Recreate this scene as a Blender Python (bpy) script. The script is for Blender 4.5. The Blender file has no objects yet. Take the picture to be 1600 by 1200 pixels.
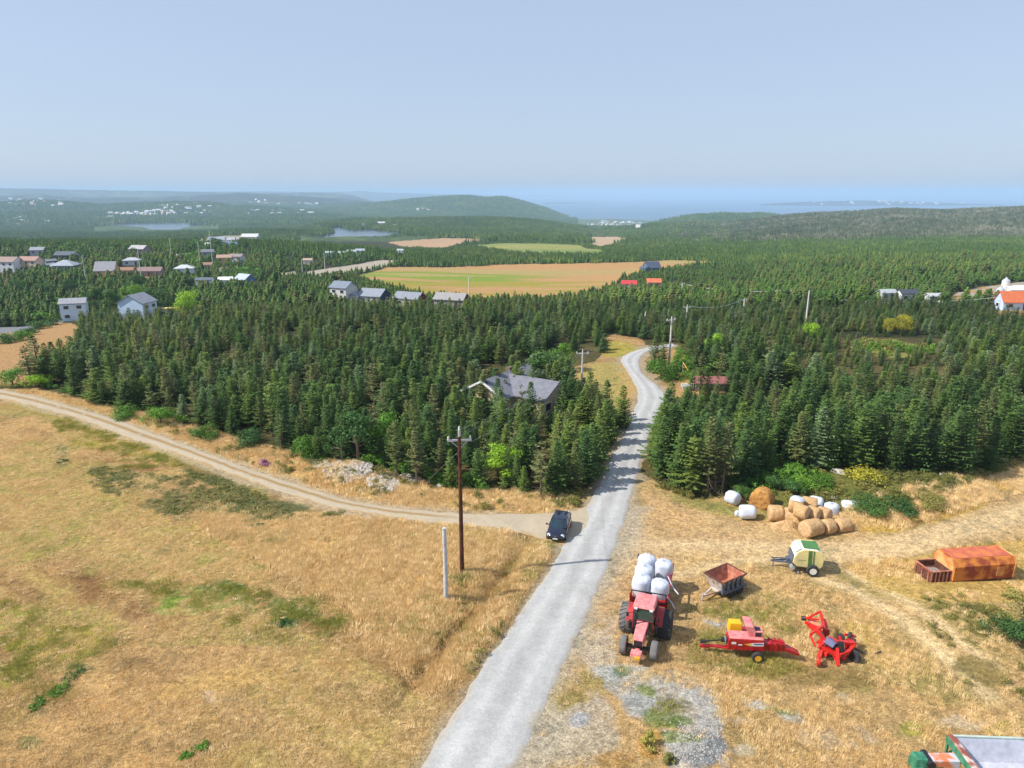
import bpy, bmesh, math, random
import numpy as np
from mathutils import Vector, Matrix

# ---------------------------------------------------------------- camera, sky, sun, exposure
scene = bpy.context.scene
COL = scene.collection
CAM_H = 28.6
PITCH = math.radians(15.1)
FPX = 1109.0                      # focal length in pixels of the 1600 px wide photograph
cam_d = bpy.data.cameras.new('camera')
cam = bpy.data.objects.new('camera', cam_d)
COL.objects.link(cam)
cam.location = (0, 0, CAM_H)
cam.rotation_euler = (math.pi / 2 - PITCH, 0, 0)
cam_d.sensor_width = 36.0
cam_d.lens = 36.0 * FPX / 1600.0
cam_d.clip_start = 0.5
cam_d.clip_end = 120000
scene.camera = cam

SUN_EL = math.radians(45)
SUN_AZ = math.atan2(-0.986, -0.165)        # the sun stands to the left, a little behind the camera
world = bpy.data.worlds.new('World')
scene.world = world
world.use_nodes = True
wn = world.node_tree
for n in list(wn.nodes):
    wn.nodes.remove(n)
wo = wn.nodes.new('ShaderNodeOutputWorld')
wb = wn.nodes.new('ShaderNodeBackground')
ws = wn.nodes.new('ShaderNodeTexSky')
ws.sky_type = 'NISHITA'
ws.sun_disc = False
ws.sun_elevation = SUN_EL
ws.sun_rotation = SUN_AZ
ws.altitude = 100
ws.air_density = 1.0
ws.dust_density = 1.0
ws.ozone_density = 3.0
wb.inputs['Strength'].default_value = 0.13
wmx = wn.nodes.new('ShaderNodeMix'); wmx.data_type = 'RGBA'      # a thin even veil of high haze over the blue
wmx.inputs[0].default_value = .72
wmx.inputs[7].default_value = (.44 / .13, .525 / .13, .68 / .13, 1)
wn.links.new(ws.outputs[0], wmx.inputs[6])
wn.links.new(wmx.outputs[2], wb.inputs[0])
wn.links.new(wb.outputs[0], wo.inputs[0])
SUN_DIR = Vector((math.sin(SUN_AZ) * math.cos(SUN_EL), math.cos(SUN_AZ) * math.cos(SUN_EL), math.sin(SUN_EL)))
sd = bpy.data.lights.new('sun', 'SUN')
sd.energy = 4.9
sd.angle = math.radians(0.6)
sd.color = (1.0, 0.945, 0.86)
sun = bpy.data.objects.new('sun', sd)
COL.objects.link(sun)
sun.location = (-60, -10, 80)
sun.rotation_euler = SUN_DIR.to_track_quat('Z', 'Y').to_euler()
scene.view_settings.view_transform = 'Standard'
scene.view_settings.look = 'None'
scene.view_settings.exposure = 0.28
scene.view_settings.gamma = 1.0
scene.cycles.volume_bounces = 1
scene.cycles.max_bounces = 6
scene.cycles.diffuse_bounces = 2
scene.cycles.glossy_bounces = 2
scene.cycles.transmission_bounces = 3
scene.cycles.transparent_max_bounces = 6
scene.cycles.use_denoising = True

# ---------------------------------------------------------------- noise and projection
CP, SP = math.cos(PITCH), math.sin(PITCH)
RNG = np.random.default_rng(7)
random.seed(11)
_T = RNG.random((256, 256))

def vnoise(x, y, seed=0):
    x = np.asarray(x, float) + seed * 17.31
    y = np.asarray(y, float) + seed * 9.77
    xi = np.floor(x).astype(np.int64); yi = np.floor(y).astype(np.int64)
    fx = x - xi; fy = y - yi
    fx = fx * fx * (3 - 2 * fx); fy = fy * fy * (3 - 2 * fy)
    a = _T[xi & 255, yi & 255]; b = _T[(xi + 1) & 255, yi & 255]
    c = _T[xi & 255, (yi + 1) & 255]; d = _T[(xi + 1) & 255, (yi + 1) & 255]
    return (a * (1 - fx) + b * fx) * (1 - fy) + (c * (1 - fx) + d * fx) * fy

def fbm(x, y, scale, octv=4, seed=0):
    s = 0; a = 0.5; f = 1.0 / scale; t = 0
    for k in range(octv):
        s = s + a * vnoise(np.asarray(x) * f, np.asarray(y) * f, seed + k * 3)
        t += a; a *= 0.55; f *= 2.03
    return s / t          # 0..1

def proj(x, y, z):
    """world point -> pixel of the 1600x1200 photograph"""
    x = np.asarray(x, float); y = np.asarray(y, float); dz = np.asarray(z, float) - CAM_H
    zc = np.maximum(y * CP - dz * SP, 0.01)
    yc = y * SP + dz * CP
    return 800 + FPX * x / zc, 600 - FPX * yc / zc

def slope(py):
    return math.tan(PITCH - math.atan((600.0 - py) / FPX))

def pip(px, py, poly):
    inside = np.zeros(px.shape, bool)
    n = len(poly)
    j = n - 1
    for i in range(n):
        xi, yi = poly[i]; xj, yj = poly[j]
        if yi != yj:
            c = ((yi > py) != (yj > py)) & (px < (xj - xi) * (py - yi) / (yj - yi) + xi)
            inside ^= c
        j = i
    return inside

def sm(a, b, x):
    t = np.clip((x - a) / (b - a), 0, 1)
    return t * t * (3 - 2 * t)

# ---------------------------------------------------------------- terrain heights
SEA_Z = -150.0
TC = [-400, 0, 200, 400, 600, 800, 950, 1100, 1200, 1400, 1600, 2000]
TR = {
    100:   [0] * 12,
    125:   [-2, -1, -.5, 0, 0, 0, 0, 0, 0, 0, 0, 0],
    160:   [-5, -4, -3, -2, -1.5, -1, -1, -1, -1, -1, -2, -2],
    200:   [-9, -8.5, -7, -5, -4, -4, -4, -4, -3, -3, -4, -4],
    260:   [-12, -12, -11, -9, -9, -9, -9, -8, -7, -6, -8, -8],
    330:   [-13, -13, -12, -12, -14, -15.6, -15, -14, -12, -10, -11, -11],
    430:   [-12, -12, -11, -13, -17, -20, -20, -18, -17, -15, -14, -14],
    550:   [-12, -12, -12, -11, -18, -23, -23, -23, -22, -20, -18, -18],
    750:   [-24, -24, -24, -30, -30, -27, -28, -28, -27, -27, -25, -25],
    1000:  [-40, -40, -42, -46, -46, -36, -40, -43, -40, -38, -38, -38],
    1400:  [-60, -60, -58, -48, -46, -50, -58, -57, -50, -45, -42, -42],
    1900:  [-74, -74, -75, -70, -62, -64, -82, -74, -70, -60, -55, -50],
    2500:  [-84, -84, -84, -80, -74, -76, -103, -98, -90, -80, -75, -70],
    3200:  [-92, -92, -92, -88, -88, -96, -131, -125, -118, -110, -110, -110],
    4300:  [-100, -100, -98, -98, -120, -138, -143, -158, -162, -162, -162, -162],
    4900:  [-100, -100, -100, -100, -120, -152, -146.5, -164, -166, -166, -166, -166],
    5500:  [-100, -100, -100, -100, -120, -160, -166, -166, -166, -166, -166, -166],
    8000:  [-90, -90, -90, -90, -110, -166, -166, -166, -166, -166, -166, -166],
    14000: [-90, -90, -90, -90, -140, -166, -166, -166, -166, -166, -166, -166],
    60000: [-166] * 12,
}
_RY = np.log(np.array(sorted(TR), float))
_TAB = np.array([TR[k] for k in sorted(TR)], float)
RIDGES = [   # distance, half depth, crest as photo pixels
    (1850, 560, [(940, 366), (1000, 359), (1060, 355), (1120, 353), (1180, 348), (1240, 339), (1290, 335), (1340, 335), (1400, 330), (1480, 332), (1560, 328), (1600, 325), (2000, 322)]),
    (3000, 420, [(990, 362), (1030, 351), (1060, 345), (1090, 340), (1130, 337), (1160, 339), (1190, 338), (1220, 342), (1260, 348), (1320, 358)]),
    (1950, 330, [(440, 366), (500, 352), (560, 346), (620, 343), (700, 342), (800, 343), (850, 348), (900, 356), (950, 368)]),
    (4900, 800, [(500, 330), (560, 322), (600, 318), (650, 313), (700, 309), (730, 307.5), (760, 311), (785, 310), (810, 315), (850, 327), (880, 340), (905, 350), (930, 372)]),
    (3900, 500, [(-400, 322), (0, 320), (40, 316), (90, 318), (150, 323), (210, 321), (270, 318), (320, 319), (360, 324), (420, 326), (480, 331), (540, 338), (600, 350)]),
    (3100, 330, [(-400, 336), (0, 336), (60, 334), (120, 339), (200, 342), (280, 345), (380, 344), (450, 340), (520, 343), (580, 350), (640, 360)]),
    (6500, 900, [(-400, 303), (0, 306), (60, 304), (140, 309), (230, 308), (300, 306), (350, 303), (380, 301), (420, 304), (480, 307), (560, 313), (640, 322)]),
    (9500, 1200, [(-400, 294), (0, 294), (70, 295), (140, 297), (220, 298), (330, 300), (430, 301), (500, 301), (530, 302), (555, 306), (575, 312), (620, 322)]),
    (17000, 1500, [(300, 300), (400, 298.5), (500, 300), (548, 299), (560, 298), (600, 301), (660, 302.5), (700, 303.5), (745, 304), (800, 308)]),
    (11000, 700, [(1170, 330), (1190, 319), (1215, 317.5), (1260, 315.5), (1340, 313), (1370, 314), (1430, 315), (1480, 317), (1560, 319.5), (1640, 321.5), (1720, 330)]),
    (12500, 300, [(840, 325), (853, 315.5), (880, 315), (915, 316), (936, 317.2), (944, 325)]),
    (30000, 2500, [(690, 309), (780, 304.6), (840, 304.0), (900, 305.0), (1000, 305.0), (1080, 304.2), (1130, 304.6), (1220, 304.3), (1300, 304.6), (1450, 304.6), (1600, 304.3), (2000, 304.3)]),
]
LAKES = {
    'near': (-46.0, [(470, 374), (505, 369), (524, 362), (510, 357), (533, 354), (552, 359), (580, 358), (618, 362), (655, 366), (600, 369), (540, 371)]),
    'far':  (-82.0, [(158, 351), (200, 349), (236, 348), (296, 347), (300, 351), (322, 352), (290, 356), (278, 359), (238, 359), (222, 355), (190, 353)]),
    'narrow': (-53.0, [(1040, 368.5), (1072, 370), (1095, 372), (1125, 375.5), (1115, 378.5), (1085, 377), (1060, 373.5)]),
}

def _cubic(t):
    return -0.5*t**3 + t**2 - 0.5*t, 1.5*t**3 - 2.5*t**2 + 1, -1.5*t**3 + 2*t**2 + 0.5*t, 0.5*t**3 - 0.5*t**2

def pcol(x, y):
    return 800 + FPX * x / (np.maximum(y, 20) * CP + 7.45)

ROAD_L = [(560, 1330), (655, 1200), (702, 1120), (732, 1072), (770, 1015), (812, 955), (850, 902), (893, 830), (902, 815), (920, 785), (935, 760), (955, 715), (980, 670), (986, 647), (995, 630), (997, 612), (980, 580), (970, 565), (972, 557), (985, 550), (1004, 545), (1020, 541), (1050, 537)]
ROAD_R = [(700, 1330), (808, 1200), (836, 1140), (862, 1085), (890, 1020), (920, 960), (945, 900), (966, 850), (972, 825), (982, 790), (990, 765), (997, 740), (1005, 715), (1017, 680), (1027, 652), (1041, 632), (1040, 615), (1025, 600), (1002, 582), (998, 565), (1001, 557), (1008, 551), (1016, 548), (1030, 545), (1056, 541)]

def flatpt(px, py, z=0.0):
    """ray through a photo pixel down to the level z"""
    y = (CAM_H - z) / slope(py)
    zc = y * CP - (z - CAM_H) * SP
    return ((px - 800) / FPX * zc, y)

def resamp(pts, n):
    p = np.array(pts, float)
    d = np.r_[0, np.cumsum(np.hypot(*np.diff(p, axis=0).T))]
    t = np.linspace(0, d[-1], n)
    return np.c_[np.interp(t, d, p[:, 0]), np.interp(t, d, p[:, 1])]

def smooth(p, k=3):
    p = p.copy()
    for _ in range(k):
        p[1:-1] = (p[:-2] + 2 * p[1:-1] + p[2:]) / 4
    return p

NR = 260
_RL = smooth(resamp([flatpt(*p) for p in ROAD_L], NR), 10)
_RR = smooth(resamp([flatpt(*p) for p in ROAD_R], NR), 10)
ROAD_C = (_RL + _RR) / 2

def polydist(x, y, line):
    best = np.full(x.shape, 1e9); sgn = np.zeros(x.shape)
    for a, b in zip(line[:-1], line[1:]):
        d = b - a; L2 = d @ d
        if L2 < 1e-9: continue
        t = np.clip(((x - a[0]) * d[0] + (y - a[1]) * d[1]) / L2, 0, 1)
        qx = x - (a[0] + t * d[0]); qy = y - (a[1] + t * d[1])
        q = np.hypot(qx, qy)
        m = q < best
        best = np.where(m, q, best)
        sgn = np.where(m, np.sign(d[0] * qy - d[1] * qx), sgn)
    return best, sgn       # sign > 0: left of the direction of travel

TRK_U = [(-60, 600), (0, 608), (50, 618), (110, 634), (200, 661), (300, 699), (400, 736), (500, 768), (560, 786), (640, 796), (720, 802), (800, 803), (870, 800), (912, 790), (955, 785)]
TRK_D = [(-60, 613), (0, 623), (60, 637), (130, 656), (200, 684), (260, 704), (300, 718), (400, 756), (500, 788), (600, 807), (700, 819), (790, 828), (850, 844), (890, 856), (935, 868)]
_TU = smooth(resamp([flatpt(*p) for p in TRK_U], 160), 4)
_TD = smooth(resamp([flatpt(*p) for p in TRK_D], 160), 4)
TRK_C = (_TU + _TD) / 2
_mounds = [(flatpt(1345, 775), 7.5, 1.6), (flatpt(1480, 760), 6, .9), (flatpt(1230, 745), 5, .8), (flatpt(560, 745), 5, .9), (flatpt(1560, 1010), 6, .8), (flatpt(1090, 1185), 2.2, .35), (flatpt(250, 760), 6, .5)]

def base_height(x, y):
    shp = np.shape(x)
    x = np.ravel(np.asarray(x, float)); y = np.ravel(np.asarray(y, float))
    pc = pcol(x, y)
    ly = np.log(np.clip(y, 100.0, 59999))
    ci = np.clip(np.interp(pc, TC, np.arange(len(TC))), 0, len(TC) - 1.0001)
    ri = np.clip(np.interp(ly, _RY, np.arange(len(_RY))), 0, len(_RY) - 1.0001)
    c0 = np.floor(ci).astype(int); r0 = np.floor(ri).astype(int)
    wc = _cubic(ci - c0); wr = _cubic(ri - r0)
    z = np.zeros(x.shape)
    for i in range(4):
        rr = np.clip(r0 + i - 1, 0, len(_RY) - 1)
        for j in range(4):
            cc = np.clip(c0 + j - 1, 0, len(TC) - 1)
            z += wr[i] * wc[j] * _TAB[rr, cc]
    far = y > 900
    if far.any():
        xf, yf, pf, zf = x[far], y[far], pc[far], z[far]
        for (Y0, w, crest) in RIDGES:
            cp = [c[0] for c in crest]
            cz = [CAM_H - Y0 * slope(c[1]) for c in crest]
            inb = (pf > cp[0]) & (pf < cp[-1])
            g = np.exp(-((yf - Y0) / w) ** 2)
            zc = np.interp(pf, cp, cz)
            zn = zf + (zc - zf) * g
            zf = np.where(inb & (zn > zf), zn, zf)
        z[far] = zf
    # small relief
    amp = np.where(y < 100, 0.16, np.clip((y - 100) * 0.004, 0, 3.0) + .16)
    amp = np.where(y > 1200, np.clip(y * 0.0022, 3, 11), amp)
    sc = np.clip(y * 0.12, 12, 500)
    n1 = fbm(x, y, 14, 3, 1) - .5
    n2 = fbm(x, y, 130, 4, 5) - .5
    sea = z < SEA_Z - 3
    z = z + np.where(y < 250, 2 * .16 * n1, 0) + np.where(sea, 0, 2 * n2 * np.clip((y - 150) * 0.004, 0, 6))
    nr = y < 140
    if nr.any():
        xn, yn = x[nr], y[nr]; zn = z[nr]
        zn = zn + (fbm(xn, yn, 2.2, 3, 9) - .5) * .16
        for (mx, my), r, h in _mounds:
            zn = zn + h * np.exp(-((xn - mx) ** 2 + (yn - my) ** 2) / r ** 2)
        d, s = polydist(xn, yn, ROAD_C[::4])
        d2, _ = polydist(xn, yn, TRK_C[::4])
        # ditch along the left of the road, near part
        dit = np.exp(-((d - 5.4) / 1.0) ** 2) * (s > 0) * sm(34, 38, yn) * (1 - sm(52, 56, yn))
        zn = zn - 0.75 * dit
        flat = np.minimum(sm(2.6, 5.5, d), sm(1.8, 4.0, d2))
        zn = zn * flat
        z[nr] = zn
    for zl, poly in LAKES.values():
        dz = zl
        near = (y > 900) & (y < 3600)
        if near.any():
            px, py = proj(x[near], y[near], zl)
            cx = sum(p[0] for p in poly) / len(poly); cy = sum(p[1] for p in poly) / len(poly)
            big = [(cx + (p[0] - cx) * 1.3, cy + (p[1] - cy) * 1.5) for p in poly]
            ib = pip(px, py, big); ii = pip(px, py, poly)
            zz = z[near]
            zz = np.where(ib, np.clip(zz, zl + .8, zl + 3), zz)
            zz = np.where(ii, zl - 1.5, zz)
            z[near] = zz
    return z.reshape(shp)

def gz(x, y):
    return float(base_height(np.array([x]), np.array([y]))[0])

def P(px, py):
    """photo pixel -> the point of the terrain seen there"""
    ys = np.exp(np.linspace(math.log(24), math.log(40000), 2600))
    s = slope(py)
    zs = CAM_H - ys * s
    zc = ys * CP - (zs - CAM_H) * SP
    xs = (px - 800) / FPX * zc
    h = base_height(xs, ys)
    k = np.where(h >= zs)[0]
    if len(k) == 0: k = [len(ys) - 1]
    i = k[0]
    if i > 0:
        a = zs[i-1] - h[i-1]; b = h[i] - zs[i]
        t = a / (a + b + 1e-9)
        x = xs[i-1] + t * (xs[i] - xs[i-1]); y = ys[i-1] + t * (ys[i] - ys[i-1])
    else:
        x, y = xs[i], ys[i]
    return Vector((x, y, gz(x, y)))

def PY(px, Y):
    """the terrain point at forward distance Y in the column px"""
    z = 0.0
    for _ in range(4):
        x = (px - 800) / FPX * (Y * CP - (z - CAM_H) * SP)
        z = gz(x, Y)
    return Vector((x, Y, z))

# ---------------------------------------------------------------- helpers: materials, objects, mesh builder
def lin(c, k=1.0):
    o = []
    for v in c[:3]:
        v = v / 255.0
        o.append((v / 12.92 if v <= 0.04045 else ((v + 0.055) / 1.055) ** 2.4) * k)
    return tuple(o)

def new_mat(name):
    m = bpy.data.materials.new(name); m.use_nodes = True
    nt = m.node_tree
    for n in list(nt.nodes): nt.nodes.remove(n)
    out = nt.nodes.new('ShaderNodeOutputMaterial')
    b = nt.nodes.new('ShaderNodeBsdfPrincipled')
    nt.links.new(b.outputs[0], out.inputs[0])
    return m, nt, b, out

def mat(name, col, rough=.6, metal=0.0, var=.18, scale=3.0, col2=None, lo=.42, hi=.62, bump=0.0, coat=0.0, spec=.5):
    """paint, metal, cloth ...: a base colour broken by procedural noise (wear, dirt, rust)"""
    m, nt, b, out = new_mat(name)
    c = lin(col)
    tc = nt.nodes.new('ShaderNodeTexCoord')
    nz = nt.nodes.new('ShaderNodeTexNoise'); nz.inputs['Scale'].default_value = scale; nz.inputs['Detail'].default_value = 6
    nt.links.new(tc.outputs['Object'], nz.inputs['Vector'])
    rp = nt.nodes.new('ShaderNodeValToRGB')
    e = rp.color_ramp.elements
    e[0].position = lo; e[1].position = hi
    if col2 is None:
        e[0].color = (*[v * (1 - var) for v in c], 1); e[1].color = (*[min(1, v * (1 + var)) for v in c], 1)
        e[0].position = .3; e[1].position = .7
    else:
        e[0].color = (*c, 1); e[1].color = (*lin(col2), 1)
    nt.links.new(nz.outputs['Fac'], rp.inputs['Fac'])
    nt.links.new(rp.outputs['Color'], b.inputs['Base Color'])
    b.inputs['Roughness'].default_value = rough
    b.inputs['Metallic'].default_value = metal
    b.inputs['Specular IOR Level'].default_value = spec
    if coat: b.inputs['Coat Weight'].default_value = coat; b.inputs['Coat Roughness'].default_value = .1
    if bump:
        bp = nt.nodes.new('ShaderNodeBump'); bp.inputs['Strength'].default_value = bump; bp.inputs['Distance'].default_value = .05
        nt.links.new(nz.outputs['Fac'], bp.inputs['Height']); nt.links.new(bp.outputs[0], b.inputs['Normal'])
    return m

def tag(o, label=None, cat=None, group=None, kind=None):
    if label: o['label'] = label
    if cat: o['category'] = cat
    if group: o['group'] = group
    if kind: o['kind'] = kind
    return o

def empty(name, loc=(0, 0, 0), rz=0.0, label=None, cat=None, group=None, kind=None):
    o = bpy.data.objects.new(name, None); COL.objects.link(o)
    o.location = loc; o.rotation_euler = (0, 0, rz)
    o.empty_display_size = .5
    return tag(o, label, cat, group, kind)

def mesh_obj(name, me, parent=None):
    o = bpy.data.objects.new(name, me); COL.objects.link(o)
    if parent is not None: o.parent = parent
    return o

def np_mesh(name, V, F, mats=(), mi=None, smooth=False, colors=None, ranges=None):
    """V (n,3); F (m,k) all faces with k corners"""
    me = bpy.data.meshes.new(name)
    V = np.asarray(V, np.float32); F = np.asarray(F, np.int32)
    m, k = F.shape
    me.vertices.add(len(V)); me.vertices.foreach_set('co', V.ravel())
    me.loops.add(m * k); me.loops.foreach_set('vertex_index', F.ravel())
    me.polygons.add(m)
    me.polygons.foreach_set('loop_start', np.arange(m, dtype=np.int32) * k)
    for q in mats: me.materials.append(q)
    if mi is not None: me.polygons.foreach_set('material_index', np.asarray(mi, np.int32))
    me.polygons.foreach_set('use_smooth', np.full(m, smooth, bool))
    if colors is not None:
        a = me.color_attributes.new('tint', 'FLOAT_COLOR', 'POINT')
        c = np.ones((len(V), 4), np.float32); c[:, :colors.shape[1]] = colors
        a.data.foreach_set('color', c.ravel())
    me.update(calc_edges=True)
    return me

class MB:
    """collects shapes and links them as ONE mesh object"""
    def __init__(s): s.bm = bmesh.new(); s.M = Matrix()
    def _add(s, verts, faces):
        vs = [s.bm.verts.new(s.M @ Vector(v)) for v in verts]
        for f in faces:
            try: s.bm.faces.new([vs[i] for i in f])
            except ValueError: pass
        return vs
    def box(s, c, d, rot=None, top=1.0, topy=None):
        x, y, z = [v / 2 for v in d]
        ty = top if topy is None else topy
        pts = [(-x, -y, -z), (x, -y, -z), (x, y, -z), (-x, y, -z), (-x*top, -y*ty, z), (x*top, -y*ty, z), (x*top, y*ty, z), (-x*top, y*ty, z)]
        R = Matrix() if rot is None else Matrix.Rotation(rot[0], 4, 'X') @ Matrix.Rotation(rot[1], 4, 'Y') @ Matrix.Rotation(rot[2], 4, 'Z')
        pts = [R @ Vector(p) + Vector(c) for p in pts]
        s._add(pts, [(3, 2, 1, 0), (4, 5, 6, 7), (0, 1, 5, 4), (1, 2, 6, 5), (2, 3, 7, 6), (3, 0, 4, 7)])
        return s
    def bar(s, a, b, w, h=None):
        a = Vector(a); b = Vector(b); h = w if h is None else h
        d = (b - a); L = d.length; d.normalize()
        up = Vector((0, 0, 1)) if abs(d.z) < .95 else Vector((1, 0, 0))
        sx = d.cross(up).normalized(); sz = sx.cross(d).normalized()
        pts = []
        for p in (a, b):
            for q in ((-1, -1), (1, -1), (1, 1), (-1, 1)):
                pts.append(p + sx * q[0] * w / 2 + sz * q[1] * h / 2)
        s._add(pts, [(3, 2, 1, 0), (4, 5, 6, 7), (0, 1, 5, 4), (1, 2, 6, 5), (2, 3, 7, 6), (3, 0, 4, 7)])
        return s
    def tube(s, pts, r, n=8, cap=True, r2=None):
        pts = [Vector(p) for p in pts]
        rings = []
        for i, p in enumerate(pts):
            d = (pts[min(i+1, len(pts)-1)] - pts[max(i-1, 0)]).normalized()
            up = Vector((0, 0, 1)) if abs(d.z) < .9 else Vector((1, 0, 0))
            sx = d.cross(up).normalized(); sz = sx.cross(d).normalized()
            rr = r if r2 is None else r + (r2 - r) * i / max(1, len(pts)-1)
            rings.append([p + (sx * math.cos(t) + sz * math.sin(t)) * rr for t in [2*math.pi*k/n for k in range(n)]])
        V = [v for r_ in rings for v in r_]; F = []
        for i in range(len(rings)-1):
            for k in range(n):
                F.append((i*n+k, i*n+(k+1) % n, (i+1)*n+(k+1) % n, (i+1)*n+k))
        if cap: F.append(tuple(range(n-1, -1, -1))); F.append(tuple((len(rings)-1)*n+k for k in range(n)))
        s._add(V, F); return s
    def lathe(s, prof, c=(0, 0, 0), axis='Z', n=20, closed=False):
        """prof: list of (radius, height along the axis)"""
        V = []; F = []
        for (r, h) in prof:
            for k in range(n):
                t = 2*math.pi*k/n
                p = (r*math.cos(t), r*math.sin(t), h)
                if axis == 'X': p = (p[2], p[0], p[1])
                elif axis == 'Y': p = (p[1], p[2], p[0])
                V.append(Vector(p) + Vector(c))
        m = len(prof)
        for i in range(m-1 if not closed else m):
            for k in range(n):
                j = (i+1) % m
                F.append((i*n+k, i*n+(k+1) % n, j*n+(k+1) % n, j*n+k))
        if not closed:
            F.append(tuple(range(n-1, -1, -1))); F.append(tuple((m-1)*n+k for k in range(n)))
        s._add(V, F); return s
    def prism(s, poly, y0, y1):
        """polygon in the xz plane, extruded along y"""
        n = len(poly)
        V = [(p[0], y0, p[1]) for p in poly] + [(p[0], y1, p[1]) for p in poly]
        F = [tuple(range(n)), tuple(range(2*n-1, n-1, -1))] + [(i, i+n, (i+1) % n+n, (i+1) % n) for i in range(n)]
        s._add(V, F); return s
    def quad(s, pts): s._add(pts, [tuple(range(len(pts)))]); return s
    def loft(s, secs, cap=True, close=True):
        n = len(secs[0]); V = [v for q in secs for v in q]; F = []
        for i in range(len(secs)-1):
            for k in range(n if close else n-1):
                F.append((i*n+k, i*n+(k+1) % n, (i+1)*n+(k+1) % n, (i+1)*n+k))
        if cap: F.append(tuple(range(n-1, -1, -1))); F.append(tuple((len(secs)-1)*n+k for k in range(n)))
        s._add(V, F); return s
    def noise(s, amp, sc, seed=0):
        from mathutils import noise as mn
        for v in s.bm.verts:
            q = v.co * sc + Vector((seed*3.7, seed*1.3, seed*5.1))
            v.co += Vector((mn.noise(q), mn.noise(q + Vector((9, 0, 0))), mn.noise(q + Vector((0, 9, 0))))) * amp
        return s
    def build(s, name, m, parent=None, smooth=False, bevel=0.0, sub=0):
        bmesh.ops.recalc_face_normals(s.bm, faces=s.bm.faces)
        me = bpy.data.meshes.new(name); s.bm.to_mesh(me); s.bm.free()
        me.materials.append(m)
        if smooth:
            for p in me.polygons: p.use_smooth = True
            try: me.set_sharp_from_angle(angle=math.radians(40))
            except Exception: pass
        o = mesh_obj(name, me, parent)
        if bevel:
            b = o.modifiers.new('bevel', 'BEVEL'); b.width = bevel; b.segments = 2; b.limit_method = 'ANGLE'
        if sub:
            b = o.modifiers.new('sub', 'SUBSURF'); b.levels = sub; b.render_levels = sub
        return o

def copy_tree(o, parent=None):
    c = o.copy(); COL.objects.link(c); c.parent = parent
    for ch in o.children:
        copy_tree(ch, c)
    return c

# ---------------------------------------------------------------- ground sheet
ROWS = []
y = -40.0
while y < 60000:
    ROWS.append(y)
    w = y + 62
    if y < 20: w *= .02
    elif y < 62: w *= .0021
    elif y < 140: w *= .0030
    elif y < 700: w *= .0055
    elif y < 6000: w *= .008
    else: w *= .03
    y += w
ROWS = np.array(ROWS + [70000.0])
UC = np.r_[np.linspace(-3.0, -.84, 40)[:-1], np.linspace(-.84, .84, 960), np.linspace(.84, 3.0, 40)[1:]]
NRW, NCL = len(ROWS), len(UC)
GY = np.repeat(ROWS[:, None], NCL, 1)
# columns converge behind the camera less strongly, so that the sheet stays a plain field there
GX = UC[None, :] * (np.clip(GY, -40, None) * .97 + 45)
GZ = base_height(GX, GY)

FIELDS = {   # photo outlines of the open land: (polygon, colour, tree free)
    'big_field': ([(556, 432), (585, 424), (606, 417), (700, 417.5), (800, 412.5), (880, 412), (950, 410.5), (1000, 409), (1050, 406.5), (1150, 409), (1120, 414), (1060, 418), (1010, 424), (975, 432), (965, 442), (930, 455), (900, 464), (800, 470), (735, 470), (640, 456), (590, 444)], (212, 166, 110)),
    'gravel_pit': ([(462, 427), (500, 421), (560, 412.5), (590, 406.5), (640, 405.5), (632, 410), (600, 416), (575, 424), (540, 428), (505, 431), (470, 431)], (205, 192, 172)),
    'tan_field': ([(606, 378.5), (640, 375.5), (690, 372), (730, 372.5), (772, 376.5), (750, 379.5), (715, 383), (694, 389), (670, 389), (640, 387), (622, 383)], (206, 170, 132)),
    'green_field': ([(735, 383), (790, 380), (850, 380.5), (905, 382.5), (915, 388), (945, 391), (940, 397), (880, 396), (800, 394), (775, 390)], (150, 166, 92)),
    'pale_field': ([(903, 371), (930, 370), (965, 370), (985, 374), (1010, 376.5), (1025, 379), (990, 380), (955, 382.5), (938, 387.5), (925, 383), (922, 377)], (214, 184, 148)),
    'bog_meadow': ([(16, 378), (40, 374), (85, 372.5), (80, 377), (40, 382)], (160, 170, 110)),
    'pale_strip': ([(10, 364), (40, 362.5), (58, 364), (40, 366)], (210, 206, 170)),
    'left_field': ([(-200, 522), (-60, 520), (20, 520), (60, 512), (84, 503), (110, 505), (128, 512), (132, 524), (118, 542), (95, 562), (66, 584), (40, 602), (-200, 612)], (200, 158, 106)),
    'right_yard': ([(1478, 476), (1488, 461), (1512, 452), (1545, 447), (1600, 440), (1800, 440), (1800, 500), (1600, 498), (1555, 500), (1560, 485), (1575, 478), (1530, 470), (1512, 475), (1500, 484)], (205, 165, 112)),
    'right_glade': ([(1325, 538), (1360, 528), (1400, 530), (1440, 540), (1462, 550), (1440, 558), (1380, 558), (1335, 552)], (176, 160, 96)),
    'estate_lawn_a': ([(278, 400), (300, 395), (312, 410), (292, 416)], (150, 160, 100)),
    'estate_lane': ([(316, 416), (345, 408), (362, 424), (340, 434), (320, 426)], (184, 176, 150)),
    'estate_top': ([(300, 374), (350, 368), (404, 367), (404, 377), (350, 388), (310, 388)], (170, 170, 130)),
    'estate_strip': ([(140, 424), (200, 418), (262, 424), (256, 434), (150, 434)], (170, 150, 100)),
    'estate_drive': ([(368, 432), (420, 428), (460, 424), (464, 430), (410, 438), (376, 442)], (196, 182, 156)),
    'suburb_lawn_a': ([(0, 412), (60, 414), (130, 418), (140, 424), (100, 428), (0, 424)], (150, 150, 90)),
    'house_yard_left': ([(90, 492), (130, 488), (200, 492), (290, 488), (300, 497), (250, 500), (180, 500), (130, 502), (100, 500)], (170, 150, 95)),
}
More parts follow.
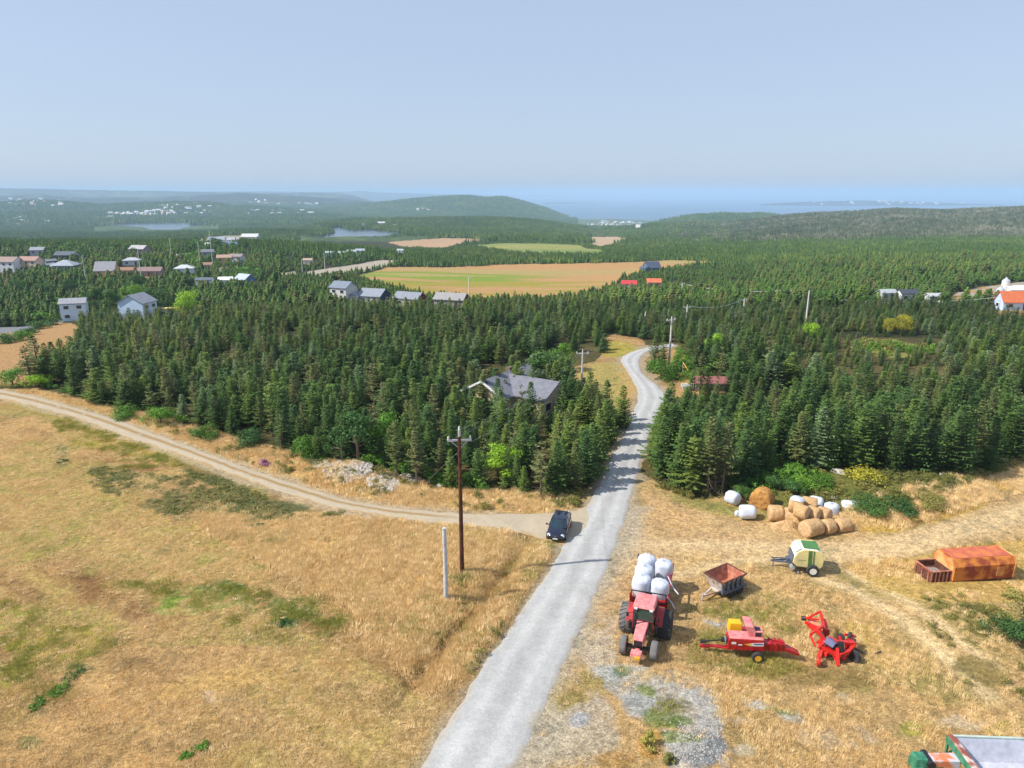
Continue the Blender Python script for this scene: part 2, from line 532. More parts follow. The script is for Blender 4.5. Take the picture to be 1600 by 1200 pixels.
NEAR_OPEN = [   # near open ground (no wood): everything below / between these outlines
    [(-400, 606), (0, 606), (60, 606), (120, 622), (180, 640), (240, 648), (310, 666), (380, 690), (430, 702), (500, 722), (560, 722), (640, 748), (700, 765), (760, 770), (800, 768), (850, 780), (895, 775), (912, 760), (935, 730), (950, 700), (968, 665), (1012, 678), (1005, 735), (1030, 756), (1100, 782), (1150, 772), (1190, 758), (1240, 736), (1300, 730), (1330, 742), (1400, 752), (1480, 742), (1560, 735), (1600, 722), (1700, 690), (2400, 640), (2400, 2400), (-800, 2400)],
    [(890, 612), (894, 575), (935, 566), (945, 546), (935, 530), (960, 522), (1000, 528), (1010, 540), (1060, 540), (1085, 560), (1070, 575), (1110, 590), (1170, 605), (1120, 618), (1052, 622), (1030, 655), (985, 660), (955, 655), (920, 640)],
]

def ground_colors(x, y, z):
    n = x.size
    px, py = proj(x, y, z)
    px0, py0 = px, py
    s1 = fbm(x, y, 9, 5, 21) - .5
    s2 = fbm(x, y, 9, 5, 33) - .5
    amp = np.where(y < 140, 900.0 / np.maximum(y, 20), 4.0)
    py = py + s2 * amp * 1.3; px = px + s1 * amp * 3
    K = .66
    C = np.tile(np.array(lin((62, 66, 38), K)), (n, 1))
    # far wood floor with patches
    far = y > 150
    f1 = fbm(x, y, 160, 5, 41)[:, None]
    C = np.where(far[:, None], C * (0.8 + .7 * f1), C)
    # right hillside: pale dead stands on the slope
    hs = (y > 1150) & (y < 2600) & (px > 1080)
    g = sm(.45, .62, fbm(x, y, 60, 5, 43)) * hs * sm(1200, 1450, px)
    C = C * (1 - .75 * g[:, None]) + .75 * g[:, None] * np.array(lin((128, 126, 106), K))
    # far lowland: meadows scattered
    lw = (y > 2500)
    g = (sm(.60, .68, fbm(x, y, 260, 4, 47)) * lw * (px < 640))[:, None]
    C = C * (1 - .6 * g) + .6 * g * np.array(lin((140, 150, 100), K))

    def put(mask, col, k=1.0):
        nonlocal C
        mk = (np.asarray(mask, float) * k)[:, None]
        C = C * (1 - mk) + mk * np.array(lin(col, K))
    for nm, (poly, col) in FIELDS.items():
        m = pip(px0 + s1 * np.where(y < 300, 8, 5), py0 + s2 * np.where(y < 300, 5, 2.0), poly)
        put(m, col)
    bf = pip(px0, py0, FIELDS['big_field'][0])
    st = fbm(x * .25, y, 22, 4, 50)
    put(bf & (py0 > 424) & (py0 < 447), (158, 170, 70), 1.15 * sm(.32, .52, st) * sm(960, 800, px0 + 300 * (st - .5)))
    put(bf & (py0 > 440), (182, 166, 72), 1.0 * sm(.35, .6, fbm(x * .3, y, 15, 4, 52)))
    put(bf & (py0 < 432), (200, 176, 112), .8 * sm(.5, .6, fbm(x * .2, y, 30, 4, 53)))
    put(pip(px0, py0, FIELDS['green_field'][0]), (186, 176, 100), .7 * sm(.45, .6, fbm(x * .2, y, 40, 3, 54)))
    put(pip(px0, py0, FIELDS['right_yard'][0]) , (196, 186, 168), sm(.5, .6, fbm(x, y, 12, 3, 55)))
    # asphalt of the lane at the far left, and the gravel road beyond the wood on the right
    put(pip(px0, py0, [(-300, 514), (20, 511), (60, 507), (95, 499), (100, 503), (70, 513), (45, 522), (10, 528), (-300, 540)]), (150, 152, 156))
    put(pip(px0, py0, [(1100, 484), (1180, 486), (1240, 492), (1180, 498), (1120, 494)]), (170, 166, 160))
    put(pip(px0, py0, [(1500, 484), (1530, 468), (1550, 462), (1556, 466), (1530, 476), (1512, 488), (1545, 498), (1560, 510), (1540, 512), (1500, 498)]), (178, 174, 168))
    put(pip(px0, py0, [(380, 432), (420, 428), (455, 425), (470, 427), (430, 432), (400, 436)]), (196, 180, 150))
    put((y > 3300) & (px0 > 860) & (px0 < 1030), (118, 136, 96), .8)
    lk = ((y > 940) & (y < 1260) & (px0 > 455) & (px0 < 675)) | ((y > 1830) & (y < 2500) & (px0 > 130) & (px0 < 350))
    lk &= ~pip(px0, py0, FIELDS['tan_field'][0]) & (py0 < 377)
    put(lk, (84, 108, 58), .85); put(lk, (120, 138, 84), .6 * sm(.5, .62, fbm(x, y, 30, 4, 59)))
    near = y < 145
    fl = sm(.4, .6, fbm(x, y, 4, 4, 57))
    put(near & (y > 40), (92, 88, 52)); put(near & (y > 40), (120, 108, 64), .6 * fl)
    for nm in ('left_field', 'right_glade'):
        m = pip(px0 + s1 * 8, py0 + s2 * 5, FIELDS[nm][0]); put(m, FIELDS[nm][1]); put(m, (150, 146, 80), .8 * sm(.45, .6, fbm(x, y, 6, 4, 58)) * (nm == 'right_glade'))
    o = np.zeros(n, bool)
    for poly in NEAR_OPEN: o |= pip(px, py, poly)
    o |= (y < 45) & near
    o &= near | pip(px0, py0, NEAR_OPEN[1])
    n1 = fbm(x, y, 11, 5, 60); n2 = fbm(x, y, 3.2, 4, 61); n3 = fbm(x, y, 1.1, 3, 62); n4 = fbm(x, y, 30, 3, 63)
    put(o, (190, 154, 104))
    put(o, (206, 168, 112), .8 * sm(.45, .62, n1))
    put(o, (164, 134, 88), .8 * sm(.5, .66, n2))
    put(o, (176, 160, 92), .65 * sm(.52, .64, n4))

    def blob(cx, cy, rx, ry, col, k=1.0, rot=0.0, noisy=1.0, on=None):
        c, s = math.cos(rot), math.sin(rot)
        dx = px0 - cx; dy = py0 - cy
        a = (dx * c + dy * s) / rx; b = (-dx * s + dy * c) / ry
        d = np.sqrt(a * a + b * b) + noisy * ((n2 - .5) * 1.5 + (n1 - .5) * 1.2 + (n3 - .5) * .8)
        m = (1 - sm(.75, 1.12, d)) * near
        put(m * (o if on is None else on), col, k)
    on_ = o * near * sm(.34, .46, n2)
    # left mown field: swaths curving through it
    lf = o & (px0 < 760)
    ang = y * .82 + x * .57
    st = vnoise(ang / 1.9, (x * .8 - y * .5) / 26, 70)
    st2 = vnoise(ang / .9, (x * .8 - y * .5) / 16, 71)
    put(lf & (py0 > 640), (146, 112, 74), .8 * sm(.45, .8, st) * sm(.3, .5, n1))
    put(lf & (py0 > 640), (210, 178, 126), .45 * sm(.55, .9, st2))
    put(lf & (px0 < 420) & (py0 > 620) & (py0 < 1010), (158, 152, 78), .6 * sm(.46, .62, fbm(x, y, 7, 5, 73)))
    # tall golden grass belt
    tg = pip(px, py, [(330, 800), (420, 815), (500, 812), (620, 818), (720, 828), (820, 840), (862, 868), (850, 895), (800, 960), (735, 1040), (690, 1080), (640, 1060), (590, 990), (540, 930), (480, 905), (400, 870), (330, 830)])
    put(tg, (198, 160, 100), .85)
    put(tg, (166, 130, 78), .7 * sm(.5, .66, n2))
    put(tg, (222, 180, 116), .6 * sm(.52, .7, fbm(x, y, 2.2, 3, 75)))
    blob(560, 845, 70, 14, (150, 134, 62), .6); blob(640, 870, 40, 16, (150, 140, 60), .6)
    # verge between the track and the wood
    put(pip(px, py, [(40, 606), (120, 622), (300, 666), (430, 702), (560, 730), (700, 765), (800, 768), (895, 775), (890, 800), (720, 800), (560, 782), (400, 732), (200, 655), (60, 616)]), (206, 170, 110), .7)
    # heath and green patches in the field
    for b in [(250, 765, 70, 13, (84, 92, 44), .9, .25), (210, 735, 55, 9, (96, 98, 46), .8, .2), (330, 745, 60, 12, (128, 118, 58), .7, .3),
              (300, 800, 70, 13, (92, 96, 46), .85, .2), (430, 790, 90, 9, (84, 96, 58), .9, .12), (390, 800, 60, 12, (104, 108, 62), .8, .2),
              (480, 815, 60, 8, (120, 116, 60), .7, .05), (160, 700, 60, 7, (160, 148, 62), .7, .25), (60, 640, 60, 6, (168, 150, 70), .7, .3), (190, 690, 60, 8, (176, 146, 60), .7, .3),
              (95, 712, 12, 14, (112, 116, 70), .8, 0), (200, 722, 80, 12, (156, 104, 70), .5, .2),
              (330, 932, 85, 17, (128, 148, 62), .95, -.1), (300, 945, 70, 12, (140, 160, 70), .8, -.15), (355, 918, 34, 10, (78, 118, 60), .8, 0), (470, 948, 90, 26, (118, 132, 68), .8, .15),
              (445, 972, 26, 15, (90, 118, 66), .8, .2), (450, 1000, 80, 20, (140, 140, 74), .6, .1), (90, 1010, 90, 30, (160, 152, 62), .8, -.1), (40, 960, 50, 18, (150, 152, 66), .7, 0), (10, 1060, 40, 26, (160, 156, 60), .7, 0),
              (130, 1045, 30, 9, (88, 100, 46), .85, 0), (90, 1080, 22, 9, (72, 112, 40), .95, -.4), (62, 1100, 12, 5, (74, 108, 40), .9, -.3), (45, 1160, 22, 12, (100, 112, 62), .7, 0), (190, 1000, 22, 10, (112, 104, 56), .8, 0),
              (180, 940, 80, 20, (138, 96, 62), .55, .5), (100, 900, 70, 18, (146, 104, 70), .5, .5), (330, 1070, 100, 22, (206, 170, 104), .6, -.2), (330, 1090, 18, 9, (206, 182, 156), .9, .4),
              (300, 1160, 120, 26, (150, 124, 88), .5, -.2), (560, 1090, 60, 22, (150, 128, 88), .5, 0), (640, 1000, 60, 20, (214, 172, 116), .6, 0),
              (780, 860, 60, 14, (214, 172, 110), .6, .2), (850, 852, 26, 9, (160, 150, 80), .8, .3), (725, 905, 26, 9, (122, 122, 58), .8, .2)]:
        blob(*b)
    # left of the road: broken darker brown along the ditch, then the verge
    d, s = polydist(x, y, ROAD_C[::3])
    dm = near & (s > 0)
    put(dm & o, (126, 100, 62), .75 * np.exp(-((d - 5.6) / .9) ** 2) * sm(.42, .58, n2) * sm(30, 36, y) * (1 - sm(54, 58, y)))
    put(dm & o & (d < 4.8), (176, 148, 104), .5)
    put(near & o & (d < 4.6), (150, 158, 84), .55 * sm(.56, .66, n1) * (s > 0))
    # farm yard on the right of the road
    ry = near & o & (s < 0)
    put(ry & (y < 75), (200, 168, 118), .7)
    put(ry & (y < 58), (156, 136, 86), .75 * sm(.50, .62, n2) * sm(.38, .6, n1))
    put(ry & (y < 80), (148, 140, 78), .55 * sm(.56, .66, fbm(x, y, 5, 5, 80)))
    bare = pip(px, py, [(1000, 770), (1060, 790), (1130, 812), (1200, 822), (1260, 845), (1340, 850), (1600, 790), (1600, 838), (1430, 862), (1320, 872), (1290, 905), (1180, 880), (1080, 870), (1060, 900), (1040, 960), (960, 970), (930, 960), (960, 880), (985, 800)])
    put(bare & ry, (214, 182, 132), .85)
    put(bare & ry, (190, 156, 112), .6 * sm(.5, .66, n2))
    for b in [(1040, 800, 60, 22, (206, 170, 122), .8, .2), (1120, 845, 70, 13, (196, 160, 116), .6, .1), (1010, 870, 30, 30, (204, 172, 132), .8, 0)]: blob(*b)
    blob(1165, 800, 70, 12, (158, 150, 84), .75, .1); blob(1110, 790, 60, 9, (150, 146, 84), .7, .2)
    # wheel tracks across the yard
    def line(pts, w, col, k):
        Lp = np.array([flatpt(*p) for p in pts])
        dd, _ = polydist(x[near], y[near], smooth(resamp(Lp, 30), 3))
        m = np.zeros(n); m[near] = np.exp(-(dd / w) ** 2)
        put(m * ry, col, k)
    line([(1280, 905), (1340, 925), (1400, 965), (1450, 1010), (1500, 1055), (1540, 1090)], .65, (230, 202, 154), 1.0)
    line([(1330, 895), (1390, 925), (1450, 970), (1500, 1015), (1545, 1050)], .55, (230, 202, 154), .9)
    line([(990, 850), (1120, 850), (1280, 858), (1420, 850), (1520, 822), (1640, 785)], 1.1, (228, 200, 154), .85)
    line([(1030, 905), (1150, 872), (1300, 872), (1430, 862), (1540, 830), (1640, 800)], .8, (228, 200, 154), .75)
    # golden rough grass at the right
    put(pip(px, py, [(1290, 820), (1340, 830), (1400, 835), (1500, 800), (1620, 740), (1620, 700), (1540, 730), (1440, 775), (1360, 800)]), (206, 170, 84), .8)
    put(pip(px, py, [(1320, 885), (1400, 870), (1620, 840), (1620, 935), (1440, 935), (1360, 915)]), (208, 174, 98), .7)
    for b in [(1330, 990, 60, 22, (190, 166, 78), .6, 0), (1280, 1060, 110, 22, (148, 126, 76), .8, .05), (1390, 1020, 50, 20, (196, 168, 84), .6, .4), (1545, 985, 80, 40, (112, 108, 54), .9, .3),
              (1530, 1050, 60, 30, (136, 122, 70), .8, .2), (1200, 940, 60, 14, (150, 138, 84), .6, .1), (1160, 960, 40, 10, (146, 148, 86), .6, 0), (1140, 1040, 70, 16, (140, 124, 70), .7, .1)]: blob(*b)
    # grassy hump with weeds below the right wood
    put(pip(px, py, [(1020, 745), (1100, 775), (1160, 765), (1230, 800), (1330, 800), (1440, 790), (1520, 755), (1600, 735), (1600, 690), (1480, 730), (1400, 745), (1320, 735), (1250, 725), (1160, 745)]), (112, 118, 58), .9)
    for b in [(1300, 725, 20, 8, (176, 164, 140), .8, .5), (1430, 745, 30, 6, (186, 172, 132), .8, .1), (1480, 748, 16, 6, (150, 132, 116), .8, .2), (1350, 730, 28, 7, (186, 176, 56), .8, .4), (1330, 715, 50, 8, (168, 158, 52), .7, .1), (1260, 745, 24, 9, (190, 158, 92), .8, 0)]: blob(*b)
    gs_ = pip(px0 + s1 * 60, py0 + s2 * 30, [(935, 1040), (1010, 1046), (1085, 1060), (1112, 1110), (1132, 1150), (1150, 1215), (1045, 1215), (1030, 1160), (985, 1105), (940, 1075)])
    put(gs_ * on_, (182, 181, 176), .72)
    # crushed stone by the near yard
    for b in [(905, 1130, 50, 60, (196, 184, 164), .8, 0), (945, 1010, 26, 60, (196, 182, 160), .85, .3), (900, 1180, 60, 40, (190, 174, 146), .7, 0),
              (960, 1052, 42, 12, (182, 184, 180), .85, 0), (1050, 1062, 56, 16, (184, 182, 176), .85, .1), (1075, 1085, 44, 22, (186, 184, 180), .9, .2), (1000, 1095, 30, 22, (176, 178, 176), .85, 0), (1110, 1130, 26, 30, (184, 182, 178), .95, .2),
              (1092, 1165, 46, 26, (142, 146, 148), 1.0, -.1), (1050, 1160, 36, 14, (178, 178, 174), .9, 0), (905, 1122, 18, 12, (178, 180, 184), .9, 0), (985, 1048, 24, 7, (176, 186, 186), .8, 0),
              (1185, 1100, 30, 9, (178, 182, 182), .85, .1), (1160, 1128, 26, 7, (182, 182, 178), .8, .2), (1235, 1118, 24, 8, (180, 182, 178), .8, .3), (1120, 973, 22, 5, (182, 184, 182), .85, .3), (1180, 1170, 40, 14, (190, 180, 160), .7, 0), (1300, 1150, 60, 18, (196, 176, 146), .6, 0),
              (1320, 1092, 26, 8, (198, 190, 166), .7, .2), (1500, 1130, 60, 12, (198, 178, 148), .8, 0)]: blob(*b)
    for b in [(1040, 1120, 30, 11, (112, 128, 62), .7, .1), (1066, 1128, 20, 9, (96, 120, 50), .7, 0), (1010, 1080, 16, 9, (124, 136, 62), .8, .3), (1060, 1152, 36, 8, (120, 134, 60), .8, 0), (1020, 1125, 16, 10, (118, 130, 66), .7, 0), (1070, 1096, 22, 5, (92, 112, 56), .7, .4),
              (1018, 1170, 18, 22, (186, 146, 78), .9, 0), (960, 1190, 40, 14, (180, 142, 84), .8, 0), (972, 1048, 10, 7, (108, 130, 66), .7, 0), (1220, 1110, 30, 6, (136, 146, 78), .7, .2), (1440, 1140, 34, 16, (170, 164, 76), .8, 0), (1580, 1140, 40, 14, (168, 160, 76), .7, 0)]: blob(*b)
    # soft gravel shoulders of the road and the track
    put(ry & (y < 62), (196, 184, 162), .75 * (1 - sm(2.6, 4.6, d + (n2 - .5) * 3)))
    put(o & near, (178, 168, 150), .7 * (1 - sm(2.0, 3.4, d + (n2 - .5) * 2.2)))
    d2, _ = polydist(x, y, TRK_C[::3])
    put(o & near, (196, 178, 150), .7 * (1 - sm(1.4, 2.6, d2 + (n2 - .5) * 1.6)) * (x < ROAD_C[:, 0].max()))
    # mown yard of the bungalow
    blob(945, 600, 50, 34, (176, 164, 96), .8, .1, .4); blob(980, 600, 18, 30, (206, 168, 108), .6, 0, .6); blob(965, 545, 30, 12, (176, 166, 68), .8, 0, .4)
    blob(1085, 585, 30, 16, (206, 168, 96), .7, 0, .6); blob(1075, 562, 26, 8, (150, 156, 56), .8, 0, .4)
    # grain
    g1 = fbm(x, y, .6, 3, 90); g2 = fbm(x, y, .9, 3, 91)
    dk = sm(.60, .72, g2) * sm(.4, .6, fbm(x, y, 5, 3, 93))
    g = np.stack([.90 + .52 * g1 - .30 * dk, .88 + .50 * g1 - .24 * dk, .84 + .46 * g1 - .22 * dk], 1)
    C = np.where((near & o)[:, None], C * g, C)
    return np.clip(C, 0.003, .8)

gx, gy, gzv = GX.ravel(), GY.ravel(), GZ.ravel()
GC = ground_colors(gx, gy, gzv)
idx = np.arange(NRW * NCL).reshape(NRW, NCL)
F = np.stack([idx[:-1, :-1], idx[:-1, 1:], idx[1:, 1:], idx[1:, :-1]], -1).reshape(-1, 4)

def tint_mat(name, rough=.95, nscale=2.6, k1=.35, bump=.5, dist=.12):
    m, nt, b, out = new_mat(name)
    at = nt.nodes.new('ShaderNodeAttribute'); at.attribute_name = 'tint'
    tc = nt.nodes.new('ShaderNodeTexCoord')
    nz = nt.nodes.new('ShaderNodeTexNoise'); nz.inputs['Scale'].default_value = nscale; nz.inputs['Detail'].default_value = 8; nz.inputs['Roughness'].default_value = .72
    nt.links.new(tc.outputs['Object'], nz.inputs['Vector'])
    mr = nt.nodes.new('ShaderNodeMapRange'); mr.inputs[1].default_value = .3; mr.inputs[2].default_value = .7; mr.inputs[3].default_value = 1 - k1; mr.inputs[4].default_value = 1 + k1
    nt.links.new(nz.outputs['Fac'], mr.inputs[0])
    mx = nt.nodes.new('ShaderNodeVectorMath'); mx.operation = 'SCALE'
    nf = nt.nodes.new('ShaderNodeTexNoise'); nf.inputs['Scale'].default_value = nscale * 3.1; nf.inputs['Detail'].default_value = 4; nf.inputs['Roughness'].default_value = .8
    nt.links.new(tc.outputs['Object'], nf.inputs['Vector'])
    mf = nt.nodes.new('ShaderNodeMapRange'); mf.inputs[1].default_value = .38; mf.inputs[2].default_value = .62; mf.inputs[3].default_value = 1 - k1 * .9; mf.inputs[4].default_value = 1 + k1 * .55
    nt.links.new(nf.outputs['Fac'], mf.inputs[0])
    mm = nt.nodes.new('ShaderNodeMath'); mm.operation = 'MULTIPLY'; nt.links.new(mr.outputs[0], mm.inputs[0]); nt.links.new(mf.outputs[0], mm.inputs[1])
    nt.links.new(at.outputs['Color'], mx.inputs[0]); nt.links.new(mm.outputs[0], mx.inputs['Scale'])
    nt.links.new(mx.outputs[0], b.inputs['Base Color'])
    b.inputs['Roughness'].default_value = rough; b.inputs['Specular IOR Level'].default_value = .15
    bp = nt.nodes.new('ShaderNodeBump'); bp.inputs['Strength'].default_value = bump; bp.inputs['Distance'].default_value = dist
    nt.links.new(nz.outputs['Fac'], bp.inputs['Height']); nt.links.new(bp.outputs[0], b.inputs['Normal'])
    return m

M_GROUND = tint_mat('dry_ground', k1=.5, bump=.8, dist=.15)
gme = np_mesh('ground', np.c_[gx, gy, gzv], F, [M_GROUND], smooth=True, colors=GC)
tag(mesh_obj('ground', gme), 'dry tan and gold grassland falling away to dark woods and hills', None, None, 'structure')

# ---------------------------------------------------------------- gravel road and farm track
def strip(name, L, R, lift, colfun, label, nacross=15, wob=.25):
    n = len(L)
    t = np.linspace(0, 1, nacross)
    rnd = np.random.default_rng(5)
    wl = (fbm(L[:, 0], L[:, 1], 1.3, 3, 101) - .5) * 2 * wob
    wr = (fbm(R[:, 0], R[:, 1], 1.3, 3, 102) - .5) * 2 * wob
    d = R - L; w = np.hypot(d[:, 0], d[:, 1])[:, None]; u = d / w
    L2 = L + u * wl[:, None]; R2 = R + u * wr[:, None]
    X = L2[:, None, 0] * (1 - t) + R2[:, None, 0] * t
    Y = L2[:, None, 1] * (1 - t) + R2[:, None, 1] * t
    Z = base_height(X, Y) + lift + .05 * np.sin(np.pi * t)[None, :]
    Z[:, 0] -= lift + .03; Z[:, -1] -= lift + .03
    T = np.repeat(t[None, :], n, 0)
    C = colfun(X.ravel(), Y.ravel(), T.ravel())
    ii = np.arange(n * nacross).reshape(n, nacross)
    F = np.stack([ii[:-1, :-1], ii[:-1, 1:], ii[1:, 1:], ii[1:, :-1]], -1).reshape(-1, 4)
    me = np_mesh(name, np.c_[X.ravel(), Y.ravel(), Z.ravel()], F, [M_GRAVEL], smooth=True, colors=C)
    return tag(mesh_obj(name, me), label, None, None, 'structure')

M_GRAVEL = tint_mat('gravel', nscale=5.0, k1=.16, bump=.35, dist=.05)

def road_col(x, y, t):
    K = .71
    c = np.tile(np.array(lin((198, 197, 194), K)), (x.size, 1))
    n = fbm(x, y, 1.6, 4, 110); n2 = fbm(x * 3, y * .5, 2.5, 4, 111)
    c *= (.90 + .2 * n)[:, None]
    ruts = np.exp(-((t - .27) / .07) ** 2) + np.exp(-((t - .68) / .07) ** 2)
    n3 = fbm(x, y, .5, 3, 113)
    c *= (1 + .16 * ruts - .07 * sm(.5, .7, n2) - .08 * np.exp(-((t - .48) / .10) ** 2) + .16 * (n3 - .5))[:, None]
    e = np.clip(np.abs(t - .5) * 2, 0, 1)
    k = (sm(.82, 1.0, e + (n - .5) * .4) * .6)[:, None]
    return c * (1 - k) + k * np.array(lin((188, 170, 140), K))

def track_col(x, y, t):
    K = .68
    c = np.tile(np.array(lin((208, 192, 166), K)), (x.size, 1))
    n = fbm(x, y, 1.4, 4, 112)
    c *= (.88 + .24 * n)[:, None]
    px, py = proj(x, y, 0)
    mid = np.exp(-((t - .48) / .10) ** 2) * (1 - sm(640, 760, px)) * sm(.3, .5, n + .12)
    k = np.clip(mid * 1.1, 0, .9)[:, None]
    c = c * (1 - k) + k * np.array(lin((176, 142, 88), K))
    e = np.abs(t - .5) * 2
    k = (sm(.80, 1.0, e + (n - .5) * .7) * .85)[:, None]
    return c * (1 - k) + k * np.array(lin((190, 156, 104), K))

def upsample(p, n): return resamp(p, n)
strip('gravel_road', upsample(_RL, 700), upsample(_RR, 700), .05, road_col, 'pale grey gravel road curving away between the woods', 21)
strip('dirt_track', upsample(_TU, 500), upsample(_TD, 500), .035, track_col, 'pale two-rut farm track running left from the road', 21)

# ---------------------------------------------------------------- water
def water_mat(name, col, rough=.12, bs=.02, bstr=.25):
    m, nt, b, out = new_mat(name)
    b.inputs['Base Color'].default_value = (*col, 1)
    b.inputs['Roughness'].default_value = rough
    tc = nt.nodes.new('ShaderNodeTexCoord')
    nz = nt.nodes.new('ShaderNodeTexNoise'); nz.inputs['Scale'].default_value = bs; nz.inputs['Detail'].default_value = 5
    nt.links.new(tc.outputs['Object'], nz.inputs['Vector'])
    bp = nt.nodes.new('ShaderNodeBump'); bp.inputs['Strength'].default_value = bstr; bp.inputs['Distance'].default_value = 3
    nt.links.new(nz.outputs['Fac'], bp.inputs['Height']); nt.links.new(bp.outputs[0], b.inputs['Normal'])
    return m
M_SEA = water_mat('sea_water', (.06, .13, .20), .35)
M_LAKE = water_mat('lake_water', (.03, .05, .08), .15, .08, .12)
sea = MB(); sea.quad([(-30000, 3300, SEA_Z), (60000, 3300, SEA_Z), (60000, 68000, SEA_Z), (-30000, 68000, SEA_Z)])
tag(sea.build('sea', M_SEA), 'hazy blue sea stretching to the horizon', None, None, 'structure')
for key, (zl, poly) in LAKES.items():
    cx = sum(p[0] for p in poly) / len(poly); cy = sum(p[1] for p in poly) / len(poly)
    b = MB()
    b.quad([(*flatpt(cx + (p[0] - cx) * 1.12, cy + (p[1] - cy) * 1.2, zl), zl) for p in poly])
    tag(b.build('lake', M_LAKE), {'near': 'silvery lake with a wooded point beyond the gravel pit', 'far': 'pale long lake below the far left suburb', 'narrow': 'thin sliver of lake at the foot of the right hill'}[key], None, None, 'structure')

# ---------------------------------------------------------------- trees
def leaf_mat(name, cols, rough=.75, trans=.25, seedscale=.02, g0=.78, g1=1.7):
    m, nt, b, out = new_mat(name)
    oi = nt.nodes.new('ShaderNodeObjectInfo')
    rp = nt.nodes.new('ShaderNodeValToRGB'); e = rp.color_ramp.elements
    n = len(cols)
    for i, c in enumerate(cols):
        el = e[i] if i < 2 else e.new(1.0)
        el.position = i / (n - 1); el.color = (*lin(c), 1)
    # stands change tone over tens of metres, every tree a little again
    nz = nt.nodes.new('ShaderNodeTexNoise'); nz.inputs['Scale'].default_value = seedscale; nz.inputs['Detail'].default_value = 4
    nt.links.new(oi.outputs['Location'], nz.inputs['Vector'])
    a = nt.nodes.new('ShaderNodeMath'); a.operation = 'MULTIPLY_ADD'; a.inputs[1].default_value = .62
    nt.links.new(oi.outputs['Random'], a.inputs[0])
    mr = nt.nodes.new('ShaderNodeMapRange'); mr.inputs[1].default_value = .3; mr.inputs[2].default_value = .7; mr.inputs[3].default_value = -.05; mr.inputs[4].default_value = .45
    nt.links.new(nz.outputs['Fac'], mr.inputs[0]); nt.links.new(mr.outputs[0], a.inputs[2])
    nt.links.new(a.outputs[0], rp.inputs['Fac'])
    tc = nt.nodes.new('ShaderNodeTexCoord')
    n2 = nt.nodes.new('ShaderNodeTexNoise'); n2.inputs['Scale'].default_value = 2.4; n2.inputs['Detail'].default_value = 3
    nt.links.new(tc.outputs['Object'], n2.inputs['Vector'])
    m2 = nt.nodes.new('ShaderNodeMapRange'); m2.inputs[1].default_value = .3; m2.inputs[2].default_value = .7; m2.inputs[3].default_value = g0; m2.inputs[4].default_value = g1
    nt.links.new(n2.outputs['Fac'], m2.inputs[0])
    vm = nt.nodes.new('ShaderNodeVectorMath'); vm.operation = 'SCALE'
    nt.links.new(rp.outputs['Color'], vm.inputs[0]); nt.links.new(m2.outputs[0], vm.inputs['Scale'])
    nt.links.new(vm.outputs[0], b.inputs['Base Color'])
    b.inputs['Roughness'].default_value = rough; b.inputs['Specular IOR Level'].default_value = .3
    tr = nt.nodes.new('ShaderNodeBsdfTranslucent'); nt.links.new(vm.outputs[0], tr.inputs[0])
    mix = nt.nodes.new('ShaderNodeMixShader'); mix.inputs[0].default_value = trans
    nt.links.new(b.outputs[0], mix.inputs[1]); nt.links.new(tr.outputs[0], mix.inputs[2]); nt.links.new(mix.outputs[0], out.inputs[0])
    return m

M_NEEDLE = leaf_mat('spruce_needles', [(54, 78, 40), (78, 104, 46), (68, 96, 48), (102, 124, 52), (124, 132, 64)], .7, .2)
M_NEEDLE_B = leaf_mat('blue_spruce_needles', [(88, 114, 72), (106, 128, 84), (122, 140, 98)], .7, .2)
M_NEEDLE_O = leaf_mat('olive_spruce_needles', [(78, 92, 46), (98, 108, 56), (114, 112, 72)], .7, .2)
M_FARWOOD = leaf_mat('far_wood_needles', [(60, 82, 38), (80, 106, 46), (76, 104, 50), (104, 124, 52), (116, 124, 62)], .8, .1, .006)
M_HILLWOOD = leaf_mat('hillside_needles', [(58, 76, 46), (74, 88, 56), (92, 100, 70), (124, 124, 100), (150, 146, 124)], .85, .1, .008)
M_LEAF = leaf_mat('broad_leaves', [(72, 108, 38), (92, 132, 44), (112, 148, 52)], .6, .35)
M_LEAF_L = leaf_mat('bright_leaves', [(126, 164, 40), (146, 180, 52)], .6, .4)
M_LEAF_D = leaf_mat('dark_leaves', [(52, 84, 40), (68, 102, 48), (84, 114, 50)], .6, .3)
M_LEAF_Y = leaf_mat('yellow_leaves', [(150, 150, 50), (172, 164, 58)], .6, .4)
M_WEED = leaf_mat('weed_leaves', [(94, 100, 56), (120, 120, 62), (150, 138, 76)], .8, .3, .1, 1.0, 1.8)
M_HEATH = leaf_mat('heath_leaves', [(92, 100, 62), (110, 114, 68), (140, 128, 84)], .8, .25, .1, 1.0, 1.8)
M_GRASS = leaf_mat('dry_grass_blades', [(190, 162, 112), (204, 176, 126), (218, 194, 150), (198, 176, 116)], .95, .2, .12, 1.1, 1.6)
M_GRASS_G = leaf_mat('green_grass_blades', [(130, 140, 62), (156, 158, 76), (188, 170, 92)], .9, .25, .12, .8, 1.25)
M_BARK = mat('spruce_bark', (112, 98, 84), .95, var=.35, scale=6, spec=.1)
M_DEAD = mat('dead_branch_wood', (158, 146, 132), .95, var=.3, scale=6, spec=.1)

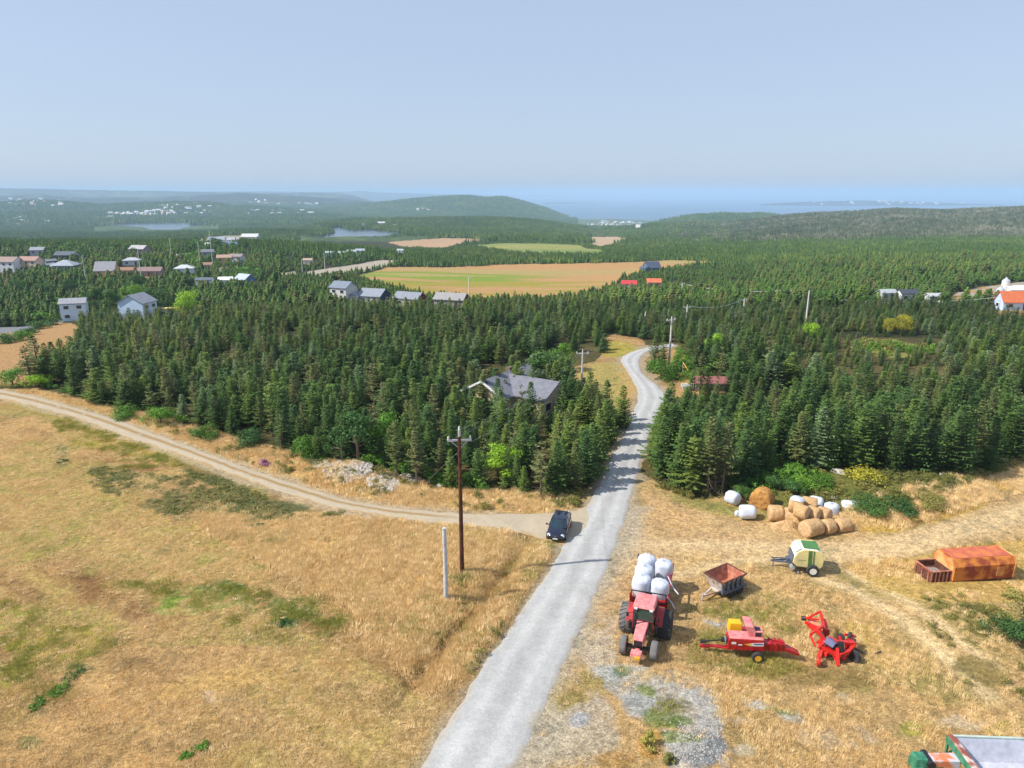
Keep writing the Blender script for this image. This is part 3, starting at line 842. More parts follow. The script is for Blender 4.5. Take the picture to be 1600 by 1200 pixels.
class TM:
    """numpy-free accumulator of quads and triangles stored as quads"""
    def __init__(s): s.V = []; s.F = []; s.I = []
    def q(s, pts, mi=0):
        b = len(s.V); s.V += [tuple(p) for p in pts]
        s.F.append((b, b+1, b+2, b+3)); s.I.append(mi)
    def limb(s, a, b, r0, r1, n=5, mi=1):
        a = Vector(a); b = Vector(b); d = (b - a).normalized()
        up = Vector((0, 0, 1)) if abs(d.z) < .9 else Vector((1, 0, 0))
        sx = d.cross(up).normalized(); sy = sx.cross(d)
        base = len(s.V)
        for p, r in ((a, r0), (b, r1)):
            for k in range(n):
                t = 2*math.pi*k/n; s.V.append(tuple(p + (sx*math.cos(t) + sy*math.sin(t))*r))
        for k in range(n):
            s.F.append((base+k, base+(k+1) % n, base+n+(k+1) % n, base+n+k)); s.I.append(mi)
    def mesh(s, name, mats, only=None):
        if only is None: F, I = s.F, s.I
        else:
            sel = [i for i, m in enumerate(s.I) if m in only]
            F = [s.F[i] for i in sel]; I = [s.I[i] - min(only) for i in sel]
        F = np.array(F); used = np.unique(F); mp = np.full(len(s.V), -1); mp[used] = np.arange(len(used))
        return np_mesh(name, np.array(s.V)[used], mp[F], mats, I)

def spruce_tm(seed, h=8.0, r=1.7, z0=.10, gap=.42, nb=8, dens=1.0, droop=.15, bare=0.0, ragged=.2, leanx=0.0, tw=.36, pw=.82):
    R = random.Random(seed); t = TM()
    # trunk
    pts = []; x = y = 0
    for k in range(6):
        z = h * k / 5
        pts.append((leanx * (k/5) ** 1.6 + x, y, z)); x += R.uniform(-.04, .04); y += R.uniform(-.04, .04)
    for k in range(5): t.limb(pts[k], pts[k+1], .028*h*.5*(1 - k/5.2), .028*h*.5*(1-(k+1)/5.2), 6, 1)
    def axis(z):
        f = z / h; return leanx * f ** 1.6
    # dead lower limbs
    for k in range(int(16 * bare)):
        z = R.uniform(.06, .1 + .35*bare) * h; a = R.uniform(0, 6.28); L = r * R.uniform(.5, .95)
        p = Vector((axis(z), 0, z)); q = p + Vector((math.cos(a)*L, math.sin(a)*L, R.uniform(-.35, .1)*L))
        t.limb(p, q, .035, .012, 3, 1)
        for _ in range(3):
            w = p.lerp(q, R.uniform(.4, .95)); t.limb(w, w + Vector((R.uniform(-.4, .4), R.uniform(-.4, .4), R.uniform(-.2, .1))), .014, .006, 3, 1)
    z = (z0 + .30*bare) * h
    side = R.uniform(0, 6.28)
    while z < h * .985:
        f = z / h
        prof = (1 - f) ** pw * (1 + .16 * math.sin(f * 19 + seed)) * (.62 + .38 * min(1, f / .22))
        Rz = r * prof + .10
        n = max(4, int(nb * (.55 + .45 * (1 - f)) + R.uniform(-1, 1)))
        a0 = R.uniform(0, 6.28)
        for k in range(n):
            a = a0 + 2*math.pi*k/n + R.uniform(-.25, .25)
            if R.random() > dens: continue
            L = Rz * R.uniform(1 - ragged, 1 + ragged*.6) * (1 + .12*math.cos(a - side))
            up = .55 * f - droop + R.uniform(-.08, .08)
            o = Vector((axis(z), 0, z + R.uniform(-.1, .1)))
            d = Vector((math.cos(a), math.sin(a), 0)); sd_ = Vector((-math.sin(a), math.cos(a), 0))
            ns = max(2, int(L / .26))
            for i in range(ns):
                u = (i + .75) / ns
                c = o + d * (L * u) + Vector((0, 0, up * L * u + .14 * L * u * u))
                wd = tw * (1.25 - .75 * u) * R.uniform(.75, 1.25) * (.7 + .3*min(1, L))
                for sgn in (-1, 1):
                    tip = c + sd_ * sgn * wd + d * wd * .65 + Vector((0, 0, R.uniform(-.16, .03)))
                    mid1 = c + d * .17 + Vector((0, 0, R.uniform(-.02, .06)))
                    mid2 = c - d * .05 + sd_ * sgn * wd * .35 + Vector((0, 0, R.uniform(-.09, .02)))
                    t.q((c - d * .10, mid2, tip, mid1), 0)
            e = o + d * (L * 1.08) + Vector((0, 0, (up + .16) * L))
            c = o + d * (L * .8) + Vector((0, 0, (up + .1) * L * .8))
            t.q((c + sd_*.11, c - sd_*.11, e - sd_*.02, e + sd_*.02), 0)
            if f < .6 and R.random() < .5: t.limb(o, c, .025, .01, 3, 1)
        z += gap * R.uniform(.8, 1.2) * (1 - .35 * f) * (h / 8) ** .4
    for k in range(6):
        a = k * 1.05; b = Vector((axis(h), 0, h * .955)); d = Vector((math.cos(a), math.sin(a), 0))
        t.q((b, b + d*.10 + Vector((0, 0, .06)), Vector((axis(h), 0, h + .22)), b - d*.04), 0)
    return t

def lowspruce_tm(seed, h=7.5, r=1.5, layers=8, mi=0):
    """the same tree for the middle distance: skirts of ragged boughs"""
    R = random.Random(seed); t = TM()
    t.limb((0, 0, 0), (0, 0, h*.7), .09, .04, 4, 1)
    for k in range(layers):
        f = k / layers; z = h * (.14 + .84 * f)
        Rz = r * (1 - f) ** .8 * (.7 + .3*min(1, f/.2)) + .12
        n = 9 if f < .5 else 7
        a0 = R.uniform(0, 6.28); dz = h * .84 / layers
        for i in range(n):
            a = a0 + 2*math.pi*i/n + R.uniform(-.2, .2); L = Rz * R.uniform(.7, 1.2)
            d = Vector((math.cos(a), math.sin(a), 0)); s_ = Vector((-math.sin(a), math.cos(a), 0))
            o = Vector((0, 0, z + dz*.9)); w = .30 * L + .12
            m_ = o.lerp(Vector((0, 0, z)), .5) + d * L * .55
            tip = Vector((0, 0, z - .05*L)) + d * L
            t.q((o, m_ - s_*w, tip + Vector((0, 0, R.uniform(-.1, .15))), m_ + s_*w), 0)
            t.q((o - Vector((0, 0, .3*dz)), m_ - s_*w*1.3 - Vector((0, 0, .3)), tip - Vector((0, 0, .3)) - d*.2, m_ + s_*w*.4 - Vector((0, 0, .25))), 0)
    return t

def clump_tm(seed, n=9, span=9.0, h=7.5):
    """a few far trees together, seen from a kilometre and more"""
    R = random.Random(seed); t = TM()
    for k in range(n):
        x = R.uniform(-span/2, span/2); y = R.uniform(-span/2, span/2); hh = h * R.uniform(.6, 1.15); r = R.uniform(1.0, 1.9)
        for lay in range(3):
            z = hh * (.12 + .27 * lay); top = hh * (.55 + .23 * lay); rr = r * (1 - .27*lay)
            m = 5; a0 = R.uniform(0, 6.28)
            for i in range(m):
                a = a0 + 2*math.pi*i/m; b = a + 2*math.pi/m * R.uniform(.6, 1.0); q = R.uniform(.7, 1.25)
                A = (x + math.cos(a)*rr*q, y + math.sin(a)*rr*q, z + R.uniform(-.3, .3)); B = (x + math.cos(b)*rr, y + math.sin(b)*rr, z + R.uniform(-.3, .3))
                t.q((A, B, (x + .05, y, top), (x - .05, y, top)), 0)
    return t

def broad_tm(seed, h=6.0, r=2.4, nclump=16, leaves=80, leaf=.30, trunk=True, flat=.8, mi=0):
    R = random.Random(seed); t = TM()
    cs = []
    for k in range(nclump):
        a = R.uniform(0, 6.28); u = R.random() ** .5; zz = R.uniform(.28, 1.0)
        rr = r * u * math.sqrt(max(.08, 1 - (max(0, zz - .5) / .55) ** 2)) * .8
        cs.append((Vector((math.cos(a)*rr, math.sin(a)*rr, zz * (h - r*.25))), r * R.uniform(.26, .46)))
    if trunk:
        t.limb((0, 0, 0), (0, 0, h*.45), .035*h, .02*h, 6, 1)
        for c, q in cs[:8]: t.limb((0, 0, h*R.uniform(.15, .4)), c, .018*h, .006*h, 4, 1)
    for c, q in cs:
        for i in range(leaves):
            v = Vector((R.gauss(0, 1), R.gauss(0, 1), R.gauss(0, 1))).normalized() * q * R.uniform(.7, 1.12)
            v.z *= flat
            p = c + v
            if p.z < .05: continue
            n = (v.normalized() + Vector((R.uniform(-.8, .8), R.uniform(-.8, .8), R.uniform(-.3, .9)))).normalized()
            a = n.cross(Vector((R.uniform(-1, 1), R.uniform(-1, 1), R.uniform(-1, 1)))).normalized(); b = n.cross(a)
            s = leaf * R.uniform(.6, 1.3)
            t.q((p - a*s*.5, p - b*s*.35, p + a*s*.55, p + b*s*.35), 0)
    return t

def tuft_tm(seed, h=.5, spread=.45, n=26):
    R = random.Random(seed); t = TM()
    for k in range(n):
        a = R.uniform(0, 6.28); rr = spread * R.random() ** .5
        p = Vector((math.cos(a)*rr, math.sin(a)*rr, 0)); hh = h * R.uniform(.45, 1.1)
        l = Vector((R.uniform(-.22, .3), R.uniform(-.22, .22), 1)).normalized()
        w = R.uniform(.008, .018); s = Vector((math.cos(a + 1.3), math.sin(a + 1.3), 0)) * w
        q = p + l * hh + Vector((R.uniform(-.05, .09), R.uniform(-.05, .05), 0))
        t.q((p - s, p + s, q + s*.4, q - s*.4), 0)
    return t

# -- points scattered over a set of prototypes: one 'stuff' object with a geometry nodes instancer
def scatter(name, pts, scl, rotz, tilt, protos, label):
    """protos: meshes used by nothing else; they become objects outside the scene that the node tree reads"""
    n = len(pts)
    me = bpy.data.meshes.new(name); me.vertices.add(n)
    me.vertices.foreach_set('co', np.asarray(pts, np.float32).ravel())
    a = me.attributes.new('scl', 'FLOAT_VECTOR', 'POINT'); a.data.foreach_set('vector', np.asarray(scl, np.float32).ravel())
    rot = np.stack([tilt[:, 0], tilt[:, 1], rotz], 1).astype(np.float32)
    a = me.attributes.new('rot', 'FLOAT_VECTOR', 'POINT'); a.data.foreach_set('vector', rot.ravel())
    a = me.attributes.new('pick', 'INT', 'POINT'); a.data.foreach_set('value', RNG.integers(0, len(protos), n).astype(np.int32))
    o = mesh_obj(name, me)
    ng = bpy.data.node_groups.new(name + '_nodes', 'GeometryNodeTree')
    ng.interface.new_socket('Geometry', in_out='INPUT', socket_type='NodeSocketGeometry')
    ng.interface.new_socket('Geometry', in_out='OUTPUT', socket_type='NodeSocketGeometry')
    N = ng.nodes; L = ng.links
    gi = N.new('NodeGroupInput'); go = N.new('NodeGroupOutput')
    g2i = N.new('GeometryNodeGeometryToInstance')
    for pm in reversed(protos):
        po = bpy.data.objects.new(pm.name, pm)
        inf = N.new('GeometryNodeObjectInfo'); inf.inputs['Object'].default_value = po; inf.inputs['As Instance'].default_value = True
        L.new(inf.outputs['Geometry'], g2i.inputs[0])
    iop = N.new('GeometryNodeInstanceOnPoints'); iop.inputs['Pick Instance'].default_value = True
    def named(nm, typ):
        q = N.new('GeometryNodeInputNamedAttribute'); q.data_type = typ; q.inputs['Name'].default_value = nm
        return [s for s in q.outputs if s.enabled][0]
    L.new(gi.outputs[0], iop.inputs['Points']); L.new(g2i.outputs[0], iop.inputs['Instance'])
    L.new(named('pick', 'INT'), iop.inputs['Instance Index'])
    L.new(named('rot', 'FLOAT_VECTOR'), iop.inputs['Rotation'])
    L.new(named('scl', 'FLOAT_VECTOR'), iop.inputs['Scale'])
    L.new(iop.outputs[0], go.inputs[0])
    md = o.modifiers.new('scatter', 'NODES'); md.node_group = ng
    return tag(o, label, None, None, 'stuff')

# -- where the woods stand
HOUSES_PX = []       # filled by the builders of part 4 (clearings round the houses): (px, py of the base, radius in m)
CLEAR = [(flatpt(792, 590), 7.6), (flatpt(1105, 606), 4.0), (flatpt(1085, 604), 4.0)]

def wooded(x, y, z, margin=0.0):
    px, py = proj(x, y, z)
    s1 = (fbm(x, y, 6, 3, 201) - .5); s2 = (fbm(x, y, 6, 3, 202) - .5)
    a = np.where(y < 140, 500.0 / np.maximum(y, 20), 2.0)
    qx, qy = px + s1 * a * 3, py + s2 * a
    ok = np.ones(x.shape, bool)
    for nm, (poly, c) in FIELDS.items(): ok &= ~pip(qx, qy, poly)
    near = y < 160
    ok &= ~(pip(qx, qy, NEAR_OPEN[0]) & near) & ~(pip(px, py, NEAR_OPEN[0]) & near) & ~(pip(qx, qy, NEAR_OPEN[1]) & near) & ~(pip(px, py, NEAR_OPEN[1]) & near)
    ok &= y > 45
    for zl, poly in LAKES.values():
        cx = sum(p[0] for p in poly) / len(poly); cy = sum(p[1] for p in poly) / len(poly)
        big = [(cx + (p[0] - cx) * 1.05, cy + (p[1] - cy) * 1.1 + .8) for p in poly]
        lx, ly_ = proj(x, y, zl)
        ok &= ~(pip(lx, ly_, big) & (y > 900) & (y < 3600))
    ok &= z > SEA_Z + 1
    ok &= ~pip(px, py, [(-300, 514), (20, 511), (60, 507), (95, 499), (100, 503), (70, 513), (45, 522), (10, 528), (-300, 540)])
    if near.any():
        d, _ = polydist(x, y, ROAD_C[::4]); ok &= ~(near & (d < 3.7))
        d, _ = polydist(x, y, TRK_C[::4]); ok &= ~(near & (d < 4.0))
    for (cx, cy), r in CLEAR: ok &= (x - cx) ** 2 + (y - cy) ** 2 > r * r
    return ok

# ---------------------------------------------------------------- buildings
HOUSE_CLEAR = []
def W(px, py, z):
    x, y = flatpt(px, py, z)
    return Vector((x, y, z))
def ppm(p): return FPX / (p.y * CP - (p.z - CAM_H) * SP)       # photo pixels per metre at a point

_mc = {}
def pm(kind, col, **k):
    key = (kind, tuple(col))
    if key not in _mc: _mc[key] = mat(kind, col, **k)
    return _mc[key]
M_WIN = mat('window_glass', (40, 52, 64), .12, var=.1, spec=.8)
M_TRIM = mat('white_trim', (222, 222, 218), .5, var=.06)
M_DOOR = mat('door_paint', (90, 60, 50), .5)

def roof_mat(col):
    return pm('roof_shingle', col, rough=.9, var=.16, scale=1.8, bump=.15)
def wall_mat(col):
    return pm('siding', col, rough=.7, var=.07, scale=.8)

def gable_wing(mbw, mbr, c, yaw, L, Wd, ez, rz, over=.35, th=.16):
    """walls and roof of a wing: ridge along local x"""
    M0w, M0r = mbw.M.copy(), mbr.M.copy()
    T = Matrix.Translation(c) @ Matrix.Rotation(yaw, 4, 'Z')
    mbw.M = M0w @ T; mbr.M = M0r @ T
    w = Wd / 2
    V = [(-L/2, -w, -1), (L/2, -w, -1), (L/2, w, -1), (-L/2, w, -1), (-L/2, -w, ez), (L/2, -w, ez), (L/2, w, ez), (-L/2, w, ez), (-L/2, 0, rz), (L/2, 0, rz)]
    mbw._add(V, [(0, 1, 5, 4), (2, 3, 7, 6), (1, 2, 6, 9, 5), (3, 0, 4, 8, 7), (4, 5, 9, 8), (6, 7, 8, 9), (3, 2, 1, 0)])
    k = (rz - ez) / w; o = over; l = L/2 + over
    for s in (-1, 1):
        a = [(-l, s*(w+o), ez - k*o + .03), (l, s*(w+o), ez - k*o + .03), (l, 0, rz + .03), (-l, 0, rz + .03)]
        b = [(p[0], p[1], p[2] + th) for p in a]
        mbr._add(a + b, [(0, 1, 2, 3), (7, 6, 5, 4), (0, 4, 5, 1), (1, 5, 6, 2), (2, 6, 7, 3), (3, 7, 4, 0)])
    mbw.M, mbr.M = M0w, M0r

def hip_roof(mbr, L, Wd, ez, rz, over=.4):
    l, w = L/2 + over, Wd/2 + over; r = max(.3, L/2 - Wd/2)
    z0 = ez - .05
    V = [(-l, -w, z0), (l, -w, z0), (l, w, z0), (-l, w, z0), (-l, -w, z0 + .15), (l, -w, z0 + .15), (l, w, z0 + .15), (-l, w, z0 + .15), (-r, 0, rz), (r, 0, rz)]
    mbr._add(V, [(3, 2, 1, 0), (0, 1, 5, 4), (1, 2, 6, 5), (2, 3, 7, 6), (3, 0, 4, 7), (4, 5, 9, 8), (5, 6, 9), (6, 7, 8, 9), (7, 4, 8)])

def house(px, py, wpx, label, wall=(214, 212, 206), roof=(120, 124, 132), yaw=0.0, st=1, kind='gable', asp=.62, win=True, garage=None, gcol=None, name='house', group=None, clear=.75, chim=False, rise=.42, cat='house', L=None):
    p = P(px, py)
    Wm = wpx / ppm(p) if L is None else L
    Wm = Wm / max(.62, abs(math.cos(yaw)) + asp * abs(math.sin(yaw)))
    D = Wm * asp
    e = empty(name, p, yaw, label, cat, group)
    ez = 2.7 * st; rz = ez + D / 2 * rise * 1.35
    if garage: Wm *= .72
    mw, mr = MB(), MB()
    if kind == 'hip':
        mw.box((0, 0, ez/2 - .5), (Wm, D, ez + 1)); hip_roof(mr, Wm, D, ez, rz)
    else:
        gable_wing(mw, mr, Vector((0, 0, 0)), 0, Wm, D, ez, rz)
    if garage:
        s = garage
        gable_wing(mw, mr, Vector((s * Wm * .62, -D*.22, 0)), math.pi/2, D*.95, Wm*.42, 2.4, 2.4 + Wm*.42/2*.55)
    wo_ = mw.build('wall', wall_mat(wall), e)
    ro = mr.build('roof', roof_mat(roof), e)
    if chim:
        c = MB(); c.box((Wm*.2, 0, rz + .2), (.7, .7, 1.1)); c.build('chimney', pm('chimney_brick', (120, 96, 88)), ro)
    if gcol:
        # gable end painted another colour
        g = MB(); x1 = Wm/2 + .03
        g._add([(x1, -D/2+.05, -.5), (x1, D/2-.05, -.5), (x1, D/2-.05, ez), (x1, 0, rz-.05), (x1, -D/2+.05, ez), (x1+.04, -D/2+.05, -.5), (x1+.04, D/2-.05, -.5), (x1+.04, D/2-.05, ez), (x1+.04, 0, rz-.05), (x1+.04, -D/2+.05, ez)],
               [(0, 1, 2, 3, 4), (9, 8, 7, 6, 5), (0, 5, 6, 1), (1, 6, 7, 2), (2, 7, 8, 3), (3, 8, 9, 4), (4, 9, 5, 0)])
        g.build('gable_end', wall_mat(gcol), e)
    if win:
        n = max(2, int(Wm / 3.2))
        for s_ in range(st):
            for k in range(n):
                x = -Wm/2 + Wm*(k + .5)/n
                if s_ == 0 and k == n//2:
                    d = MB(); d.box((x, -D/2 - .03, 1.05), (.95, .08, 2.1)); d.build('door', M_DOOR, e); continue
                w = MB(); w.box((x, -D/2 - .03, 1.5 + 2.7*s_), (1.5, .10, 1.15)); wi = w.build('window', M_TRIM, e)
                w = MB(); w.box((x, -D/2 - .09, 1.5 + 2.7*s_), (1.28, .04, .93)); w.build('pane', M_WIN, wi)
        for sx in (-1, 1):
            x1 = sx * (Wm/2 + (.10 if gcol and sx > 0 else .03))
            w = MB(); w.box((x1, D*.1, 1.5), (.10, 1.3, 1.1)); wi = w.build('window', M_TRIM, e)
            w = MB(); w.box((x1 + sx*.05, D*.1, 1.5), (.04, 1.1, .9)); w.build('pane', M_WIN, wi)
    HOUSE_CLEAR.append(((p.x, p.y - D*.3), Wm * clear)); HOUSE_CLEAR.append(((p.x - p.x/p.y*Wm*.9, p.y - Wm*.9), Wm*.75)); HOUSE_CLEAR.append(((p.x - p.x/p.y*Wm*1.7, p.y - Wm*1.7), Wm*.55))
    return e

G4 = None
house(538, 473, 40, 'two-storey pale beige house with blue-grey roof above the long spruce wood', (206, 202, 194), (118, 128, 142), -.45, 2, asp=.9, chim=False)
house(585, 473, 62, 'long grey-roofed bungalow with dark navy gable beside the beige house', (196, 198, 200), (136, 142, 152), -.35, 1, gcol=(38, 56, 84), asp=.6, garage=-1)
house(641, 478, 50, 'grey-roofed bungalow with dark red gable end at the wood edge', (214, 196, 182), (134, 138, 148), -.42, 1, gcol=(116, 34, 40), asp=.66)
house(706, 480, 54, 'low taupe-roofed bungalow nearest the power pole by the golden field', (166, 158, 152), (150, 146, 146), -.3, 1, gcol=(90, 50, 46), asp=.6)
house(119, 500, 40, 'pale two-storey box house at the left above the tan field', (212, 226, 240), (150, 152, 158), .35, 2, asp=.62)
house(218, 500, 45, 'pale blue two-storey house with its wide gable facing the camera', (196, 216, 238), (138, 142, 152), 1.45, 2, asp=1.15)
house(287, 497, 12, 'tiny white garden shed with a terracotta roof', (222, 222, 224), (190, 110, 80), .3, 1, win=False, name='shed', cat='shed')
house(264, 496, 26, 'low unfinished pale outbuilding with a row of openings', (206, 190, 166), (196, 170, 110), .05, 1, asp=.35, rise=.15, name='outbuilding', cat='outbuilding')
# estate at the far left
house(12, 424, 44, 'white townhouse with red-brown roof at the left edge of the estate', (222, 222, 226), (150, 128, 120), -.1, 2, asp=.55, clear=.6)
house(50, 422, 32, 'townhouse with terracotta roof and white garage on the estate', (206, 178, 160), (164, 130, 118), -.1, 2, asp=.6, clear=.6)
house(104, 422, 50, 'blue-grey hipped bungalow with a white garage door on the estate', (96, 122, 152), (156, 162, 172), .1, 1, 'hip', asp=.6, garage=-1, clear=.6)
house(168, 430, 32, 'tan bungalow with plain grey roof standing alone by the wood', (206, 166, 130), (150, 150, 156), .15, 1, asp=.8, rise=.8)
house(80, 415, 16, 'small navy gabled house left of the blue-grey bungalow', (70, 88, 116), (130, 134, 142), .9, 1)
house(62, 404, 22, 'grey-roofed house behind the terracotta townhouse', (176, 178, 182), (146, 150, 158), .2, 2, asp=.7)
house(106, 405, 44, 'dark row house with three small pale gables', (74, 82, 96), (92, 98, 108), 0, 1, asp=.4, garage=1)
house(207, 414, 28, 'white bungalow with pale hipped roof among trees', (220, 222, 224), (176, 180, 186), .3, 1, 'hip')
house(220, 402, 28, 'brown two-storey house with white gable trim among trees', (150, 138, 134), (170, 168, 168), -.2, 2, asp=.7)
house(200, 430, 22, 'low rust-brown roof beside the tan bungalow', (150, 120, 100), (150, 112, 92), .1, 1)
house(237, 431, 36, 'long brown-roofed bungalow behind the wood', (150, 124, 116), (138, 116, 112), .05, 1, asp=.5)
house(289, 427, 31, 'white bungalow with pale hipped roof right of the brown roof', (222, 224, 224), (190, 194, 196), .25, 1, 'hip', asp=.7)
house(321, 446, 26, 'dark-roofed white garage half hidden by spruces', (216, 220, 224), (96, 104, 116), .1, 1, rise=.25)
house(354, 446, 22, 'small white vaulted shelter left of the blue gabled house', (226, 226, 226), (214, 216, 218), .1, 1, win=False, name='shelter', cat='shelter')
house(384, 445, 32, 'white house with blue gable end and pale roof', (214, 222, 230), (170, 178, 188), -.55, 1, gcol=(88, 120, 150), asp=.9, rise=.5)
for q in [(324, 421, 18, 'taupe house with brown roof', (176, 164, 152), (150, 120, 100), .2), (352, 417, 24, 'brick-coloured bungalow with salmon roof', (196, 150, 120), (176, 146, 128), .3), (372, 415, 22, 'pale grey two-storey house with brown-grey roof', (186, 188, 196), (140, 128, 124), -.2),
          (326, 407, 20, 'dark grey roofed house', (150, 150, 156), (120, 124, 132), .4), (322, 400, 18, 'pink-grey roofed house', (190, 178, 176), (170, 156, 150), .1), (340, 380, 26, 'large grey two-storey house', (186, 190, 206), (150, 156, 170), .1),
          (366, 380, 20, 'lilac grey house', (188, 186, 200), (166, 162, 172), -.1), (313, 379, 14, 'cream bungalow', (206, 204, 196), (176, 178, 180), .3), (327, 387, 13, 'pale green-roofed house', (196, 204, 196), (170, 186, 176), -.5), (364, 387, 15, 'white house with navy roof', (222, 224, 226), (96, 116, 146), .1),
          (392, 375, 26, 'long white bungalow', (222, 222, 218), (200, 200, 196), .05), (275, 371, 12, 'small white house', (222, 222, 222), (196, 198, 198), .2), (276, 407, 14, 'pale green-grey house', (180, 196, 180), (170, 180, 172), .1), (292, 405, 12, 'grey house by a tall pale pole', (180, 184, 180), (160, 166, 168), .6)]:
    house(q[0], q[1], q[2], q[3] + ' on the wooded estate left of the gravel pit', q[4], q[5], q[6], 1 if q[2] < 20 else 2, win=q[2] > 17, group='houses on the wooded estate', clear=.9)
for q in [(482, 413, 14, 'white cabin with tan roof below the lake', (216, 210, 200), (170, 150, 130)), (515, 401, 12, 'pale grey house left of the row below the lake', (190, 196, 200), (170, 176, 180)), (534, 401, 12, 'pale green house in the row below the lake', (196, 206, 196), (176, 186, 180)),
          (550, 399, 14, 'white house in the row below the lake', (222, 222, 222), (186, 190, 196)), (563, 397, 14, 'blue-white house in the row below the lake', (206, 214, 224), (160, 168, 180)), (581, 393, 12, 'grey house topmost of the row below the lake', (176, 182, 188), (150, 156, 164)), (626, 396, 11, 'white cabin left of the tan field', (216, 218, 220), (170, 176, 182)),
          (567, 353, 9, 'turquoise-roofed house on the far lake shore', (200, 210, 206), (110, 160, 160)), (571, 355, 9, 'tan house on the far lake shore', (206, 190, 166), (196, 176, 150)), (596, 350, 12, 'long white house above the far lake shore', (222, 222, 220), (196, 198, 200)), (619, 354, 9, 'white house right of the far lake', (216, 216, 214), (190, 190, 190))]:
    house(q[0], q[1], q[2], q[3], q[4], q[5], random.uniform(-.4, .4), 1, win=False, group='small houses round the lake', clear=1.0, L=None)
house(1018, 424, 34, 'dark slate-blue house with white gables at the edge of the golden field', (92, 112, 138), (74, 84, 104), .25, 1, asp=.7, garage=-1, rise=.6)
house(983, 452, 26, 'white cottage with a bright red roof', (226, 226, 226), (186, 62, 66), -.25, 1, asp=.7)
house(1021, 449, 22, 'cottage with a plain orange roof right of the red-roofed one', (206, 190, 176), (214, 110, 76), -.1, 1, asp=.8)
house(1384, 470, 24, 'grey low building left of the dark-roofed white house', (176, 182, 184), (164, 170, 174), .1, 1)
house(1416, 471, 28, 'white bungalow with black roof hidden in the right woods', (222, 226, 226), (66, 72, 84), .05, 1)
house(1456, 476, 20, 'small white building by the twin poles', (212, 214, 214), (180, 184, 186), .1, 1, win=False)
eb = house(1592, 484, 66, 'long blue-white farm building with an orange roof at the right edge', (196, 212, 240), (204, 112, 72), -.02, 1, asp=.35, rise=.9, name='farm_building', cat='farm building')
house(1598, 463, 56, 'long white-roofed shed behind the orange-roofed farm building', (206, 212, 218), (222, 224, 226), -.02, 1, asp=.45, rise=.3, name='farm_building', cat='farm building')
for px, py, h in ((1568, 462, 5.5), (1561, 468, 3.4)):
    p = P(px, py); e = empty('silo', p, 0, ('tall' if h > 5 else 'short') + ' white metal silo left of the orange-roofed farm building', 'silo')
    b = MB(); b.lathe([(1.3, -.5), (1.3, h)], n=16); b.build('tank', M_TRIM, e, True)
    b = MB(); b.lathe([(1.35, h), (.3, h + 1.0), (.3, h + 1.3)], n=16); b.build('cap', pm('silo_cap', (176, 182, 190)), e, True)
    HOUSE_CLEAR.append(((p.x, p.y), 4))

# the bungalow in the clearing: two grey-roofed wings at right angles
pc_ = Vector((-.9, 95.6, 0)); pc_.z = gz(pc_.x, pc_.y)
e = empty('bungalow', pc_, math.radians(57), 'grey-roofed bungalow with a peach gable among the spruces by the road', 'house')
mw, mr = MB(), MB()
gable_wing(mw, mr, Vector((.4, 0, 0)), 0, 11.6, 6.8, 2.6, 4.35, .45)
gable_wing(mw, mr, Vector((.2, -4.3, 0)), math.pi/2, 7.6, 7.0, 2.62, 4.15, .45)
mw.build('wall', wall_mat((214, 190, 160)), e); mr.build('roof', pm('roof_shingle', (118, 119, 128), rough=.95, var=.16, scale=1.5, bump=.2), e)
g = MB()
for s in (-1, 1): g.bar((-5.87, s*3.8, 2.42), (-5.87, 0, 4.45), .10, .28)
g.build('gable_trim', M_TRIM, e)
for x_, y_ in ((-5.44, -1.6), (-5.44, 1.8)):
    w = MB(); w.box((x_, y_, 1.5), (.1, 1.3, 1.1)); wi = w.build('window', M_TRIM, e)
    w = MB(); w.box((x_ - .05, y_, 1.5), (.04, 1.1, .9)); w.build('pane', M_WIN, wi)
for x_ in (-2.2, .6, 2.6):
    w = MB(); w.box((x_, -8.13, 1.4), (1.4, .1, 1.1)); wi = w.build('window', M_TRIM, e)
    w = MB(); w.box((x_, -8.19, 1.4), (1.2, .04, .9)); w.build('pane', M_WIN, wi)
ch = MB(); ch.box((1.5, .3, 4.4), (.8, .6, 1.0)); ch.build('chimney', pm('chimney_brick', (120, 96, 88)), e)

# far towns: every house its own object, a few pixels each
def tiny(col, rc, k):
    b, r = MB(), None
    s = [(11, 7, 3.2, 5.2), (14, 8, 5.4, 7.6), (9, 7, 5.0, 7.5)][k % 3]
    L, D, ez, rz = s
    b._add([(-L/2, -D/2, -3), (L/2, -D/2, -3), (L/2, D/2, -3), (-L/2, D/2, -3), (-L/2, -D/2, ez), (L/2, -D/2, ez), (L/2, D/2, ez), (-L/2, D/2, ez), (-L/2, 0, rz), (L/2, 0, rz)],
           [(0, 1, 5, 4), (2, 3, 7, 6), (1, 2, 6, 9, 5), (3, 0, 4, 8, 7), (3, 2, 1, 0), (4, 5, 9, 8), (6, 7, 8, 9)])
    bmesh.ops.recalc_face_normals(b.bm, faces=b.bm.faces)
    me = bpy.data.meshes.new('house'); b.bm.to_mesh(me); b.bm.free()
    me.materials.append(wall_mat(col)); me.materials.append(roof_mat(rc))
    for i in (5, 6): me.polygons[i].material_index = 1
    return me
TINY = [tiny(c, r, i) for i, (c, r) in enumerate([((236, 236, 236), (226, 228, 232)), ((222, 220, 214), (186, 188, 192)), ((214, 190, 178), (196, 160, 146)), ((226, 226, 230), (120, 128, 140)), ((206, 212, 220), (196, 200, 208)), ((226, 222, 210), (206, 196, 180))])]
rt = random.Random(3)
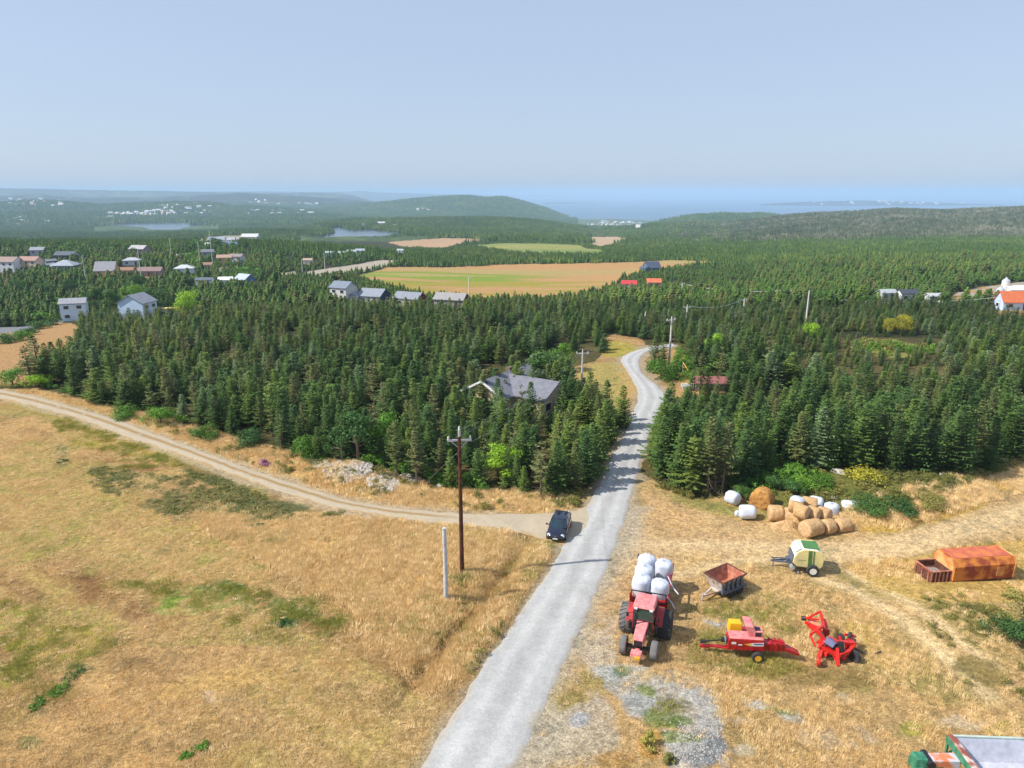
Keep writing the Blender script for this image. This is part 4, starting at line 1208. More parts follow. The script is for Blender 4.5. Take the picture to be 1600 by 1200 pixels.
def town(n, x0, x1, y0, y1, label, group, s=(.9, 1.5), shape=None):
    k = 0; tries = 0
    while k < n and tries < 4000:
        tries += 1
        px, py = rt.uniform(x0, x1), rt.uniform(y0, y1)
        if shape and not shape(px, py): continue
        p = P(px, py)
        if p.z < SEA_Z + .8 or p.y > 14000: continue
        o = mesh_obj('house', rt.choice(TINY)); o.location = p; o.rotation_euler = (0, 0, rt.uniform(-.7, .7)); q = rt.uniform(*s); o.scale = (q, q, q)
        tag(o, label, 'house', group)
        HOUSE_CLEAR.append(((p.x, p.y - 18), 26)); k += 1
town(58, 915, 1002, 346, 356, 'small pale house of the coastal village between the hills', 'houses of the coastal village', (.7, 1.3))
town(60, 168, 268, 330, 343, 'small pale house of the suburb above the far lake', 'houses of the suburb above the lake', (1.2, 1.8), lambda a, b: abs(b - (339 - (a - 168) * .07)) < 4)
town(30, 255, 335, 318, 338, 'small pale house on the sloping street right of the far lake', 'houses right of the lake', (1.2, 1.8))
town(30, 385, 500, 312, 336, 'small white house scattered on the hazy slope left of the big hill', 'houses on the hazy slope', (1.3, 2.3))
town(26, 5, 100, 311, 324, 'small white house of the hamlet at the far left', 'houses of the far left hamlet', (1.4, 2.2))
town(12, 0, 75, 340, 353, 'small white house low at the far left below the hamlet', 'houses low at the far left', (1.0, 1.6))
town(8, 648, 672, 326, 332, 'tiny white house on the flank of the big hill', 'houses on the big hill', (.9, 1.3))
town(22, 1270, 1530, 313, 320, 'white speck of a house on the peninsula across the water', 'houses on the peninsula', (2.2, 3.8))
town(8, 588, 625, 339, 343, 'small white house on the wooded rise behind the lake', 'houses on the rise behind the lake', (.6, .9))
print('buildings placed')

def jitter_grid(y0, y1, s, umax=.86):
    ys = np.arange(y0, y1, s)
    P_ = []
    for yy in ys:
        xm = umax * (yy + 12)
        xs = np.arange(-xm, xm, s)
        P_.append(np.c_[xs + RNG.uniform(-.48, .48, len(xs)) * s, yy + RNG.uniform(-.48, .48, len(xs)) * s])
    return np.concatenate(P_)

def wood_points(y0, y1, s, umax=.86, thin=None):
    g = jitter_grid(y0, y1, s, umax); x, y = g[:, 0], g[:, 1]
    z = base_height(x, y)
    ok = wooded(x, y, z)
    for (hx, hy), r in HOUSE_CLEAR: ok &= (x - hx) ** 2 + (y - hy) ** 2 > r * r
    if thin is not None: ok &= thin(x, y, z)
    return x[ok], y[ok], z[ok]

# spruce forms: dense narrow, broad, sparse with dead foot, blue, leaning
SP_DEF = [
    (dict(seed=1, h=8.0, r=1.55, nb=9), M_NEEDLE, 'dense green spruce'),
    (dict(seed=2, h=8.5, r=1.35, nb=8, gap=.40), M_NEEDLE, 'narrow pointed green spruce'),
    (dict(seed=3, h=7.6, r=1.9, nb=10, droop=.05), M_NEEDLE, 'broad full-skirted green spruce'),
    (dict(seed=4, h=9.0, r=1.7, nb=7, dens=.82, bare=.6, ragged=.35), M_NEEDLE_O, 'tall olive spruce with bare lower limbs'),
    (dict(seed=5, h=7.8, r=1.6, nb=9), M_NEEDLE_B, 'blue-green spruce'),
    (dict(seed=6, h=8.2, r=1.7, nb=8, leanx=.7, ragged=.3), M_NEEDLE, 'wind-leaned green spruce'),
    (dict(seed=9, h=7.0, r=1.8, nb=9, pw=.55, ragged=.35, dens=.9), M_NEEDLE, 'blunt-topped green spruce'),
    (dict(seed=10, h=8.0, r=1.5, nb=6, dens=.42, bare=.8, ragged=.45), M_NEEDLE_O, 'half-dead grey-limbed spruce'),
    (dict(seed=7, h=6.4, r=1.5, nb=9, ragged=.15), M_NEEDLE, 'bushy green spruce'),
    (dict(seed=8, h=8.4, r=1.5, nb=8, dens=.88, bare=.3, ragged=.3), M_NEEDLE_O, 'ragged olive spruce'),
]
SP_MESH = []
SP_JOIN = []
for kw, mn_, lab in SP_DEF:
    t = spruce_tm(**kw)
    SP_MESH.append((t.mesh('crown', [mn_], only=(0,)), t.mesh('trunk', [M_BARK], only=(1,)), lab, kw['h']))
    SP_JOIN.append(t.mesh('spruce', [mn_, M_BARK]))

def put_tree(cm, tm_, name, x, y, z, s, rz, label, group, sz=None, cat='tree'):
    e = empty(name, (x, y, z - .08), rz, label, cat, group)
    e.scale = (s, s, s if sz is None else sz)
    c = mesh_obj('crown', cm, e)
    if tm_ is not None: mesh_obj('trunk', tm_, e)
    return e

HX = HOUSE_CLEAR
# candidates of the near woods
x, y, z = wood_points(46, 205, 2.3, .84)
px, py = proj(x, y, z + 4)
dd_, side_ = polydist(x, y, ROAD_C[::4])
right = np.where(y < 125, side_ < 0, px > 1000)
vis = (px > -60) & (px < 1660)
# heights: stands differ; smaller towards the edges and the far left
hs = (.50 + .52 * fbm(x, y, 22, 3, 211)) * RNG.uniform(.72, 1.26, len(x))
hs = np.where(right, hs * 1.0, hs * .82)
hs = np.where(right & (y > 85), hs * .80, hs)
hs = np.where(y > 112, hs * .80, hs)
hs = np.where(right & (y > 135), hs * .85, hs)
hs = np.where((px > 1300) & (px < 1480) & (y > 100) & (y < 150), hs * .6, hs)
hs = np.where((px > 1035) & (px < 1190) & (y > 74) & (y < 98), hs * .78, hs)
hs = np.where((px > 722) & (px < 862) & (y > 72) & (y < 93), hs * .84, hs)
rank = np.argsort(np.where(vis, y / hs ** .4, 1e9))
NTREE = 270
pickv = RNG.choice(10, len(x), p=[.17, .11, .14, .07, .04, .12, .12, .05, .11, .07])
bl = fbm(x, y, 18, 2, 213)
pickv = np.where((pickv == 4) & (bl < .45), 0, pickv)
ZL = [(230, 'at the left end of the left wood'), (420, 'behind the bend of the farm track'), (640, 'above the pale rubble heap'), (800, 'behind the tall brown pole'), (1e9, 'at the left wood corner by the road')]
ZR = [(1090, 'at the right wood corner by the road'), (1180, 'behind the grey brushwood'), (1300, 'behind the hay bales'), (1440, 'behind the weedy hump'), (1e9, 'at the right end of the right wood')]
hm = np.median(hs[rank[:NTREE]]); 
rows_ = []
for q, i in enumerate(rank[:NTREE]):
    k = int(pickv[i]); cm, tm_, lab, h = SP_MESH[k]
    place = [t for lim, t in (ZR if right[i] else ZL) if px[i] < lim][0]
    s = float(hs[i]) * 7.8 / h
    row = 'front-row' if q < 90 else ('second-row' if q < 180 else 'deeper')
    sz = 'small' if s * h < 4.6 else ('tall' if s * h > 7 else '')
    rows_.append([(sz + ' ' + row + ' ' + lab.replace(' with bare lower limbs', ' bare at the foot').replace('broad full-skirted', 'broad').replace('tall olive', 'olive') + ' ' + place).strip(), i, k, s, float(px[i])])
from collections import defaultdict
_by = defaultdict(list)
for r_ in rows_: _by[r_[0]].append(r_)
ORD = ['leftmost', 'second from left', 'third from left', 'fourth from left', 'fifth from left', 'sixth from left', 'seventh from left', 'eighth from left', 'ninth from left', 'tenth from left']
for lb, g_ in _by.items():
    g_.sort(key=lambda r: r[4])
    for j, r_ in enumerate(g_):
        if len(g_) > 1: r_[0] = lb.replace('deeper ', '').replace('at the left wood corner', 'at the left corner').replace('at the right wood corner', 'at the right corner') + ', ' + ORD[min(j, 9)]
for lab2, i, k, s, _ in rows_:
    cm, tm_, lab, h = SP_MESH[k]
    w_ = lab2.split()
    if len(w_) > 16: lab2 = ' '.join(w for w in w_ if w not in ('the', 'pale', 'tall'))
    gr = 'spruces of the wood right of the gravel road' if right[i] else 'spruces of the wood between track and road'
    put_tree(cm, tm_, 'spruce_tree', x[i], y[i], z[i], s * RNG.uniform(1.1, 1.45), RNG.uniform(0, 6.28), lab2, gr, sz=s)
rest = np.ones(len(x), bool); rest[rank[:NTREE]] = False

def scat(name, x, y, z, s, protos, label, tilt=.03, wide=(.88, 1.12)):
    n = len(x)
    w = s * RNG.uniform(*wide, n)
    return scatter(name, np.c_[x, y, z - .1], np.c_[w, w, s], RNG.uniform(0, 6.28, n), RNG.normal(0, tilt, (n, 2)), protos, label)

gap = fbm(x, y, 9, 3, 260) < .33
rest &= ~gap
scat('spruce_wood', x[rest], y[rest], z[rest], hs[rest] * .96, SP_JOIN, 'dense dark green spruce wood either side of the gravel road', wide=(1.35, 1.9))
LOW = []
for k in range(6):
    LOW.append(lowspruce_tm(40 + k, 7.5 + .5*(k % 3), 1.9 + .16*k, 8).mesh('low_spruce', [M_FARWOOD if k < 5 else M_NEEDLE_O, M_BARK]))
bro = broad_tm(61, 5.5, 2.4, 12, 30, .6).mesh('far_broadleaf', [M_LEAF_D, M_BARK])
x, y, z = wood_points(205, 480, 2.9, .80, thin=lambda x, y, z: fbm(x, y, 14, 3, 271) > .35)
s = (.42 + .42 * fbm(x, y, 40, 3, 221)) * RNG.uniform(.75, 1.3, len(x))
s = np.where(y < 330, s * .86, s)
px, _ = proj(x, y, z)
s = np.where((px > 930) & (px < 1180) & (y > 300), s * .5, s)
s = np.where((px > 540) & (px < 950) & (y < 335), s * .62, s)
s = np.where((px > 440) & (px < 680) & (y > 335), s * .55, s)
bro2 = broad_tm(64, 5.0, 2.6, 12, 30, .6).mesh('far_broadleaf', [M_LEAF, M_BARK])
scat('middle_wood', x, y, z, s, LOW + [bro, bro2], 'spruce woods between the houses and the golden field', wide=(1.15, 1.6))
CL = [clump_tm(70 + k).mesh('far_clump', [M_FARWOOD]) for k in range(5)]
x, y, z = wood_points(480, 950, 6.2, .80)
s = .45 + .4 * fbm(x, y, 80, 3, 231) + RNG.uniform(-.12, .15, len(x))
px, _ = proj(x, y, z)
s = np.where((px > 590) & (px < 1040) & (y > 560), s * .5, s)
scat('far_wood', x, y, z, s, CL, 'woods round the far fields', wide=(.95, 1.2))
x, y, z = wood_points(950, 2500, 9.5, .80, thin=lambda x, y, z: ~((x > 250) & (RNG.random(len(x)) < .25)) & ~((y > 960) & (y < 1240) & (pcol(x, y) > 465) & (pcol(x, y) < 665)) & ~((y > 1850) & (y < 2500) & (pcol(x, y) > 140) & (pcol(x, y) < 340)))
px, _ = proj(x, y, z)
hill = (px > 1000) & (y > 1000) & (RNG.random(len(x)) < sm(1000, 1200, px))
CH = [clump_tm(80 + k, 8, 10).mesh('hill_clump', [M_HILLWOOD]) for k in range(5)]
s = .6 + .6 * fbm(x, y, 140, 3, 241) + RNG.uniform(-.15, .2, len(x))
s = np.where((y < 1260) & (px > 460) & (px < 680), s * .45, s)
s = np.where((y < 2400) & (y > 1900) & (px < 340), s * .6, s)
scat('hillside_wood', x[hill], y[hill], z[hill], s[hill], CH, 'grey-green wood with dead stands on the right hillside', wide=(.9, 1.3))
scat('lowland_wood', x[~hill], y[~hill], z[~hill], s[~hill], CL, 'hazy woods of the lowland before the sea', wide=(1.0, 1.3))
x, y, z = wood_points(2500, 5600, 26, .80, thin=lambda x, y, z: ~((pcol(x, y) > 900) & (pcol(x, y) < 1020) & (y > 3400)))
s = 1.7 + .9 * fbm(x, y, 300, 3, 251)
scat('distant_wood', x, y, z, s, CL, 'distant blue-green woods on the far hills', wide=(1.3, 1.7))
print('trees placed')

# ---------------------------------------------------------------- single broad-leaved trees, bushes, low plants
BR = {
    'bush':   [broad_tm(300 + k, 1.7, 1.3, 9, 60, .20, trunk=True).mesh for k in range(0)],
}
def split(t, lm):
    return t.mesh('crown', [lm], only=(0,)), t.mesh('trunk', [M_BARK], only=(1,))
_b = {k: broad_tm(*a, **kw) for k, (a, kw) in {
    'round': ((301, 6.5, 3.0, 22, 150, .28), {}), 'tall': ((302, 8.0, 3.0, 24, 150, .30), {}), 'bush': ((303, 2.2, 1.5, 12, 170, .15), {}), 'bush2': ((304, 1.8, 1.7, 13, 170, .14), {}),
    'open': ((305, 4.5, 2.0, 14, 130, .20), {}), 'low': ((306, 1.1, 1.2, 10, 110, .13), {})}.items()}
def broad(kind, lm, px, py, size, label, cat='tree', Y=None, sq=1.0, name=None, group=None):
    key = (kind, lm.name)
    if key not in _mc: _mc[key] = split(_b[kind], lm)
    cm, tmm = _mc[key]
    p = P(px, py) if Y is None else PY(px, Y)
    hh = {'round': 6.5, 'tall': 8.0, 'bush': 2.2, 'bush2': 1.8, 'open': 4.5, 'low': 1.1}[kind]
    s = size / hh
    return put_tree(cm, tmm, name or ('broadleaf_tree' if cat == 'tree' else 'bush'), p.x, p.y, p.z, s * sq, random.uniform(0, 6.28), label, group, sz=s, cat=cat)

broad('round', M_LEAF_L, 297, 497, 8.5, 'bright lime-green round tree right of the white shed', sq=1.0)
broad('tall', M_LEAF_D, 152, 494, 9.5, 'dark leafy tree beside the pale two-storey box house', sq=1.15)
broad('tall', M_LEAF_D, 178, 495, 9.0, 'dark leafy tree between the two pale left houses', sq=1.2)
broad('round', M_LEAF, 212, 486, 9.5, 'green tree crown behind the pale blue house')
broad('round', M_LEAF_D, 246, 488, 8.5, 'dark leafy tree behind the right end of the pale blue house', sq=1.2)
for q in [(30, 462), (70, 470), (110, 462), (215, 455)]:
    broad('round', M_LEAF_D, q[0], q[1], 7.5, 'dark rounded tree %s' % {30: 'at the far left above the lane', 70: 'above the lane at the left', 110: 'in the wood behind the box house', 215: 'in the wood behind the pale blue house'}[q[0]], sq=1.1)
broad('round', M_LEAF_D, 850, 610, 6.6, 'dense dark-green leafy tree at the right end of the bungalow', sq=1.25)
broad('open', M_LEAF, 876, 580, 5.0, 'green leafy tree behind the bungalow yard', sq=1.1)
broad('open', M_LEAF_L, 786, 752, 4.2, 'bright yellow-green tree at the wood edge right of the tall brown pole', sq=1.25)
broad('open', M_LEAF, 602, 716, 5.4, 'mid-green leafy tree at the wood edge above the rubble heap', sq=1.1)
broad('open', M_LEAF_D, 560, 722, 5.8, 'dark leafy tree left of the mid-green one above the rubble', sq=1.1)
broad('open', M_LEAF_D, 535, 722, 4.2, 'smaller dark leafy tree at the left end of the rubble heap')
broad('bush', M_LEAF, 482, 718, 2.6, 'rounded green bush at the wood edge left of the rubble heap', 'bush', sq=1.2)
broad('bush', M_LEAF, 252, 664, 2.4, 'green bush at the wood edge above the upper farm track', 'bush', sq=1.3)
broad('bush', M_LEAF_L, 60, 606, 2.2, 'yellow-green bush beside the left end of the farm track', 'bush', sq=1.5)
broad('bush', M_LEAF, 20, 602, 2.6, 'green bush where the farm track leaves at the left', 'bush', sq=1.5)
broad('bush2', M_LEAF, 200, 650, 1.8, 'low green bush on the verge above the farm track', 'bush', sq=1.5)
broad('bush2', M_LEAF, 320, 683, 1.8, 'low green bush on the verge behind the track bend', 'bush', sq=1.3)
broad('bush2', M_LEAF_D, 395, 690, 2.0, 'dark bush at the foot of the left wood', 'bush', sq=1.4)
broad('round', M_LEAF_Y, 1410, 520, 4.5, 'bright yellow tree beside the glade in the right woods', Y=150)
broad('round', M_LEAF_Y, 1388, 522, 3.6, 'pale yellow-green tree left of the bright yellow one', Y=150)
broad('round', M_LEAF_L, 1267, 538, 4.2, 'light green tree behind the right wood front', Y=140)
broad('bush', M_LEAF, 1032, 592, 3.0, 'roundish olive bush at the foot of the grey pole on the bend', 'bush', sq=1.4)
broad('open', M_LEAF_L, 1115, 552, 5.0, 'light green tree in the right wood behind the road bend', Y=122)
broad('bush', M_LEAF, 1150, 584, 3.0, 'green bush behind the red-brown shed roof', 'bush', sq=2.2)
broad('open', M_WEED, 1594, 975, 2.6, 'dark green bush cut by the right edge of the photo', 'bush', sq=1.5)
broad('bush', M_LEAF_D, 1580, 1000, 1.5, 'low green bush under the one at the right edge', 'bush', sq=1.6)
for q in [(1160, 778, 1.3), (1240, 772, 1.5), (1262, 766, 1.4), (1285, 762, 1.3), (1205, 762, 1.4)]:
    broad('bush', M_LEAF_D if q[0] < 1250 else M_LEAF, q[0], q[1], q[2], 'dark green bush %s' % {1160: 'left of the big brown bale', 1240: 'behind the top of the bale heap', 1262: 'right behind the bale heap', 1285: 'on the weedy slope above the white bales', 1205: 'behind the big brown bale'}[q[0]], 'bush', sq=1.6)
for q in [(1345, 790, 1.0, 'left'), (1375, 796, .9, 'middle'), (1405, 798, 1.0, 'right')]:
    broad('bush2', M_LEAF_D, q[0], q[1], q[2] * 1.2, 'dark green bush on the hump right of the white bales, the %s one of three' % q[3], 'bush', sq=1.9)
broad('bush2', M_WEED, 1450, 790, 1.3, 'olive bush at the right foot of the weedy hump', 'bush', sq=1.6)
broad('low', M_LEAF_Y, 1352, 748, 1.2, 'yellow flowering plant patch on top of the hump', 'bush', sq=1.8)
broad('low', M_LEAF_D, 42, 524, 2.0, 'dark bush beside the lane at the far left', 'bush', sq=1.5)
for q in [(62, 514, 'first'), (80, 508, 'second'), (10, 536, 'lowest'), (30, 532, 'lime')]:
    broad('low', M_LEAF_D if q[2] != 'lime' else M_LEAF, q[0], q[1], 2.4, {'first': 'round bush between lane and tan field', 'second': 'tallest roadside bush below the box house', 'lowest': 'dark bush at the left edge below the lane', 'lime': 'small lime bush by the tan field edge'}[q[2]], 'bush', sq=1.3)

gt = []
for k in range(150):
    q = random.choice([(262, 300, 372, 420), (300, 352, 380, 424), (345, 410, 372, 440), (130, 262, 392, 420), (60, 140, 392, 406)])
    v = P(random.uniform(q[0], q[1]), random.uniform(q[2], q[3]))
    if all((v.x - a) ** 2 + (v.y - b) ** 2 > (r * .55) ** 2 for (a, b), r in HOUSE_CLEAR): gt.append(v)
n = len(gt); s = RNG.uniform(.7, 1.4, n)
scatter('garden_trees', np.array([tuple(v) for v in gt]), np.c_[s*1.2, s*1.2, s], RNG.uniform(0, 6.28, n), RNG.normal(0, .05, (n, 2)), [broad_tm(62, 5.0, 2.4, 12, 34, .5).mesh('garden_tree', [M_LEAF, M_BARK]), broad_tm(63, 5.5, 2.4, 12, 34, .5).mesh('garden_tree', [M_LEAF_D, M_BARK])], 'rounded garden trees between the houses of the wooded estate')
# lone spruces
def lone(k, px, py, h, label, wide=1.15, Y=None, name='spruce_tree'):
    cm, tmm, lab, h0 = SP_MESH[k]; p = P(px, py) if Y is None else PY(px, Y); s = h / h0
    put_tree(cm, tmm, name, p.x, p.y, p.z, s*wide, random.uniform(0, 6.28), label, None, sz=s)
lone(2, 972, 668, 5.6, 'lone dark spruce leaning over the left side of the gravel road', 1.25)
lone(2, 1022, 583, 6.4, 'full spruce inside the road bend, left of the grey pole', 1.1)
lone(0, 1035, 578, 6.0, 'second spruce inside the road bend beside the grey pole', 1.1)
lone(6, 1082, 600, 2.2, 'small young spruce left of the red-brown shed', 1.4)
lone(6, 1106, 601, 2.0, 'small young spruce behind the red-brown shed', 1.3)
lone(6, 1541, 738, 2.9, 'short bushy spruce standing alone at the right wood edge', 1.7)
lone(6, 1500, 742, 3.2, 'short spruce left of the bushy one at the right wood edge', 1.3)
lone(3, 620, 748, 6.4, 'half-bare spruce with pale dead limbs beside the rubble heap', 1.2)
lone(3, 651, 757, 6.0, 'half-bare spruce nearest the tall pole wires', 1.3)
lone(3, 1105, 772, 8.2, 'tall spruce with bare grey trunk above the brushwood', 1.1)
lone(3, 1128, 770, 7.6, 'spruce with grey dead branches right of the brushwood', 1.2)
for k_, px_, py_, h_, lb_ in [(2, 1046, 668, 6.0, 'uppermost spruce at the right road edge'), (0, 1040, 690, 6.6, 'spruce at the right road edge below the uppermost one'), (8, 1034, 708, 6.2, 'blunt-topped spruce crowding the right road edge'), (2, 1032, 728, 7.0, 'broad spruce at the right road edge above the corner'), (0, 1034, 744, 6.6, 'last spruce of the right road edge at the corner'), (9, 1062, 752, 6.4, 'spruce on the corner left of the brushwood'), (1, 1046, 730, 7.4, 'tall narrow spruce just inside the right corner'),
                              (2, 946, 694, 5.6, 'spruce shading the left road edge below the lone dark one'), (0, 936, 718, 6.0, 'second spruce down the left road edge'), (8, 926, 740, 5.8, 'blunt-topped spruce on the left road edge'), (2, 914, 758, 6.0, 'broad spruce near the bottom of the left road edge'), (9, 898, 770, 5.4, 'lowest spruce of the left road edge')]:
    lone(k_, px_, py_, h_, lb_, 1.3)
lone(7, 845, 778, 6.0, 'ragged olive spruce at the corner of track and road', 1.4)
lone(0, 870, 772, 5.6, 'green spruce at the corner of track and road', 1.4)
lone(7, 440, 704, 5.2, 'grey-green spruce at the wood edge left of the rounded bush', 1.1)

YARD_TRACKS = [(smooth(resamp(np.array([flatpt(*p) for p in q]), 24), 3), w) for q, w in [([(1280, 905), (1340, 925), (1400, 965), (1450, 1010), (1500, 1055), (1540, 1090)], .8), ([(1330, 895), (1390, 925), (1450, 970), (1500, 1015), (1545, 1050)], .65),
               ([(990, 850), (1120, 850), (1280, 858), (1420, 850), (1520, 822), (1640, 785)], 1.4), ([(1030, 905), (1150, 872), (1300, 872), (1430, 862), (1540, 830), (1640, 800)], 1.0)]]
def pts_in(poly, n, z0=0.0, clear=2.6, avoid=()):
    """points strewn over the ground inside a photo outline"""
    W_ = [flatpt(*p) for p in poly]; a = np.array(W_)
    x0, y0 = a.min(0); x1, y1 = a.max(0)
    k = int(n * (x1-x0) * (y1-y0)); k = min(k, 160000)
    x = RNG.uniform(x0, x1, k); y = RNG.uniform(y0, y1, k)
    ok = pip(x, y, W_)
    x, y = x[ok], y[ok]
    d, _ = polydist(x, y, ROAD_C[::4]); d2, _ = polydist(x, y, TRK_C[::4])
    ok = (d > clear + .2) & (d2 > 1.9)
    x, y = x[ok], y[ok]
    ok = np.ones(len(x), bool)
    for tl_, w_ in YARD_TRACKS:
        dt, _ = polydist(x, y, tl_); ok &= dt > w_ * RNG.uniform(.6, 1.3, len(x))
    for (cx, cy, r) in avoid: ok &= (x-cx)**2 + (y-cy)**2 > r*r
    x, y = x[ok], y[ok]
    return x, y, base_height(x, y)

TG = [tuft_tm(400 + k, .38, .7, 110) for k in range(4)]
TUFT_D = [t.mesh('dry_tuft', [M_GRASS]) for t in TG]
TUFT_G = [t.mesh('green_tuft', [M_GRASS_G]) for t in TG]
WEED = [broad_tm(420 + k, .8, .6, 6, 40, .11, trunk=False).mesh('weed', [M_WEED]) for k in range(3)]
HEATH = [broad_tm(430 + k, .5, .7, 6, 40, .09, trunk=False).mesh('heath', [M_HEATH]) for k in range(3)]
LEAFY = [broad_tm(440 + k, .9, .7, 6, 30, .15, trunk=False).mesh('leafy_weed', [M_LEAF]) for k in range(3)]

def cat3(*a): return [np.concatenate([q[i] for q in a]) for i in range(3)]
def keep(t, thr, sc, seed, soft=.08):
    x, y, z = t; f = fbm(x, y, sc, 3, seed); ok = RNG.random(len(x)) < sm(thr - soft, thr + soft, f)
    return x[ok], y[ok], z[ok]
GOLD = [(310, 795), (420, 815), (500, 812), (620, 818), (720, 828), (820, 840), (858, 866), (850, 895), (800, 960), (735, 1040), (690, 1085), (640, 1065), (590, 995), (540, 935), (480, 905), (400, 870), (330, 835)]
VERGE = [(0, 606), (120, 622), (200, 640), (300, 664), (380, 690), (430, 702), (560, 735), (700, 765), (800, 768), (895, 775), (890, 797), (720, 798), (560, 780), (400, 730), (200, 655), (60, 616)]
RIGHTG = [(1290, 820), (1340, 800), (1440, 775), (1540, 730), (1640, 690), (1640, 760), (1500, 805), (1400, 835), (1330, 832)]
RG2 = [(1330, 880), (1420, 866), (1640, 842), (1640, 1100), (1540, 1100), (1500, 1010), (1430, 940), (1350, 910)]
YARD = [(960, 960), (1040, 950), (1090, 900), (1180, 885), (1290, 905), (1400, 960), (1500, 1050), (1640, 1110), (1640, 1230), (1140, 1230), (1120, 1090), (960, 1040)]
t = cat3(keep(pts_in(GOLD, 14), .30, 3.0, 501), keep(pts_in([(290, 780), (420, 800), (620, 812), (860, 845), (880, 880), (830, 960), (740, 1070), (680, 1120), (560, 1040), (500, 950), (400, 905), (310, 860)], 4), .50, 2.4, 509, .12), keep(pts_in(VERGE, 9), .38, 2.5, 502), keep(pts_in(RIGHTG, 10), .36, 3, 503), keep(pts_in(RG2, 5), .45, 3, 504), keep(pts_in(YARD, 9.0), .48, 1.6, 505, .14))
n = len(t[0]); s = RNG.uniform(.42, 1.0, n) * (.7 + .6 * fbm(t[0], t[1], 4, 2, 506))
yd = ((t[1] < 50) & (t[0] > 4))
s = np.where(yd, s * .62, s)
scatter('dry_grass', np.c_[t[0], t[1], t[2] - .02], np.c_[s*1.2, s*1.2, s], RNG.uniform(0, 6.28, n), RNG.normal(0, .12, (n, 2)), TUFT_D, 'rough golden dry grass between the tracks and round the machines')
LFIELD = [(-100, 640), (100, 660), (200, 700), (320, 760), (330, 830), (480, 905), (590, 995), (690, 1085), (640, 1230), (-150, 1230)]
t = cat3(keep(pts_in(LFIELD, 13), .42, 2.0, 511, .16), keep(pts_in([(1000, 770), (1060, 795), (1280, 905), (1100, 905), (1040, 940), (1060, 830)], 3), .52, 2, 512), keep(pts_in([(860, 1010), (960, 960), (1120, 1090), (1140, 1230), (800, 1230)], 2.5), .56, 1.6, 513))
n = len(t[0]); s = RNG.uniform(.15, .34, n)
scatter('stubble', np.c_[t[0], t[1], t[2] - .02], np.c_[s*2.2, s*2.2, s], RNG.uniform(0, 6.28, n), RNG.normal(0, .2, (n, 2)), TUFT_D, 'short dry stubble over the mown field')
GREENP = [[(180, 915), (330, 905), (440, 925), (560, 940), (540, 990), (440, 1000), (300, 960)], [(0, 940), (120, 960), (180, 1010), (90, 1050), (0, 1080)], [(40, 1070), (130, 1060), (120, 1095), (40, 1110)], [(1010, 1095), (1085, 1100), (1085, 1145), (1015, 1150)], [(1080, 940), (1260, 930), (1300, 1060), (1080, 1050)], [(840, 860), (900, 830), (850, 940), (740, 1060)], [(120, 640), (220, 680), (320, 740), (150, 730), (80, 660)]]
t = cat3(*([keep(pts_in(p, 5.0), .52, 1.8, 520 + i) for i, p in enumerate(GREENP)] + [keep(pts_in(GOLD, 4), .58, 4, 529)]))
n = len(t[0]); s = RNG.uniform(.3, .75, n)
scatter('green_grass', np.c_[t[0], t[1], t[2] - .02], np.c_[s*1.4, s*1.4, s], RNG.uniform(0, 6.28, n), RNG.normal(0, .15, (n, 2)), TUFT_G, 'patches of green grass left in the dry field')
HUMP = [(1020, 742), (1100, 775), (1150, 768), (1200, 765), (1230, 795), (1330, 800), (1400, 812), (1460, 790), (1540, 755), (1620, 715), (1620, 690), (1540, 722), (1480, 738), (1400, 745), (1320, 728), (1250, 725), (1160, 745)]
t = cat3(keep(pts_in(HUMP, 5.5), .40, 2.4, 531), keep(pts_in([(1440, 940), (1620, 930), (1620, 1100), (1520, 1090), (1440, 1010)], 3), .46, 2.6, 532), keep(pts_in([(860, 900), (895, 850), (850, 950), (745, 1062), (730, 1040), (800, 960)], 3), .5, 1.6, 533),
         keep(pts_in([(930, 700), (965, 665), (955, 735), (905, 800), (860, 790), (895, 760)], 5), .4, 2, 534), keep(pts_in([(1005, 690), (1030, 660), (1025, 750), (1100, 785), (1030, 765), (1000, 740)], 5), .4, 2, 535), keep(pts_in(VERGE, 1.6), .52, 2, 536))
n = len(t[0]); s = RNG.uniform(.35, .95, n); s = np.where((t[0] > 20) & (t[1] < 50), s * .7, s)
scatter('weeds', np.c_[t[0], t[1], t[2] - .05], np.c_[s*1.1, s*1.1, s], RNG.uniform(0, 6.28, n), RNG.normal(0, .1, (n, 2)), WEED, 'tangled olive weeds on the hump and along the ditches')
GL = cat3(keep(pts_in([(1330, 534), (1450, 540), (1455, 556), (1340, 556)], .5), .4, 3, 545))
n = len(GL[0]); s = RNG.uniform(1.2, 2.4, n)
scatter('glade_shrubs', np.c_[GL[0], GL[1], GL[2] - .05], np.c_[s, s, s], RNG.uniform(0, 6.28, n), RNG.normal(0, .1, (n, 2)), LEAFY + WEED, 'low green and yellow growth in the glade of the right woods')
HEA = [[(135, 735), (220, 725), (330, 745), (420, 775), (530, 790), (540, 806), (440, 812), (330, 815), (240, 800), (150, 765)]]
t = cat3(*[keep(pts_in(p, 5), .50, 3.0, 541) for p in HEA])
n = len(t[0]); s = RNG.uniform(.4, .9, n)
scatter('heath_plants', np.c_[t[0], t[1], t[2] - .05], np.c_[s*1.4, s*1.4, s*.8], RNG.uniform(0, 6.28, n), RNG.normal(0, .1, (n, 2)), HEATH + WEED[:1], 'low grey-green heath plants in the field beside the farm track')
